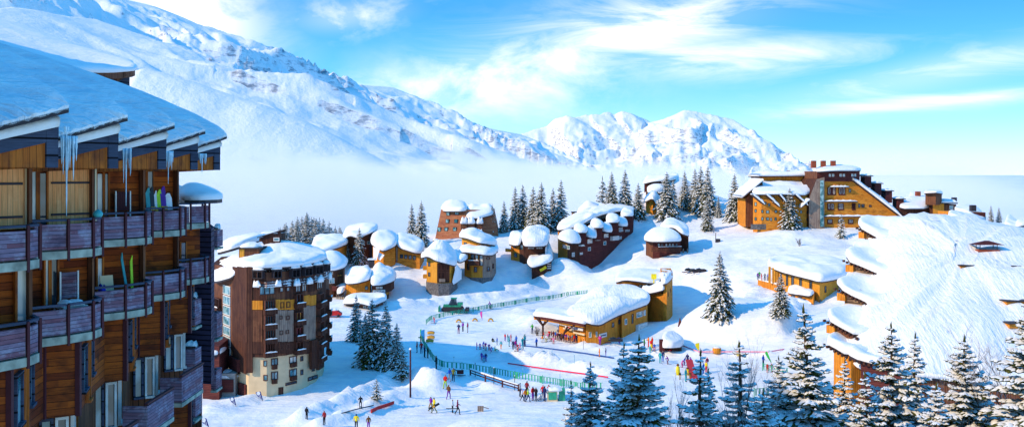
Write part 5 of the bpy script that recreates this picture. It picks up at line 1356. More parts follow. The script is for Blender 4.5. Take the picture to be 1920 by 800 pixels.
    if 2 <= k <= 4:
        # straight boarded balcony in the recess
        a = Vector((BR[0]-.1, BR[1]+.2, 0)); b = Vector((BE[0]+.75, BE[1]+.2, 0)); T = (b-a).normalized(); N = Vector((T.y, -T.x, 0))
        for zr in (23.6, 18.2):
            c = (a+b)/2+N*.35; mb = MB(); mb.box(c+Zu*zr, ((b-a).length, 1.1, .18), (T, N, Zu)); o = mb.build('balcony', M['slabedge'], AB)
            mb = MB(); mb.box(c+N*.5+Zu*(zr+.68), ((b-a).length, .08, 1.1), (T, N, Zu)); mb.box(c-T*((b-a).length/2-.04)+Zu*(zr+.68), (.08, .9, 1.08), (T, N, Zu)); mb.build('parapet_boards', M['panelwood'], o)
            mb = MB(); mb.box(c+N*.5+Zu*(zr+1.32), ((b-a).length+.05, .14, .08), (T, N, Zu)); mb.build('handrail', M['postred'], o)
# doors, shutters and curtains behind the upper balconies
for (k, v, rc, mt, nm) in [(1, -1.28, (-40,316,43,430), 'pine', 'shutter'), (2, -1.28, (89,316,172,422), 'pine', 'shutter'), (2, -1.28, (55,322,68,420), 'glass_pale', 'window'), (2, -1.28, (69,325,84,420), 'glass', 'window'),
        (3, -1.28, (180,326,191,405), 'glass_pale', 'window'), (3, -1.28, (193,326,200,405), 'glass', 'window'), (4, -1.28, (262,322,272,395), 'vboard', 'door_frame'), (4, -1.28, (274,322,284,395), 'glass', 'window'),
        (2, -1.28, (83,486,90,575), 'glass_pale', 'window'), (2, -1.28, (92,486,104,575), 'glass', 'window'), (3, -1.28, (181,484,189,545), 'glass_pale', 'window'), (4, -1.28, (262,470,268,520), 'glass', 'window'), (5, -1.28, (338,455,346,490), 'glass', 'window'),
        (1, -1.28, (30,500,48,600), 'glass_pale', 'window')]:
    c, w, h = frect(RK[k], v, rc); mb = MB(); mb.box(c+N2*.03, (w, .10, h), AXF); o = mb.build(nm, M[mt], AB)
    if nm == 'shutter':
        mb = MB()
        for zz_ in (-.3, .25): mb = MB(); mb.box(c+N2*.10+Zu*(h*zz_), (w*.9, .05, .07), AXF); mb.build('hinge_strap', M['fascia'], o)
        mb = MB(); mb.box(c+N2*.05+D2*(w/2+.06), (.10, .16, h), AXF); mb.build('shutter_edge', M['cream'], o)
    else:
        mb = MB(); mb.box(c+N2*.05+D2*(w/2+.04), (.07, .14, h+.1), AXF); mb.box(c+N2*.05-D2*(w/2+.04), (.07, .14, h+.1), AXF); mb.build('frame', M['vboard'], o)
# far tower end with its small balconies
mb = MB(); mb.prism([XY(p) for p in [(344,56), (396,55.5), (402,57.5), (392,62), (340,62)]], 22.6, 31.0); mb.build('end_tower', M['shakes'], AB)
mb = MB(); mb.prism([XY(p) for p in [(340,56.4), (377,56.0), (379,58), (340,60)]], -4, 22.6); mb.build('end_tower_base', M['brown'], AB)
for (x0, y0, x1, y1, Y) in [(397,430,408,468,58), (397,585,407,640,58), (396,692,406,735,58), (338,560,366,618,53.5), (338,652,366,706,53.5), (338,718,367,792,53)]:
    a = at(x0, y0, Y); b = at(x1, y1, Y); mb = MB(); mb.box(((a.x+b.x)/2, Y+.5, a.z-(a.z-b.z)*.45), (b.x-a.x, 1.1, (a.z-b.z)*.8)); o = mb.build('side_balcony', M['panelwood'], AB)
    mb = MB(); mb.box(((a.x+b.x)/2, Y+.5, b.z+.06), (b.x-a.x+.05, 1.15, .12)); mb.build('balcony_floor', M['slabedge'], o)
    mb = MB(); mb.box(((a.x+b.x)/2, Y-.03, a.z+.05), (b.x-a.x+.06, .12, .09)); mb.build('handrail', M['fascia'], o)
    if y0 in (652, 430, 560): mb = MB(); snowlump(mb, Vector(((a.x+b.x)/2, Y+.5, a.z-.02)), Vector((1, 0, 0)), Vector((0, -1, 0)), (b.x-a.x)*.9, .8, .3); mb.build('balcony_snow', M['roofsnow'], o)
Roof(AB, [(338,376,54), (380,375,54.5), (416,374,56), (412,368,62), (330,368,64)], [(348,326,59), (368,336,59), (390,352,59), (330,322,62)], .35, rounded=1, slab=.2, names=('lower_roof', 'lower_roof_snow'))
# rear wing peeping over the roof
Roof(AB, [(258,133,68), (205,137,64), (150,136,60), (-60,120,56), (-90,20,80), (120,90,84), (240,120,78)], [(-20,62,68), (60,84,68), (130,105,68), (200,122,68)], .6, slab=.4, fascia='brown', names=('rear_roof', 'rear_roof_snow'))
mb = MB(); mb.prism([XY(p) for p in [(150,66), (243,68), (243,76), (150,78)]], 36, zat(141, 68)); mb.build('rear_wall', M['bluefascia'], AB)
mb = MB()
for x0 in (175, 195, 216): mb.bar(at(x0,150,66), at(x0+18,138,66.5), .3)
mb.build('rafter_ends', M['brown'], AB)
# unseen tall block added outside the frame to keep the lower roofs in shade
mb = MB(); mb.prism([(-48, -6), (-36, -6), (-37, 57), (-49, 57)], -3, 52.6); mb.build('added_shade_block', M['hboard'], AB)
mb = MB(); mb.prism([(-49, -7), (-35, -7), (-36, 58), (-50, 58)], 52.61, 53.3); mb.build('added_shade_block_snow', M['roofsnow'], AB)
# icicles
for nm_i, (x0, x1, y0, y1, Y, lab) in enumerate([(117,143,255,405,33.3,'longest icicle cluster, hanging before the big pine shutter'), (231,247,278,386,38.8,'long icicle cluster hanging left of the folded rack balcony'), (311,323,283,345,44.4,'short icicle cluster above the snowboards on the balcony'), (373,387,288,324,50.6,'smallest icicle cluster, at the far end of the eaves'), (120,128,236,262,30.0,'stub of ice under the corner of the nearest roof edge')]):
    t0 = at((x0+x1)/2, y0, Y); ic = thing('icicle_cluster', lab, 'icicle', t0, 'icicles along the eaves')
    n = 9 if y1-y0 > 60 else 6; mb = MB(); W_ = (x1-x0)/F*Y; Lm = (y1-y0)/F*Y
    for i in range(n):
        f_ = (i+.5)/n-.5; L_ = Lm*(1.0 if i == n//2-1 else rnd.uniform(.22, .62)); r0 = W_/n*.85
        p = t0+Vector((.8, .25, 0)).normalized()*(f_*W_)+Vector((0, rnd.uniform(-.1, .1), 0))
        k_ = 7; mb.tube([p-Zu*(L_*j/k_) for j in range(k_+1)], [r0*(1-j/k_)**.8*(1+.25*math.sin(j*2.1+i))+.008 for j in range(k_+1)], 6)
    mb.build('icicles_ice', M['icemat'], ic)
# ---- things left on the balconies
def lean(name, lab, cat, p0, p1, w, mat, group=None, th=.05, tip=None):
    o = thing(name, lab, cat, Vector(p0), group); mb = MB()
    a = Vector(p0); b = Vector(p1); n = 8; d_ = (b-a)/n; side = D2; vs = []; fs = []
    for i in range(n+1):
        e = w*(1-.75*max(0, (i/n-.88)/.12)**2)*(1-.6*max(0, (.06-i/n)/.06)); c = a+d_*i+N2*(.1*max(0, (i/n-.9)/.1))
        for s1, s2 in ((-1, -1), (1, -1), (1, 1), (-1, 1)): vs.append(c+side*(s1*e/2)+N2*(s2*th/2))
    for i in range(n):
        for j in range(4): fs.append((i*4+j, i*4+(j+1) % 4, (i+1)*4+(j+1) % 4, (i+1)*4+j))
    fs.append((3, 2, 1, 0)); fs.append((n*4, n*4+1, n*4+2, n*4+3)); mb.add(vs, fs)
    mb.build('board', M[mat], o)
    if tip: mb = MB(); c = a.lerp(b, .5); mb.box(c+N2*(th/2+.03), (w*1.1, .06, .16), AXF); mb.build('binding', M[tip], o)
    return o
M['lime'] = plain('lime_board', (.45, .75, .02), .3); M['purple'] = plain('purple_board', (.09, .01, .30), .3); M['whiteboard'] = plain('white_board', (.80, .82, .86), .3); M['blackboard'] = plain('black_board', (.02, .03, .04), .3); M['tealboard'] = plain('teal_board', (.05, .35, .38), .3); M['goldboard'] = plain('gold_board', (.7, .35, .04), .3)
zb1, zb2 = ZF[0]+.01, ZF[1]+.01
for px, top, w, mt, lab, tip in [(282,352,.24,'tealboard','teal snowboard standing leftmost in the balcony row of boards',None), (289,350,.22,'blackboard','black snowboard with gold binding standing in the balcony row','goldboard'), (296,357,.14,'whiteboard','narrow white ski standing between black and lime boards','goldboard'),
                                 (303,355,.26,'lime','lime green snowboard standing on the fourth upper balcony','blackboard'), (310,349,.27,'purple','dark purple snowboard with gold flash leaning on the balcony wall','goldboard'), (319,362,.42,'whiteboard','broad white snowboard with rounded top, rightmost of the row','blackboard')]:
    c, w_, h_ = frect(RK[4], -.45, (px-1, top, px+1, 392)); lean('snowboard' if 'ski ' not in lab else 'ski', lab, 'snowboard' if 'ski ' not in lab else 'ski', Vector((c.x, c.y, zb1)), Vector((c.x, c.y, zat(top, c.y)))-N2*.25, w, mt, 'boards on the upper balcony', tip=tip)
for (px0, px1, top, mt, lab) in [(243,226,473,'tealboard','pale blue ski leaning left on the third lower balcony'), (249,245,478,'lime','yellow green ski leaning on the third lower balcony')]:
    a, _, _ = frect(RK[3], -.7, (px0-1, 530, px0+1, 531)); b, _, _ = frect(RK[3], -1.1, (px1-1, top, px1+1, top+1)); lean('ski', lab, 'ski', Vector((a.x, a.y, zb2)), Vector((b.x, b.y, zat(top, b.y))), .10, mt, 'skis on the lower balcony')
def rack(k, rc, lab, zf, mat='postred'):
    c, w, h = frect(RK[k], -1.0, rc); o = thing('folded_lounger', lab, 'lounger', (c.x, c.y, zf)); mb = MB(); z1 = zat(rc[1], c.y); z0 = zf
    for s_ in (-1, 1): mb.box((c.x+D2.x*s_*w/2, c.y+D2.y*s_*w/2, (z0+z1)/2), (.05, .05, z1-z0), AXF)
    mb.build('side_rail', M['frame_white'], o); mb = MB()
    for i in range(9): mb.box(c+D2*(w*((i+.5)/9-.5)), (.018, .02, h*.92), AXF)
    for i in range(14): mb.box(c+Zu*(h*.92*((i+.5)/14-.5))+N2*.015, (w*.94, .02, .018), AXF)
    mb.box(c-N2*.03, (w*.93, .01, h*.92), AXF); mb.build('mesh_panel', M[mat], o)
rack(2, (113,508,146,560), 'folded lounger with white side rails and reddish mesh on the second lower balcony', zb2, 'panelwood')
rack(3, (217,358,244,396), 'reddish mesh lounger folded against the third upper balcony wall', zb1, 'postred')
c, w, h = frect(RK[2], -.6, (109,561,155,575)); tb = thing('balcony_table', 'small table covered with snow on the second lower balcony', 'table', (c.x, c.y, zb2)); mb = MB(); mb.box(c-Zu*.1, (w, .7, .06), AXF)
mb.build('tabletop', M['frame_white'], tb); mb = MB()
for s1 in (-1, 1):
    for s2 in (-1, 1): mb.bar(Vector((c.x, c.y, zb2))+D2*(s1*w*.45)+N2*(s2*.3), Vector((c.x, c.y, c.z-.13))+D2*(s1*w*.45)+N2*(s2*.3), .04)
mb.build('legs', M['frame_white'], tb); mb = MB(); snowlump(mb, c-Zu*.07, D2, N2, w*1.02, .75, .18); mb.build('snow_cover', M['roofsnow'], tb)
c, w, h = frect(RK[3], -.3, (192,526,216,541)); ch = thing('cream_board', 'cream coloured board propped behind the third lower balcony rail', 'board', (c.x, c.y, zb2)); mb = MB(); mb.bar(c-Zu*.9, c+Zu*.35-N2*.2, w, .04, up=tuple(N2)); mb.build('board', M['cream'], ch)
M['bluebag'] = plain('blue_bag', (.01, .03, .55), .6)
c, w, h = frect(RK[3], -.4, (184,541,197,556)); bg_ = thing('bag', 'bright blue bag hanging over the left end of the third lower balcony', 'bag', (c.x, c.y, zb2+.5)); mb = MB(); snowlump(mb, c-Zu*.25, D2, N2, w, .35, .5); mb.build('bag_body', M['bluebag'], bg_)
c, w, h = frect(RK[2], .1, (177,396,190,402)); bg_ = thing('ball', 'small blue and green helmet resting on the second upper balcony rail', 'helmet', (c.x, c.y, zf+1.07)); mb = MB()
mb.tube([Vector((c.x, c.y, ZF[0]+1.07+.26*j/5)) for j in range(6)], [.12, .16, .17, .15, .10, .03], 10); mb.build('shell', M['tealboard'], bg_)
# ================================================================ spruces
m, t, b, o = newmat('needles_mat'); co = coords(t)
n1 = t.noise(co, 1.4, 3)
t.l(t.mix(t.mr(n1, .35, .65), (.028, .044, .010), (.11, .105, .022)), b.inputs['Base Color']); b.inputs['Roughness'].default_value = .75; b.inputs['Specular IOR Level'].default_value = .15
M['needles'] = m
M['treesnow'] = plain('tree_snow', (.87, .89, .93), .8, var=.04, scale=2, spec=.1)
M['frosttwig'] = plain('frosted_twig', (.40, .37, .38), .8, var=.5, scale=1.5)
def tree_meshes(seed, hgt=12., rad=2.3, tiers=22, per=8, twigs=5, snow=.75, droop=.5, ragged=.3, lean=0., open_=.0, start=.05):
    r = random.Random(seed); tr, nd, sn = MB(), MB(), MB()
    pts = [Vector((lean*(i/8)**2+r.uniform(-.03, .03), r.uniform(-.03, .03), hgt*i/8)) for i in range(9)]
    tr.tube(pts, [hgt*.017*(1-i/8)**.8+.015 for i in range(9)], 7)
    def axis(h):
        f = h/hgt*8; i = min(7, int(f)); return pts[i].lerp(pts[i+1], f-i)
    def spray(a, b_, wid, sag, sn_p, big=1.):
        """needle-clad twig: bent tent of two faces per half with ragged fringe; snow lies on it"""
        d_ = b_-a; L = d_.length
        if L < .02: return
        d_ = d_/L; s_ = d_.cross(Zu)
        if s_.length < .1: s_ = Vector((1, 0, 0))
        s_.normalize(); mid = a.lerp(b_, .5)+Zu*(sag*L*.18); w1 = wid; w2 = wid*.75
        A0 = a; L1 = mid+s_*w1-Zu*(wid*.75+r.uniform(0, wid*.3)); R1 = mid-s_*w1-Zu*(wid*.75+r.uniform(0, wid*.3)); Bp = b_-Zu*(sag*L*.1)
        L0 = a.lerp(mid, .3)+s_*w2*.8-Zu*wid*.5; R0 = a.lerp(mid, .3)-s_*w2*.8-Zu*wid*.5
        nd.add([A0, L0, L1, mid, Bp, R1, R0], [(0, 3, 2, 1), (3, 4, 2), (0, 6, 5, 3), (3, 5, 4)])
        if r.random() < sn_p:
            th = wid*r.uniform(.25, .55)*big; k = r.uniform(.6, .95)
            la = A0+Zu*th*.5; lm = mid+Zu*(th+.01); lb = Bp+(mid-Bp)*.12+Zu*th*.35
            sl = mid+s_*w1*k-Zu*(wid*.45); sr = mid-s_*w1*k-Zu*(wid*.45)
            sn.add([la, sl, lm, lb, sr], [(0, 2, 1), (2, 3, 1), (0, 4, 2), (2, 4, 3)], 0, True)
    for i in range(tiers):
        f = (i+.5)/tiers; h = hgt*(start+(.975-start)*f)
        R_ = rad*(1-f)**.82*(1-.45*max(0, .12-f)/.12)
        n = max(4, int(per*(1-.5*f))); ph = r.uniform(0, 6.28)
        for j in range(n):
            if r.random() < open_: continue
            a_ = ph+6.283*(j+r.uniform(-.3, .3))/n; L = R_*(1+r.uniform(-ragged, ragged*.7))+.12
            dirv = Vector((math.cos(a_), math.sin(a_), 0)); hh = h+r.uniform(-.5, .5)*hgt/tiers
            base = axis(min(hgt*.98, max(0.1, hh))); up = .35*(f-.45)
            npt = 4; P = []
            for q in range(npt+1):
                x = q/npt; P.append(base+dirv*(L*x)+Zu*(L*(up*x-droop*x*x*(1.2-f)+.16*x**4)))
            tr.tube([P[0], P[2], P[4]], [.02+.012*L, .015+.006*L, .008], 4, cap=False)
            for q in range(npt):
                spray(P[q].lerp(P[q+1], .0), P[q+1]+dirv*.03*L, .10+.055*L, .5, snow, 1.3)
            side = Vector((-dirv.y, dirv.x, 0))
            for q in range(twigs):
                x = .22+.72*(q+r.uniform(-.3, .3))/max(1, twigs-1)*.95; x = min(.97, max(.12, x)); p = P[min(npt-1, int(x*npt))].lerp(P[min(npt, int(x*npt)+1)], x*npt-int(x*npt))
                tl = L*.46*(1.08-x)+.10
                for s1 in (-1, 1):
                    d_ = (dirv*(.75+r.uniform(-.15, .15))+side*s1*(.75+r.uniform(-.2, .2))-Zu*r.uniform(.12, .5)).normalized()
                    spray(p, p+d_*tl*r.uniform(.75, 1.2), .05+.10*tl+.02, .4, snow)
    top = pts[-1]; nd.tube([top-Zu*hgt*.03, top+Zu*hgt*.012], [.07, .01], 5); spray(top-Zu*.3, top+Vector((.12, 0, .1)), .05, 0, 1)
    return tr, nd, sn
PROTO = {}
def proto(key, **kw):
    tr, nd, sn = tree_meshes(**kw); res = []
    for nm, mb, mt in (('trunk', tr, 'trunk'), ('crown', nd, 'needles'), ('snow_load', sn, 'treesnow')):
        o = mb.build(nm, M[mt]); res.append(o.data); nm_ = o.name; bpy.data.objects.remove(o)
    PROTO[key] = (res, kw['hgt'])
for i in range(4): proto('mid%d' % i, seed=10+i, hgt=12., rad=[3.0, 2.7, 3.2, 2.6][i], tiers=26, per=11, twigs=5, snow=.55, droop=.55, ragged=.28)
proto('bushy', seed=31, hgt=12., rad=3.8, tiers=26, per=12, twigs=6, snow=.55, droop=.6, ragged=.35)
for i in range(5): proto('near%d' % i, seed=50+i*3, hgt=14., rad=[3.3, 3.0, 2.7, 3.4, 2.9][i], tiers=[30, 28, 27, 29, 26][i], per=12, twigs=7, snow=[.86, .9, .8, .92, .92][i], droop=[.35, .45, .30, .4, .5][i], ragged=.38, lean=[.1, -.2, .3, 0, .2][i], open_=.08)
proto('sparse0', seed=80, hgt=13., rad=2.4, tiers=25, per=9, twigs=6, snow=.8, droop=.3, ragged=.5, lean=.2, open_=.14)
proto('sparse1', seed=83, hgt=13., rad=2.1, tiers=24, per=9, twigs=6, snow=.85, droop=.28, ragged=.5, lean=-.2, open_=.16)
proto('young', seed=90, hgt=5., rad=1.5, tiers=11, per=7, twigs=3, snow=.6, droop=.4, ragged=.3)
def plant(key, loc, h, label, group=None, rz=None, wx=1., name='spruce_tree'):
    md, ph = PROTO[key]; s = h/ph
    e = thing(name, label, 'tree', loc, group, rz if rz is not None else rnd.uniform(0, 6.28)); 
    e.scale = (s*wx, s*wx, s)
    for nm, d_ in zip(('trunk', 'crown', 'snow_load'), md):
        o = bpy.data.objects.new(nm, d_); COL.objects.link(o); o.parent = e
    return e
def tree_at(key, px, tip, base, label, group=None, Y=None, wx=1.):
    p = ground(px, base) if Y is None else Vector(((px-960)/F*Y, Y, gz((px-960)/F*Y, Y)))
    h = zat(tip, p.y)-p.z+.15; p.z -= .15
    return plant(key, p, h, label, group, wx=wx)
TREES = [
 ('mid0',772,382,458,'left of the two tall spruces standing beside the shingled house',None,.8), ('mid1',790,376,462,'right and taller of the two spruces beside the shingled house',None,1.),
 ('mid2',674,426,502,'tall sunlit spruce in front of the brown chalet on the left',None,.9), ('mid3',650,446,494,'shorter spruce just left of the tall one before the brown chalet',None,.9),
 ('mid1',923,382,440,'thin spruce close behind the right end of the shingled house',None,.8), ('mid0',945,376,436,'lone narrow spruce between the shingled house and the dark grove',None,.9),
 ('mid3',966,350,430,'leftmost spruce of the dark grove above the rounded dark chalet',None,1.), ('mid0',980,346,428,'second spruce from the left in the dark grove',None,1.),
 ('mid2',1000,350,430,'broad spruce in the middle of the dark grove, third from the left',None,1.), ('mid1',1015,342,436,'tallest spruce of the dark grove, nearest to the front',None,1.2),
 ('mid0',1037,352,430,'fifth spruce of the dark grove, left of its last pair member',None,.9), ('mid3',1052,337,432,'rightmost and pointed spruce of the dark grove',None,1.),
 ('mid1',1130,331,388,'left spruce of the three behind the stepped terrace',None,.8), ('mid2',1147,322,390,'middle spruce of the three behind the stepped terrace',None,1.), ('mid0',1172,318,394,'right spruce of the three behind the stepped terrace',None,1.),
 ('mid2',1197,343,410,'bushy spruce at the upper right corner of the stepped terrace',None,1.1), ('bushy',1250,322,412,'wide spruce right above the balcony chalet, covering the crest huts',None,1.),
 ('mid1',1284,320,392,'left spruce of the tight dark row between huts and hotel',None,1.), ('mid3',1303,316,394,'second spruce of the tight dark row between huts and hotel',None,1.1),
 ('mid0',1314,312,400,'third spruce of the tight dark row between huts and hotel',None,1.), ('mid2',1327,312,404,'fourth and tallest spruce of the tight row between huts and hotel',None,1.),
 ('mid1',1326,368,432,'small spruce standing in front of the tight row, apart on the snow',None,1.1), ('mid3',1347,368,408,'short spruce tucked between the tight row and the wide hotel spruce',None,1.),
 ('bushy',1377,325,414,'wide drooping spruce left of the hotel',None,.8), ('mid0',1405,384,426,'small slim spruce against the left end wall of the hotel',None,.9),
 ('mid2',1481,352,430,'tall snow-laden spruce in front of the hotel wing',None,1.2), ('young',1577,402,446,'little spruce on the snow before the hotel main front',None,.9),
 ('bushy',1350,470,594,'large lone spruce on top of the ribbed snow dome',None,.85), ('mid0',1464,512,592,'spruce in front of the orange lodge',None,1.2),
 ('mid3',1858,385,432,'left of the two small spruces on the skyline at right',None,1.), ('mid1',1873,388,432,'right of the two small spruces on the skyline at right',None,1.),
 ('mid3',668,553,640,'spruce at the upper left edge of the cluster by the tower road',None,1.1), ('mid2',698,560,688,'big spruce in the middle of the cluster by the tower road',None,1.15),
 ('bushy',724,566,694,'widest spruce of the cluster by the tower road',None,.75), ('mid0',744,605,690,'right-hand spruce leaning out of the cluster by the tower road',None,1.1), ('mid1',685,585,672,'dark spruce hidden behind the middle one in the roadside cluster',None,1.),
 ('young',756,650,712,'small rounded spruce at the right foot of the roadside cluster',None,1.1), ('young',706,710,750,'tiny spruce alone in the snow below the roadside cluster',None,1.2),
 ('mid1',1112,388,406,'tip of a small spruce by the cone-roofed hut',None,1.), ('mid2',1262,335,400,'spruce directly behind the wide one near the crest huts',None,.8)]
for key, px, tip, base, lab, grp, wx in TREES: tree_at(key, px, tip, base, lab, grp, wx=wx)
NEAR = [('near1',1104,680,78,'pair-forming dark spruce at the lower centre, left of the biggest one',.9), ('sparse0',1072,712,80,'lowest slim spruce at the bottom, left of the centre pair',.8), ('near0',1195,630,70,'biggest foreground spruce at the bottom centre with wide snowy boughs',1.05), ('near2',1163,642,76,'sunlit tawny spruce just behind the biggest foreground one',.8),
        ('sparse0',1311,655,72,'frosty open spruce right of the biggest foreground one',1.1), ('sparse1',1332,690,74,'thin-topped spruce beside the frosty open one',.9), ('sparse1',1390,642,76,'gangly frosted spruce with a bare forked top before the red slide',1.3), ('near3',1461,668,80,'snowy spruce left of the tallest foreground one',.9),
        ('near2',1519,574,70,'tallest foreground spruce, dark green, before the orange gable',.95), ('near4',1582,672,78,'short spruce covering the orange gable of the great roof',.8), ('near0',1672,606,72,'broad dark spruce in front of the lower great roof',.85), ('near4',1712,624,76,'spruce with bent snow-clogged boughs right of the broad dark one',.8),
        ('near3',1808,630,70,'grey frosted spruce near the bottom right with a needle-thin top',1.05), ('near1',1842,690,74,'low spruce filling the gap right of the grey frosted one',.9), ('near1',1932,560,66,'dark spruce cut by the right edge of the frame',1.), ('near2',1630,700,68,'low snowy spruce at the bottom between two taller ones',1.), ('near4',1750,720,66,'low heavily snowed spruce at the bottom beneath the great roof',1.1), ('near3',1430,730,66,'low spruce top at the bottom edge, left of the tallest one',1.)]
for key, px, tip, Y, lab, wx in NEAR: tree_at(key, px, tip, None, lab, 'spruces in the foreground', Y=Y, wx=wx*(1.45 if 'near' in key else 1.25))
# bare frosted trees
def bare(px, tip, Y, label, seed, spread=1.):
    r = random.Random(seed); x = (px-960)/F*Y; z0 = gz(x, Y); h = zat(tip, Y)-z0
    e = thing('bare_tree', label, 'tree', (x, Y, z0)); tr = MB(); tw = MB()
    def grow(p, d_, L, rad, lev):
        n = 4; P = [p]; 
        for i in range(n):
            d_ = (d_+Vector((r.uniform(-.12, .12), r.uniform(-.12, .12), r.uniform(-.03, .1)))).normalized(); P.append(P[-1]+d_*L/n)
        (tr if lev < 2 else tw).tube(P, [rad*(1-.6*i/n) for i in range(n+1)], 5 if lev < 2 else 3, cap=False)
        if lev >= 4: return
        for i in range(5 if lev < 3 else 4):
            q = P[1+r.randrange(n)] if lev else P[min(n, 1+i % n)]
            a = r.uniform(0, 6.28); s_ = Vector((math.cos(a), math.sin(a), 0))*spread*r.uniform(.5, 1.)
            grow(q, (d_*.8+s_+Zu*.25).normalized(), L*r.uniform(.42, .62), rad*.5, lev+1)
    for k in range(3): grow(Vector((x+r.uniform(-.3, .3), Y, z0)), Vector((r.uniform(-.25, .25), r.uniform(-.2, .2), 1)).normalized(), h*.62, .09, 0)
    tr.build('trunk', M['trunk'], e); tw.build('crown', M['frosttwig'], e)
bare(1885, 650, 71, 'bare twiggy shrub covered in frost at the lower right', 5, .8)
bare(1360, 700, 70, 'bare frosted sapling between two foreground spruces', 8, .5)
bare(1276, 762, 74, 'short bare sapling in the snow right of the biggest spruce', 12, .4)
bare(1500, 446, 280, 'small brown bush on the open slope below the hotel', 15, 1.2)
bare(1008, 612, 214, 'potted bush at the open end of the hall canopy', 17, 1.)
# misty trees on the brow behind the tower
r_ = random.Random(4)
for i in range(34):
    px = 525+115*(i/33)+r_.uniform(-4, 4); Y = r_.uniform(452, 492); x = (px-960)/F*Y; z0 = gz(x, Y)
    tipy = 402+26*abs((px-575)/60)**1.2+r_.uniform(-6, 14)
    z_t = zat(tipy, Y); plant('mid%d' % (i % 4), (x, Y, z0-.3), max(6, z_t-z0), 'pale grey spruce dissolving in mist behind the round tower', 'misty spruces behind the tower', wx=1.1)
# dark conifer specks along the far ridges: one mass
mb = MB()
for pts_, n in (([(560,238,1160),(575,258,1180),(592,272,1230),(612,287,1290),(626,296,1300)], 46), ([(716,264,2190),(745,275,2250),(775,285,2300),(805,298,2370),(838,314,2450)], 44), ([(470,205,1010),(500,220,1080),(525,235,1110)], 16)):
    for i in range(n):
        f = r_.random()*(len(pts_)-1); k = int(f); a = at(*pts_[k]).lerp(at(*pts_[k+1]), f-k); x, y = a.x+r_.uniform(-9, 9), a.y+r_.uniform(-14, 6)
        z = mount_z(x, y)
        if abs((HY-(z-H)/y*F)-(HY-(a.z-H)/a.y*F)) > 22: continue
        hh = r_.uniform(6, 12)*(1 if y < 1500 else 1.7)
        mb.tube([(x, y, z-2), (x, y, z+hh*.5), (x, y, z+hh)], [hh*.2, hh*.13, .1], 5, smooth=False)
far = mb.build('distant_conifers', M['needles']); far['kind'] = 'stuff'
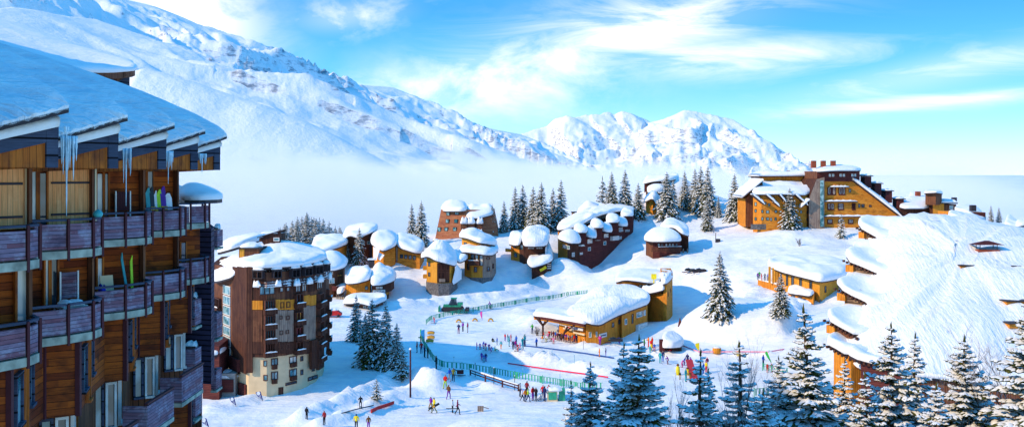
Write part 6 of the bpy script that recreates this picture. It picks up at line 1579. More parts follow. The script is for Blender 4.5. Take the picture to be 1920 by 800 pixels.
# ================================================================ people
def person_mesh(pose):
    V = {'hip': (0, 0, .95), 'waist': (0, 0, 1.10), 'chest': (0, .01, 1.34), 'neck': (0, 0, 1.50), 'head': (0, -.01, 1.60), 'crown': (0, -.005, 1.72), 'nose': (0, -.075, 1.62),
         'hl': (-.09, 0, .92), 'kl': (-.10, -.02, .50), 'al': (-.11, .02, .09), 'tl': (-.11, -.13, .045), 'hr': (.09, 0, .92), 'kr': (.10, -.02, .50), 'ar': (.11, .02, .09), 'tr': (.11, -.13, .045),
         'sl': (-.17, 0, 1.42), 'el': (-.26, .02, 1.17), 'wl': (-.27, -.10, .97), 'fl': (-.26, -.14, .89), 'sr': (.17, 0, 1.42), 'er': (.26, .02, 1.17), 'wr': (.27, -.10, .97), 'fr': (.26, -.14, .89)}
    if pose == 'walk':
        V.update(kl=(-.10, -.22, .53), al=(-.11, -.20, .12), tl=(-.11, -.34, .09), kr=(.10, .06, .50), ar=(.11, .32, .14), tr=(.11, .20, .05), wl=(-.26, .16, 1.0), fl=(-.26, .20, .93), wr=(.26, -.26, 1.05), fr=(.25, -.32, 1.0))
    if pose == 'ski':
        V.update(hip=(0, .10, .82), waist=(0, .06, .98), chest=(0, -.08, 1.20), neck=(0, -.14, 1.35), head=(0, -.18, 1.45), crown=(0, -.18, 1.57), nose=(0, -.255, 1.46), hl=(-.1, .1, .80), hr=(.1, .1, .80), kl=(-.13, -.10, .46), kr=(.13, -.10, .46),
                 sl=(-.17, -.10, 1.28), sr=(.17, -.10, 1.28), el=(-.30, -.10, 1.06), er=(.30, -.10, 1.06), wl=(-.30, -.34, 1.02), wr=(.30, -.34, 1.02), fl=(-.29, -.41, 1.02), fr=(.29, -.41, 1.02))
    if pose == 'reach':
        V.update(wl=(-.22, -.34, 1.20), fl=(-.18, -.42, 1.22), el=(-.27, -.10, 1.18), wr=(.22, -.34, 1.18), fr=(.18, -.42, 1.20), er=(.27, -.10, 1.16))
    if pose == 'sit':
        dz = -.72; V = {k: (p[0], p[1], p[2]+dz) for k, p in V.items()}
        V.update(hip=(0, 0, .16), hl=(-.1, 0, .15), hr=(.1, 0, .15), kl=(-.14, -.40, .34), kr=(.14, -.40, .34), al=(-.16, -.74, .10), ar=(.16, -.74, .10), tl=(-.17, -.80, .20), tr=(.17, -.80, .20))
    rad = dict(hip=.135, waist=.13, chest=.165, neck=.06, head=.098, crown=.085, nose=.022, hl=.10, hr=.10, kl=.068, kr=.068, al=.055, ar=.055, tl=.05, tr=.05, sl=.085, sr=.085, el=.058, er=.058, wl=.045, wr=.045, fl=.042, fr=.042)
    E = [('hip', 'waist'), ('waist', 'chest'), ('chest', 'neck'), ('neck', 'head'), ('head', 'crown'), ('head', 'nose'), ('hip', 'hl'), ('hl', 'kl'), ('kl', 'al'), ('al', 'tl'), ('hip', 'hr'), ('hr', 'kr'), ('kr', 'ar'), ('ar', 'tr'),
         ('chest', 'sl'), ('sl', 'el'), ('el', 'wl'), ('wl', 'fl'), ('chest', 'sr'), ('sr', 'er'), ('er', 'wr'), ('wr', 'fr')]
    ks = list(V); me = bpy.data.meshes.new('body_'+pose); me.from_pydata([V[k] for k in ks], [(ks.index(a), ks.index(b)) for a, b in E], [])
    o = bpy.data.objects.new('tmp', me); COL.objects.link(o)
    md = o.modifiers.new('s', 'SKIN'); md.use_smooth_shade = True
    for i, k in enumerate(ks):
        sv = me.skin_vertices[0].data[i]; sv.radius = (rad[k], rad[k]*(.8 if k in ('waist', 'chest', 'hip') else 1)); sv.use_root = (k == 'hip')
    md2 = o.modifiers.new('u', 'SUBSURF'); md2.levels = 1
    dg = bpy.context.evaluated_depsgraph_get(); nm = bpy.data.meshes.new_from_object(o.evaluated_get(dg)); bpy.data.objects.remove(o)
    P = {k: np.array(v) for k, v in V.items()}
    grp = []  # 0 jacket 1 trousers 2 skin 3 hat 4 boots/gloves
    jac = [('waist', 'chest'), ('chest', 'neck'), ('chest', 'sl'), ('sl', 'el'), ('el', 'wl'), ('chest', 'sr'), ('sr', 'er'), ('er', 'wr')]; pan = [('hip', 'hl'), ('hl', 'kl'), ('kl', 'al'), ('hip', 'hr'), ('hr', 'kr'), ('kr', 'ar')]
    cats = [(a, b, 0) for a, b in jac]+[(a, b, 1) for a, b in pan]+[('neck', 'head', 2), ('head', 'nose', 2), ('head', 'crown', 3), ('al', 'tl', 4), ('ar', 'tr', 4), ('wl', 'fl', 4), ('wr', 'fr', 4), ('hip', 'waist', 0)]
    for pl in nm.polygons:
        c = np.array(pl.center); best = 1e9; g_ = 0
        for a, b_, q in cats:
            A, B_ = P[a], P[b_]; d_ = B_-A; t_ = min(1, max(0, float((c-A)@d_/(d_@d_)))); r0 = rad[a]+(rad[b_]-rad[a])*t_
            dd = np.linalg.norm(c-A-d_*t_)-r0*.8
            if dd < best: best = dd; g_ = q
        hz = P['head'][2]+.02
        if g_ == 2 and (c[2] > hz+.02 or c[1] > P['head'][1]+.03): g_ = 3
        grp.append(g_)
    nm.polygons.foreach_set('use_smooth', [True]*len(nm.polygons))
    return nm, grp
PM = {k: person_mesh(k) for k in ('stand', 'walk', 'ski', 'reach', 'sit')}
COLS = dict(red=(.62, .02, .02), darkred=(.25, .02, .03), orange=(.80, .22, .02), yellow=(.85, .66, .03), green=(.04, .36, .05), lime=(.38, .60, .03), olive=(.22, .22, .03), teal=(.02, .36, .42), blue=(.02, .12, .55), navy=(.02, .03, .12), black=(.015, .015, .02),
            purple=(.20, .03, .36), magenta=(.60, .02, .28), pink=(.80, .18, .42), white=(.78, .78, .80), grey=(.25, .27, .32), tan=(.38, .24, .10), brown=(.16, .07, .03), skin=(.55, .30, .20), maroon=(.20, .02, .07))
CM = {k: plain('cloth_'+k, v, .8, var=.08, spec=.1) for k, v in COLS.items()}
MESHC = {}
def person(px, py, jk, tr, label, pose='stand', h=1.74, face=None, hat=None, group=None, loc=None):
    key = (pose, jk, tr, hat)
    if key not in MESHC:
        nm, grp = PM[pose]; me = nm.copy(); me.name = 'body'; me.materials.clear()
        for c_ in (jk, tr, 'skin', hat or jk, 'black'): me.materials.append(CM[c_])
        me.polygons.foreach_set('material_index', grp); MESHC[key] = me
    p = loc if loc is not None else ground(px, py)
    o = bpy.data.objects.new('person', MESHC[key]); COL.objects.link(o); s = h/1.80; o.scale = (s, s, s)
    o.location = (p.x, p.y, p.z-.02); o.rotation_euler = (0, 0, face if face is not None else rnd.uniform(0, 6.28))
    tag(o, label, 'person', group)
    if pose == 'ski':
        for k_, me_ in enumerate(gear()):
            q = bpy.data.objects.new('ski' if k_ < 2 else 'ski_pole', me_); COL.objects.link(q); q.parent = o
    return o
GEAR = []
def gear():
    if not GEAR:
        for k in (-1, 1):
            mb = MB(); mb.bar((.12*k, .70, .025), (.12*k, -.80, .025), .09, .03); mb.bar((.12*k, -.80, .025), (.12*k, -.95, .11), .08, .03); o = mb.build('ski', M['blackboard'], loc=(0, 0, 0)); GEAR.append(o.data); bpy.data.objects.remove(o)
        for k in (-1, 1):
            mb = MB(); mb.bar((.29*k, -.42, 1.05), (.36*k, .25, .05), .03); o = mb.build('ski_pole', M['fascia'], loc=(0, 0, 0)); GEAR.append(o.data); bpy.data.objects.remove(o)
    return GEAR
K = 1.25
def ski_pair(p, face, label, mat='blackboard'):
    o = thing('ski_pair', label, 'skis', p); d_ = Vector((math.sin(face), -math.cos(face), 0)); s_ = Vector((d_.y, -d_.x, 0))
    for k in (-1, 1):
        mb = MB(); a = p+s_*(.11*k)-d_*.8+Zu*.03; mb.bar(a, a+d_*1.5, .09, .03); mb.bar(a+d_*1.5, a+d_*1.65+Zu*.09, .08, .03); mb.build('ski', M[mat], o)
PEOPLE = [
 (782,661,'red','black','person in a red jacket, left of the pair below the green fence start','stand',1.8,'brown'), (790,663,'red','navy','person in a red jacket and navy trousers, right of the red pair','stand',1.8,'red'), (789,646,'green','black','person in a green jacket and red helmet at the top of the green fence','reach',1.75,'red'),
 (796,670,'navy','black','person all in dark navy, left of the two dark figures by the curved fence','stand',1.85,'black'), (802,671,'black','black','person in black, right of the two dark figures by the curved fence','stand',1.75,'black'), (818,692,'black','black','person in black alone on the outside of the curved green fence','stand',1.85,'black'),
 (860,625,'navy','maroon','left one of three adults chatting on the ski meadow, arm raised','reach',1.8,'black'), (868,621,'purple','black','middle one of three adults chatting on the ski meadow','stand',1.75,'black'), (877,623,'maroon','grey','right one of three adults chatting on the ski meadow, maroon jacket','stand',1.85,'black'),
 (814.5,606,'red','pink','small skier in red by the upper fence end','ski',1.3,'red'), (919,579,'purple','grey','skier in purple gliding along the upper green fence','ski',1.75,'black'),
 (894,655,'magenta','magenta','child in magenta, first of the ski class row','stand',1.25,'purple'), (900,656,'purple','red','child in purple with red trousers, second of the class row','ski',1.25,'navy'), (906,658,'blue','pink','child in blue with pink trousers, third of the class row','ski',1.25,'magenta'), (910.5,659,'magenta','orange','child in magenta and orange, fourth of the class row','ski',1.25,'purple'),
 (917,660,'purple','red','child with purple jacket and red trousers beside the bent pink one','reach',1.25,'navy'), (920.5,663,'pink','magenta','child in pink bending at the end of the class row','ski',1.25,'pink'), (928,659,'green','green','child in green sitting on the snow','sit',1.3,'green'),
 (932,647,'blue','grey','child in blue standing above the green sitting one','stand',1.3,'navy'), (939.5,654,'teal','orange','child in teal jacket and orange trousers','stand',1.35,'navy'), (924,641,'black','olive','dark-clad child sitting back on the snow','sit',1.4,'black'),
 (903,676,'purple','magenta','child in purple, left of the huddle below the class row','stand',1.25,'magenta'), (907.5,678,'blue','teal','child in blue, middle of the huddle below the class row','ski',1.25,'navy'), (911,678,'navy','purple','child in navy, right of the huddle below the class row','stand',1.3,'blue'),
 (947,639,'red','purple','child in red at the left of the group round the instructor','stand',1.3,'navy'), (952,640,'navy','teal','child in navy beside the instructor in light blue','stand',1.35,'orange'), (954.5,649,'teal','teal','instructor in light blue in front of a small group','stand',1.8,'teal'), (958,640,'red','red','child in red at the right of the instructor group','stand',1.3,'magenta'),
 (983,637,'black','navy','lone dark child above the blue belt line','ski',1.2,'black'), (1006,651,'blue','navy','person in blue riding the blue conveyor belt line','stand',1.6,'blue'),
 (962,657,'navy','black','child in dark navy at the left of the crowd at the belt end','stand',1.4,'purple'), (968,648,'blue','navy','adult in blue behind the crowd at the belt end','stand',1.7,'brown'), (966,658,'magenta','purple','child in magenta jacket in the crowd at the belt end','ski',1.3,'navy'), (971,659,'red','red','child all in red crouching at the belt end','ski',1.25,'red'), (975,658,'pink','red','child in pink and red next to the light blue adults','reach',1.3,'red'),
 (980,658,'teal','teal','adult in light blue, left of the pair at the belt end','reach',1.8,'orange'), (984,658,'teal','navy','adult in light blue with navy trousers, right of the pair at the belt end','stand',1.8,'teal'), (998,625,'green','navy','person in green beside the potted bush at the canopy','reach',1.75,'green'),
 (1124,669,'orange','orange','child in orange near the lower end of the blue belt','stand',1.4,'orange'), (1136,669,'navy','purple','child in navy near the lower end of the blue belt','stand',1.4,'navy'), (1125,647,'magenta','purple','person in magenta and purple by the concrete corner of the hall','stand',1.7,'yellow'),
 (1208,654,'green','black','dark person with green collar, left of the crowd by the shed','stand',1.75,'black'), (1216,650,'orange','red','person in orange at the crowd by the shed','reach',1.7,'darkred'), (1221,657,'red','yellow','tall person in red and yellow carrying gear near the shed','stand',1.85,'green'), (1223,652,'red','orange','person in red standing behind the tall one near the shed','stand',1.8,'orange'), (1227,658,'blue','red','child in blue at the right of the crowd by the shed','ski',1.3,'red'), (1219,663,'teal','teal','child in teal in front of the crowd by the shed','stand',1.3,'teal'),
 (1238,682,'teal','teal','adult in light blue, larger of the pair on the meadow below the shed','stand',1.8,'teal'), (1243,679,'navy','blue','person in navy just behind the light blue adult below the shed','stand',1.7,'grey'), (1252,683,'purple','maroon','child in purple and maroon facing the light blue adult','ski',1.45,'brown'), (1253,658,'black','red','child in dark jacket sitting before the shed','sit',1.3,'black'),
 (1279,689,'pink','magenta','child in pink at the left of the group above the yellow figures','ski',1.3,'magenta'), (1283,684,'blue','purple','child in blue beside the pink one above the yellow figures','ski',1.3,'purple'), (1289,684,'navy','navy','adult in navy above the red slide board','stand',1.75,'blue'), (1295,687,'purple','maroon','person in purple at the top of the red slide board','stand',1.5,'navy'),
 (1286,716,'teal','teal','adult in bright light blue alone below the group','stand',1.85,'teal'), (1275,711,'black','tan','small child in black and tan left of the light blue adult','stand',1.1,'brown'), (1294,712,'brown','olive','small child in brown beside the foot of the red slide board','stand',1.2,'darkred'), (1319,700,'blue','blue','person in bright blue right of the red slide board','stand',1.6,'blue'), (1324,698,'yellow','red','person in yellow and red beside the bright blue one','stand',1.6,'red'), (1326,690,'maroon','white','person in maroon and white behind the yellow and red one','stand',1.6,'red'),
 (1431,688,'blue','navy','person in blue standing at the left end of the short green fence','stand',1.8,'navy'), (1439,698,'red','red','child in red in front of the short green fence','stand',1.3,'red'), (1447,699,'maroon','red','child in maroon at the right of the short green fence','stand',1.3,'red'),
 (843,717,'blue','grey','walker in a blue jacket, left of the couple seen from behind','walk',1.8,'navy'), (850,716.5,'olive','black','walker in a khaki brown jacket, right of the couple seen from behind','stand',1.85,'brown'), (835,730,'red','lime','walker in red jacket and lime trousers carrying something','walk',1.85,'brown'), (841,748,'brown','purple','walker in a brown and tan coat striding downhill','walk',1.85,'brown'),
 (808,771,'purple','tan','person in purple, left of the couple carrying a snowboard','walk',1.75,'black'), (814,775,'yellow','olive','person in yellow and olive carrying a snowboard under the arm','walk',1.9,'black'), (848.5,774,'white','black','person in white and black holding skis crosswise','stand',1.6,'brown'), (858,777,'maroon','black','person in a maroon jacket walking right of the black and white one','walk',1.8,'maroon'),
 (975,744,'grey','black','tall person in grey blue, leftmost of the queue by the booth','stand',1.85,'navy'), (979,751,'white','black','child in white and pink walking at the front left of the queue','walk',1.5,'pink'), (985,753,'orange','navy','person in orange at the front of the queue','stand',1.6,'darkred'), (990,754,'lime','navy','person in lime green at the front of the queue','walk',1.75,'olive'), (988,740,'darkred','black','person in dark red standing behind the lime green one','stand',1.85,'black'),
 (999,750,'red','purple','person in red in the middle of the queue by the booth','stand',1.8,'navy'), (1005,752,'black','black','person in black holding poles in the middle of the queue','reach',1.75,'black'), (1021,753,'navy','navy','tall person in navy seen from behind near the booth','stand',1.95,'black'), (1018,748,'red','navy','person in red half hidden behind the tall navy one','stand',1.8,'red'), (1029,747,'red','black','person in bright red right beside the booth','stand',1.8,'darkred'), (1013,750,'white','grey','small child in white between the black and navy adults','sit',1.4,'grey'),
 (575,787,'black','black','small person in black behind the snow bank at the bottom','stand',1.5,'black'), (608,800,'darkred','black','person in dark red at the bottom edge, left','stand',1.6,'darkred'), (668,806,'yellow','black','person in yellow with black hat at the bottom edge','stand',1.8,'black'), (691,806,'brown','purple','person in brown at the bottom edge, right of the yellow one','stand',1.6,'brown'), (676,765,'black','black','person in black on the bank beside the red banner','ski',1.5,'black')]
for q in PEOPLE: person(q[0], q[1], q[2], q[3], q[4], q[5], q[6]*K, hat=q[7] if len(q) > 7 else None)
for px, py, fc, lab in [(818,692,1.5,'long skis under the black figure outside the curved fence')]: ski_pair(ground(px, py), fc, lab, 'blackboard' if px != 1252 else 'tealboard')
# lodge deck and canopy crowds
for px, py, Y, jk, tr, hat, lab in [(1421,515,249,'purple','navy','navy','person in purple at the left end of the lodge terrace'), (1424,513,252,'green','black','green','person in dark green behind the red one on the lodge terrace'), (1428,517,248,'red','red','magenta','person in red on the lodge terrace'), (1434,516,248,'grey','navy','navy','person in grey on the lodge terrace right of the red one'), (1440,518,247,'blue','navy','blue','person in blue on the lodge terrace near the posts'), (1449,516,247,'red','maroon','brown','person in red under the lodge porch')]:
    person(0, 0, jk, tr, lab, 'stand', 1.9, hat=hat, loc=Vector(((px-960)/F*Y, Y, zd+.3)))
cr_ = random.Random(9); cl = ['red','navy','darkred','blue','maroon','black','navy','blue','purple','white','maroon','teal','red','navy']
for i, jk in enumerate(cl):
    px = 1030+i*3.9; Y = 210.5-i*.55+cr_.uniform(-.6, .6); x = (px-960)/F*Y
    person(0, 0, jk, cr_.choice(['navy','black','maroon']), '%s-clad person in the canopy crowd, %s' % (jk, ['leftmost','second from left','beside the dark brace','before the orange wall','in the thick of it','next to the blue one','behind the rail','in front of the sign','half turned away','with pale hat','near the wall corner','in light blue','below the long sign','rightmost'][i]), cr_.choice(['stand','reach']), 1.85, hat=cr_.choice(['red','white','navy','black']), loc=Vector((x, Y, gz(x, Y))))
for i, (px, py, a, b_) in enumerate([(1020,634,'red','white'), (1027,636,'pink','white'), (1024,641,'white','yellow'), (1034,640,'white','red'), (1038,644,'pink','red'), (1017,642,'orange','white')]):
    person(px, py, a, b_, 'child in %s and %s, %s of the red and white group by the canopy' % (a, b_, ['top left','top middle','centre','right','lowest right','lowest left'][i]), 'ski', 1.5, hat=a)
# carried things
p = ground(814, 775); o = thing('snowboard', 'dark snowboard with yellow edge carried under the arm by the yellow and olive person', 'snowboard', p+Zu*.7); mb = MB(); mb.bar(p+Vector((-.75, -.25, .65)), p+Vector((.75, -.30, 1.45)), .06, .32, up=(0, 0, 1)); mb.build('deck', M['blackboard'], o); mb = MB(); mb.bar(p+Vector((-.2, -.30, .94)), p+Vector((.1, -.34, 1.10)), .05, .22, up=(0, 0, 1)); mb.build('binding', M['goldboard'], o)
p = ground(848.5, 774); o = thing('ski_pair', 'pair of skis held crosswise by the black and white person', 'skis', p+Zu*.8); mb = MB(); mb.bar(p+Vector((-.95, -.3, .62)), p+Vector((.95, -.2, .58)), .05, .1); mb.build('ski', M['whiteboard'], o); mb = MB(); mb.bar(p+Vector((-.9, -.36, .70)), p+Vector((.9, -.26, .66)), .04, .09); mb.build('ski', M['blackboard'], o)
# ================================================================ fences, nets, belts
M['fgreen'] = plain('fence_green', (.03, .34, .20), .6, var=.3, scale=2); M['rope_red'] = plain('net_red', (.75, .02, .07), .6); M['belt_blue'] = plain('belt_blue', (.02, .10, .34), .6); M['net_pink'] = plain('net_pink', (.85, .35, .45), .8, var=.3)
M['banner_navy'] = plain('banner_navy', (.02, .03, .22), .5); M['fpink'] = plain('flag_pink', (.9, .08, .42), .5); M['flime'] = plain('flag_green', (.05, .60, .10), .5); M['fblue'] = plain('banner_blue', (.05, .35, .75), .5); M['fviolet'] = plain('flag_violet', (.16, .04, .50), .5)
def smooth_z(z, k=9):
    zp = np.pad(z, k, mode='edge'); return np.convolve(zp, np.ones(2*k+1)/(2*k+1), mode='valid')
def fence_line(name, pts, label, h=1.05, pitch=.55, mat='fgreen', dens=1.):
    P = [ground(*p) for p in pts]; o = thing(name, label, 'fence', P[0]); Q = []
    for a, b in zip(P, P[1:]):
        n = max(1, int((b-a).length/pitch))
        for i in range(n): q = a.lerp(b, i/n); Q.append(q)
    Q.append(P[-1]); Hh_ = smooth_z(height(np.array([q.x for q in Q]), np.array([q.y for q in Q])))
    Q = [Vector((q.x, q.y, z)) for q, z in zip(Q, Hh_)]
    mb = MB(); rails = MB(); k = 0
    for a, b in zip(Q, Q[1:]):
        d_ = (b-a); L = d_.length; d_.z = 0; d_.normalize(); n_ = Vector((d_.y, -d_.x, 0)); c = (a+b)/2
        if (k % 8) != 7: mb.box(c+Zu*(h*.55), (L*.34, .04, h*.8), (d_, n_, Zu))
        else: mb.box(c+Zu*(h*.55), (L*.98, .05, h*.9), (d_, n_, Zu))
        rails.bar(a+Zu*h, b+Zu*h, .07); k += 1
    mb.build('slats', M[mat], o); rails.build('rails', M[mat], o)
    for q in Q[::9]:
        mb = MB(); mb.bar(q-Zu*.2, q+Zu*(h+.2), .12); mb.build('post', M[mat], o)
    return o
fence_line('safety_fence', [(799,609), (806,602), (820,597), (840,592), (870,588), (910,580), (960,572), (1010,563), (1060,556), (1101,550)], 'long green slatted fence climbing along the upper snow road')
fence_line('safety_fence', [(791,640), (797,652), (804,664), (812,676), (822,686), (835,691), (860,692), (885,695), (920,701), (960,709), (1000,716), (1040,723), (1085,729), (1130,733)], 'curving green slatted fence closing the lower side of the ski meadow', 1.15, .62)
fence_line('safety_fence', [(1430,695), (1444,698), (1460,701), (1476,704)], 'short green fence at the right of the meadow behind the spruces', 1.2)
fence_line('safety_fence', [(1414,744), (1428,742), (1444,741)], 'shortest green fence piece seen between two foreground spruces', 1.2)
def ribbon(name, pts, label, cat, mat, w, h, zoff=.05, step=1.5):
    P = [ground(*p) for p in pts]; Q = []
    for a, b in zip(P, P[1:]):
        n = max(1, int((b-a).length/step)); Q += [a.lerp(b, i/n) for i in range(n)]
    Q.append(P[-1]); Z_ = smooth_z(height(np.array([q.x for q in Q]), np.array([q.y for q in Q]))); Q = [Vector((q.x, q.y, z+zoff)) for q, z in zip(Q, Z_)]
    mb = MB()
    for a, b in zip(Q, Q[1:]): mb.bar(a, b+(b-a)*.02, w, h)
    o = mb.build(name, M[mat], loc=Q[0]); tag(o, label, cat); return o
ribbon('conveyor_belt', [(984,649), (1010,652), (1050,657), (1100,664), (1150,672)], 'blue conveyor belt running down past the hall to the learners', 'conveyor', 'belt_blue', .5, .14, .12)
ribbon('barrier_net', [(952,684), (1000,691), (1060,699), (1110,706), (1140,710)], 'long low red net strung across the lower ski meadow', 'net', 'rope_red', .06, .22, .3)
ribbon('barrier_net', [(1280,651), (1310,661), (1350,667), (1400,665), (1440,661), (1470,655)], 'faint pink netting along the foot of the ribbed snow dome', 'net', 'net_pink', .05, .25, .35)
ribbon('banner', [(696,774), (708,769), (722,765), (738,762)], 'red banner lying along the snow bank at the bottom left', 'banner', 'red_paint', .15, .45, .35)
ribbon('rope_line', [(640,780), (662,773), (680,770), (700,763)], 'black rope lying on the snow bank left of the red banner', 'rope', 'blackboard', .12, .12, .1)
# snow-topped log rail
P = [ground(*p) for p in [(882,703), (910,713), (942,726), (972,733)]]; o = thing('log_rail', 'rustic wooden rail topped with snow between path and lower green fence', 'railing', P[0])
for a, b in zip(P, P[1:]):
    mb = MB(); mb.bar(a+Zu*.9, b+Zu*.9, .2); mb.build('rail', M['redbrown'], o); mb = MB(); mb.bar(a+Zu*1.08, b+Zu*1.08, .26, .18); mb.build('rail_snow', M['treesnow'], o); mb = MB(); mb.bar(a+Zu*.45, b+Zu*.45, .15); mb.build('rail', M['redbrown'], o)
for a in P: mb = MB(); mb.bar(a-Zu*.2, a+Zu*1.1, .25); mb.build('post', M['redbrown'], o)
# slim poles
for px, y0, y1, lab, mt, w in [(769.5,655,745,'tall rusty brown pole beside the ploughed snow heap','postred',.28), (851,669,692,'grey pole on the meadow above the lower fence, leftmost of the thin ones','frame_white',.10), (891,679,706,'thin dark pole at the lower fence, second from left','fascia',.11), (926,689,720,'thin dark pole at the lower fence, third from left','fascia',.11), (965,704,732,'thin dark pole behind the queue by the booth','fascia',.11),
        (1342,436,455,'small dark signal mast on the slope above the balcony chalet','fascia',.22), (1636,396,414,'white lantern spire before the hotel front','frame_white',.3), (986,641,656,'thin marker pole near the belt top','frame_white',.06), (1035,655,668,'thin teal marker pole across the belt','tealboard',.07), (1077,664,684,'thin marker pole between belt and net','tealboard',.07), (980,691,706,'tiny marker pole below the red net','tealboard',.08), (1050,700,712,'tiny marker pole in front of the red net, right','tealboard',.08), (1094,634,655,'slim stake by the hall corner','fascia',.07)]:
    p = ground(px, y1); t_ = Vector((p.x, p.y, zat(y0, p.y))); o = thing('pole', lab, 'pole', p); mb = MB(); mb.tube([p-Zu*.2, p.lerp(t_, .5), t_], [w/2, w/2*.95, w/2*.8], 6); mb.build('shaft', M[mt], o)
    mb = MB(); mb.tube([t_, t_+Zu*w*.5, t_+Zu*w], [w*.75, w*.8, w*.3], 6); mb.build('cap', M['treesnow' if mt != 'frame_white' else 'fascia'], o)
    if px == 1342: mb = MB(); mb.box(p+Vector((.6, 0, .6)), (1.3, .9, .9)); mb.build('cabinet', M['fascia'], o)
    if px == 1636: mb = MB(); mb.tube([p, p+Zu*1.2, p+Zu*1.6], [.7, .8, .3], 8); mb.build('lantern', M['glass_teal'], o)
# feather flags and tall banners
def feather(px, y0, y1, w, mat, label, lean=0., logo=False):
    p = ground(px, y1); h = zat(y0, p.y)-p.z; o = thing('feather_flag', label, 'flag', p); n = 12; vs = []; fs = []
    for i in range(n+1):
        f = i/n; z = .15*h+.85*h*f; ww = w*(math.sin(min(1, f*1.25)*1.5708)**.8)*(1 if f < .86 else math.sqrt(max(0, 1-((f-.86)/.14)**2)))+.02; x0 = -lean*h*f
        for y_ in (-.025, .025): vs += [(p.x+x0-ww, p.y+y_, p.z+z), (p.x+x0, p.y+y_, p.z+z)]
    for i in range(n):
        b0 = i*4; fs += [(b0, b0+1, b0+5, b0+4), (b0+3, b0+2, b0+6, b0+7), (b0+1, b0+3, b0+7, b0+5), (b0+2, b0, b0+4, b0+6)]
    fs += [(0, 2, 3, 1), (n*4, n*4+1, n*4+3, n*4+2)]
    mb = MB(); mb.add(vs, fs); mb.build('cloth', M[mat], o)
    mb = MB(); mb.tube([(p.x, p.y, p.z-.2), (p.x-lean*h*.5, p.y, p.z+h*.55), (p.x-lean*h, p.y, p.z+h)], [.04, .03, .02], 5); mb.build('pole', M['fascia'], o)
    if logo:
        c = Vector((p.x-lean*h*.8-w*.5, p.y-.05, p.z+h*.80)); mb = MB(); k = 16
        mb.add([c+Vector((math.cos(a)*w*.36, 0, math.sin(a)*w*.36)) for a in [6.283*i/k for i in range(k)]]+[c+Vector((math.cos(a)*w*.36, .02, math.sin(a)*w*.36)) for a in [6.283*i/k for i in range(k)]], [tuple(range(k))]+[(i, i+k, (i+1) % k+k, (i+1) % k) for i in range(k)]); mb.build('emblem', M['whiteboard'], o)
        mb = MB()
        for i in range(5): mb.box(Vector((p.x-lean*h*(.62-.08*i)-w*.45, p.y-.04, p.z+h*(.64-.08*i))), (w*.10, .02, h*.055)); mb.box(Vector((p.x-lean*h*(.62-.08*i)-w*.2, p.y-.04, p.z+h*(.62-.08*i))), (w*.10, .02, h*.05))
        mb.build('lettering', M['whiteboard'], o)
feather(493,733,753,.75,'banner_navy','navy teardrop banner with white disc in front of the cream tower wall',.25,True)
feather(443,744,763,.65,'banner_navy','navy teardrop banner with white disc, left of the tower entrance corner',.25,True)
feather(392,783,803,.8,'banner_navy','navy teardrop banner with white disc at the bottom beside the apartment block',.3,True)
feather(796,617,641,.75,'fblue','tall light blue banner beside the yellow tubes'); feather(790,616,634,.25,'flime','slim green and white pennant at the top of the curved fence')
feather(904,583,600,.45,'fpink','bright pink wind marker above the snow arches'); feather(1163,632,648,.6,'fviolet','violet feather flag in front of the hall',.1)
feather(1311,642,664,.7,'yellow_paint','yellow feather flag before the ribbed snow dome'); feather(1447,658,684,.45,'flime','green leaning flag at the right foot of the snow dome',.35)
# yellow play figures, slide, tubes, arches
for px, y0, y1, lab in [(1271,681,703,'tall yellow cut-out figure with a dark head, left of the learners'), (1289,688,703,'yellow cut-out figure close to the red slide board'), (1385,657,668,'orange yellow post at the foot of the snow dome')]:
    p = ground(px, y1); h = zat(y0, p.y)-p.z; o = thing('play_figure', lab, 'figure', p); mb = MB(); mb.tube([p-Zu*.1, p+Zu*h*.3, p+Zu*h*.7, p+Zu*h*.8], [.25, .38, .30, .12], 8); mb.build('body', M['yellow_paint'], o); mb = MB(); mb.tube([p+Zu*h*.8, p+Zu*h*.88, p+Zu*h], [.16, .28, .1], 8); mb.build('head', M['brown' if px != 1385 else 'orange'], o)
a, b = ground(1303,718), ground(1292,688); o = thing('slide_board', 'long bright red board leaning down the slope among the learners', 'board', a); mb = MB(); mb.bar(a+Zu*.15, b+Zu*1.3, 1.2, .15); mb.build('board', M['red_paint'], o); mb = MB(); mb.bar(b, b+Zu*1.3, .15); mb.build('support', M['fascia'], o)
for px, py, lab in [(808,628,'top yellow slalom tube beside the blue banner'), (808,636,'middle yellow slalom tube beside the blue banner'), (806,643,'lowest yellow slalom tube beside the blue banner')]:
    p = ground(px, py); o = thing('foam_tube', lab, 'tube', p); mb = MB(); mb.tube([p+Vector((-.75+1.5*i/6, 0, .35+.12*math.sin(i/6*3.14))) for i in range(7)], [.25, .3, .3, .3, .3, .3, .25], 8); mb.build('tube', M['goldboard'], o); mb = MB(); mb.tube([p+Vector((-.7+1.4*i/6, .02, .60+.12*math.sin(i/6*3.14))) for i in range(7)], .12, 6); mb.build('dark_top', M['fascia'], o)
for px, py, lab in [(860,604,'left yellow and black arch half sunk in the snow'), (890.5,602,'middle yellow and black arch half sunk in the snow'), (920,602.5,'right yellow and black arch half sunk in the snow')]:
    p = ground(px, py); o = thing('snow_arch', lab, 'arch', p); mb = MB(); mb.tube([p+Vector((math.cos(a)*.55, 0, math.sin(a)*.5)) for a in [3.1416*i/8 for i in range(9)]], .17, 7); mb.build('arch', M['goldboard'], o); mb = MB(); mb.tube([p+Vector((math.cos(a)*.50, .28, math.sin(a)*.62)) for a in [3.1416*i/8 for i in range(9)]], .15, 7); mb.build('dark_edge', M['fascia'], o)
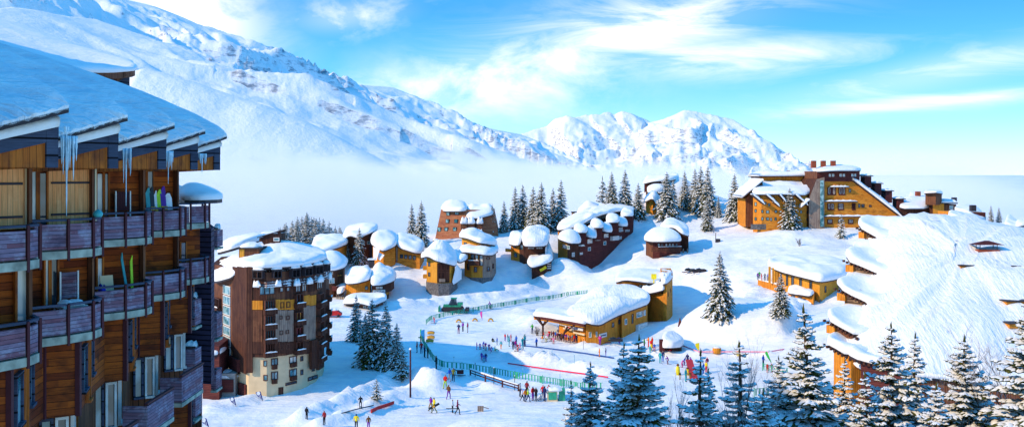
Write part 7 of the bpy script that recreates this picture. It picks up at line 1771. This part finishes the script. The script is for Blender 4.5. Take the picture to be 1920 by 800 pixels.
# booth, crate, barrel, sled, car, groomer, snowmobiles
p = ground(1040, 751); o = thing('ticket_booth', 'small green booth with a snowy roof beside the queue', 'booth', p)
mb = MB(); mb.box(p+Vector((-.35, 0, .75)), (1.5, 1.3, 1.5)); mb.build('wall', M['cream'], o); mb = MB(); mb.box(p+Vector((-.35, -.68, .8)), (1.2, .06, 1.1)); mb.build('panel', M['fgreen'], o); mb = MB(); mb.box(p+Vector((1.1, .3, .85)), (.9, 1.2, 1.7)); mb.build('side_cabinet', M['fgreen'], o)
mb = MB(); snowlump(mb, p+Vector((0, .1, 1.5)), Vector((1, 0, 0)), Vector((0, -1, 0)), 2.5, 1.7, .45); mb.build('roof_snow', M['roofsnow'], o)
p = ground(901, 771); o = thing('crate', 'tan wooden crate with a handle alone on the lower path', 'crate', p); mb = MB(); mb.box(p+Zu*.35, (.85, .6, .7)); mb.build('box', M['greywood'], o); mb = MB(); mb.bar(p+Vector((.4, 0, .6)), p+Vector((1.2, 0, .35)), .1); mb.build('handle', M['greywood'], o)
p = ground(1344, 664); o = thing('wooden_bin', 'round wooden bin at the foot of the snow dome', 'bin', p); mb = MB(); mb.tube([p, p+Zu*.5, p+Zu*1.0], [.75, .82, .78], 14); mb.build('tub', M['orange'], o); mb = MB(); snowlump(mb, p+Zu*1.0, Vector((1, 0, 0)), Vector((0, -1, 0)), 1.5, 1.4, .25); mb.build('snow_cover', M['roofsnow'], o)
p = ground(863, 703); o = thing('sledge', 'dark red rescue sledge parked in loose snow', 'sledge', p); mb = MB(); mb.box(p+Zu*.5, (1.1, .6, .6)); mb.bar(p+Vector((-.5, 0, .7)), p+Vector((-1.0, 0, 1.0)), .12); mb.build('body', M['redbrown'], o); mb = MB(); mb.bar(p+Vector((-1, -.3, .05)), p+Vector((.9, -.3, .05)), .1); mb.build('runner', M['fascia'], o)
def vehicle(px, py, label, kind, s=1.):
    p = ground(px, py); o = thing(kind, label, kind.replace('_', ' '), p)
    def B_(c, sz, m_, nm): mb = MB(); mb.box(p+Vector(c)*s, tuple(x*s for x in sz)); return mb.build(nm, M[m_], o)
    if kind == 'snow_groomer':
        for y_ in (-1.2, 1.2):
            mb = MB(); mb.add([p+Vector((x, y_+w_, z)) for w_ in (-.45, .45) for x, z in ((-2.6, .5), (-2.1, 0.02), (2.3, .02), (2.8, .5), (2.4, 1.0), (-2.2, 1.0))], [(0, 1, 2, 3, 4, 5), (11, 10, 9, 8, 7, 6)]+[(i, i+6, (i+1) % 6+6, (i+1) % 6) for i in range(6)]); mb.build('track', M['fascia'], o)
        B_((0, 0, 1.15), (4.2, 1.8, .7), 'fgreen', 'chassis'); mb = MB(); mb.add([p+Vector(v) for v in [(-.9, -1, 1.5), (1.2, -1, 1.5), (1.0, -.9, 2.9), (-.2, -.9, 3.0), (-.9, 1, 1.5), (1.2, 1, 1.5), (1.0, .9, 2.9), (-.2, .9, 3.0)]], [(0, 1, 2, 3), (7, 6, 5, 4), (0, 3, 7, 4), (1, 5, 6, 2), (3, 2, 6, 7)]); c_ = mb.build('cab', M['glass'], o)
        mb = MB(); mb.box(p+Vector((.4, 0, 3.02)), (1.5, 2.0, .12)); mb.build('cab_roof', M['fgreen'], c_); B_((1.9, 0, 1.7), (1.3, 1.7, .6), 'fgreen', 'engine_hood'); B_((-3.1, 0, .55), (.3, 4.2, 1.0), 'fgreen', 'blade'); B_((3.6, 0, .4), (.9, 3.8, .5), 'fascia', 'tiller')
    elif kind == 'snowmobile':
        B_((.3, 0, .45), (1.9, .5, .4), 'fascia', 'track'); mb = MB(); mb.tube([p+Vector((x, 0, z)) for x, z in ((-1.3, .5), (-.9, .75), (-.2, .9), (.2, .75), (1.2, .8))], [.15, .32, .3, .22, .18], 8); mb.build('body', M['blackboard'], o)
        for y_ in (-.4, .4): B_((-1.1, y_, .08), (1.1, .12, .08), 'redbrown', 'ski')
        mb = MB(); mb.bar(p+Vector((-.35, -.35, 1.15)), p+Vector((-.35, .35, 1.15)), .06); mb.bar(p+Vector((-.5, 0, .8)), p+Vector((-.35, 0, 1.15)), .06); mb.build('handlebar', M['fascia'], o)
    else:
        mb = MB(); pr = [(-1.7, .35), (-1.65, .85), (-.9, .95), (-.5, 1.4), (.9, 1.42), (1.5, .95), (1.75, .85), (1.75, .35)]
        mb.add([p+Vector((x, y_, z)) for y_ in (-.8, .8) for x, z in pr], [tuple(range(8)), tuple(range(8, 16))[::-1]]+[(i, i+8, (i+1) % 8+8, (i+1) % 8) for i in range(8)]); mb.build('body', M['red_paint'], o)
        B_((.2, 0, 1.17), (1.3, 1.66, .3), 'glass', 'window')
        for x in (-1.1, 1.1):
            for y_ in (-.8, .8): mb = MB(); mb.tube([p+Vector((x, y_-.1, .32)), p+Vector((x, y_+.1, .32))], .32, 12); mb.build('wheel', M['fascia'], o)
        mb = MB(); snowlump(mb, p+Zu*1.42, Vector((1, 0, 0)), Vector((0, -1, 0)), 1.8, 1.5, .35); mb.build('roof_snow', M['roofsnow'], o)
vehicle(848, 583, 'dark green snow groomer working on the upper snow road', 'snow_groomer', 1.)
for px, py, lab in [(1293,511,'left dark snowmobile parked on the snow shelf below the balcony chalet'), (1303,513,'middle dark snowmobile parked on the snow shelf'), (1313,512,'right dark snowmobile parked on the snow shelf')]: vehicle(px, py, lab, 'snowmobile', 1.25)
vehicle(626, 594, 'small red car with snow on its roof parked beside the round tower', 'car', .9)
vehicle(1153, 647, 'dark snowmobile trailer parked against the hall wall', 'snowmobile', 1.2)
p = ground(1275, 612); o = thing('cone_marker', 'small red brown marker cone on the shaded slope left of the snow dome', 'marker', p); mb = MB(); mb.tube([p-Zu*.1, p+Zu*.8, p+Zu*1.7], [.45, .3, .05], 8); mb.build('cone', M['redbrown'], o)
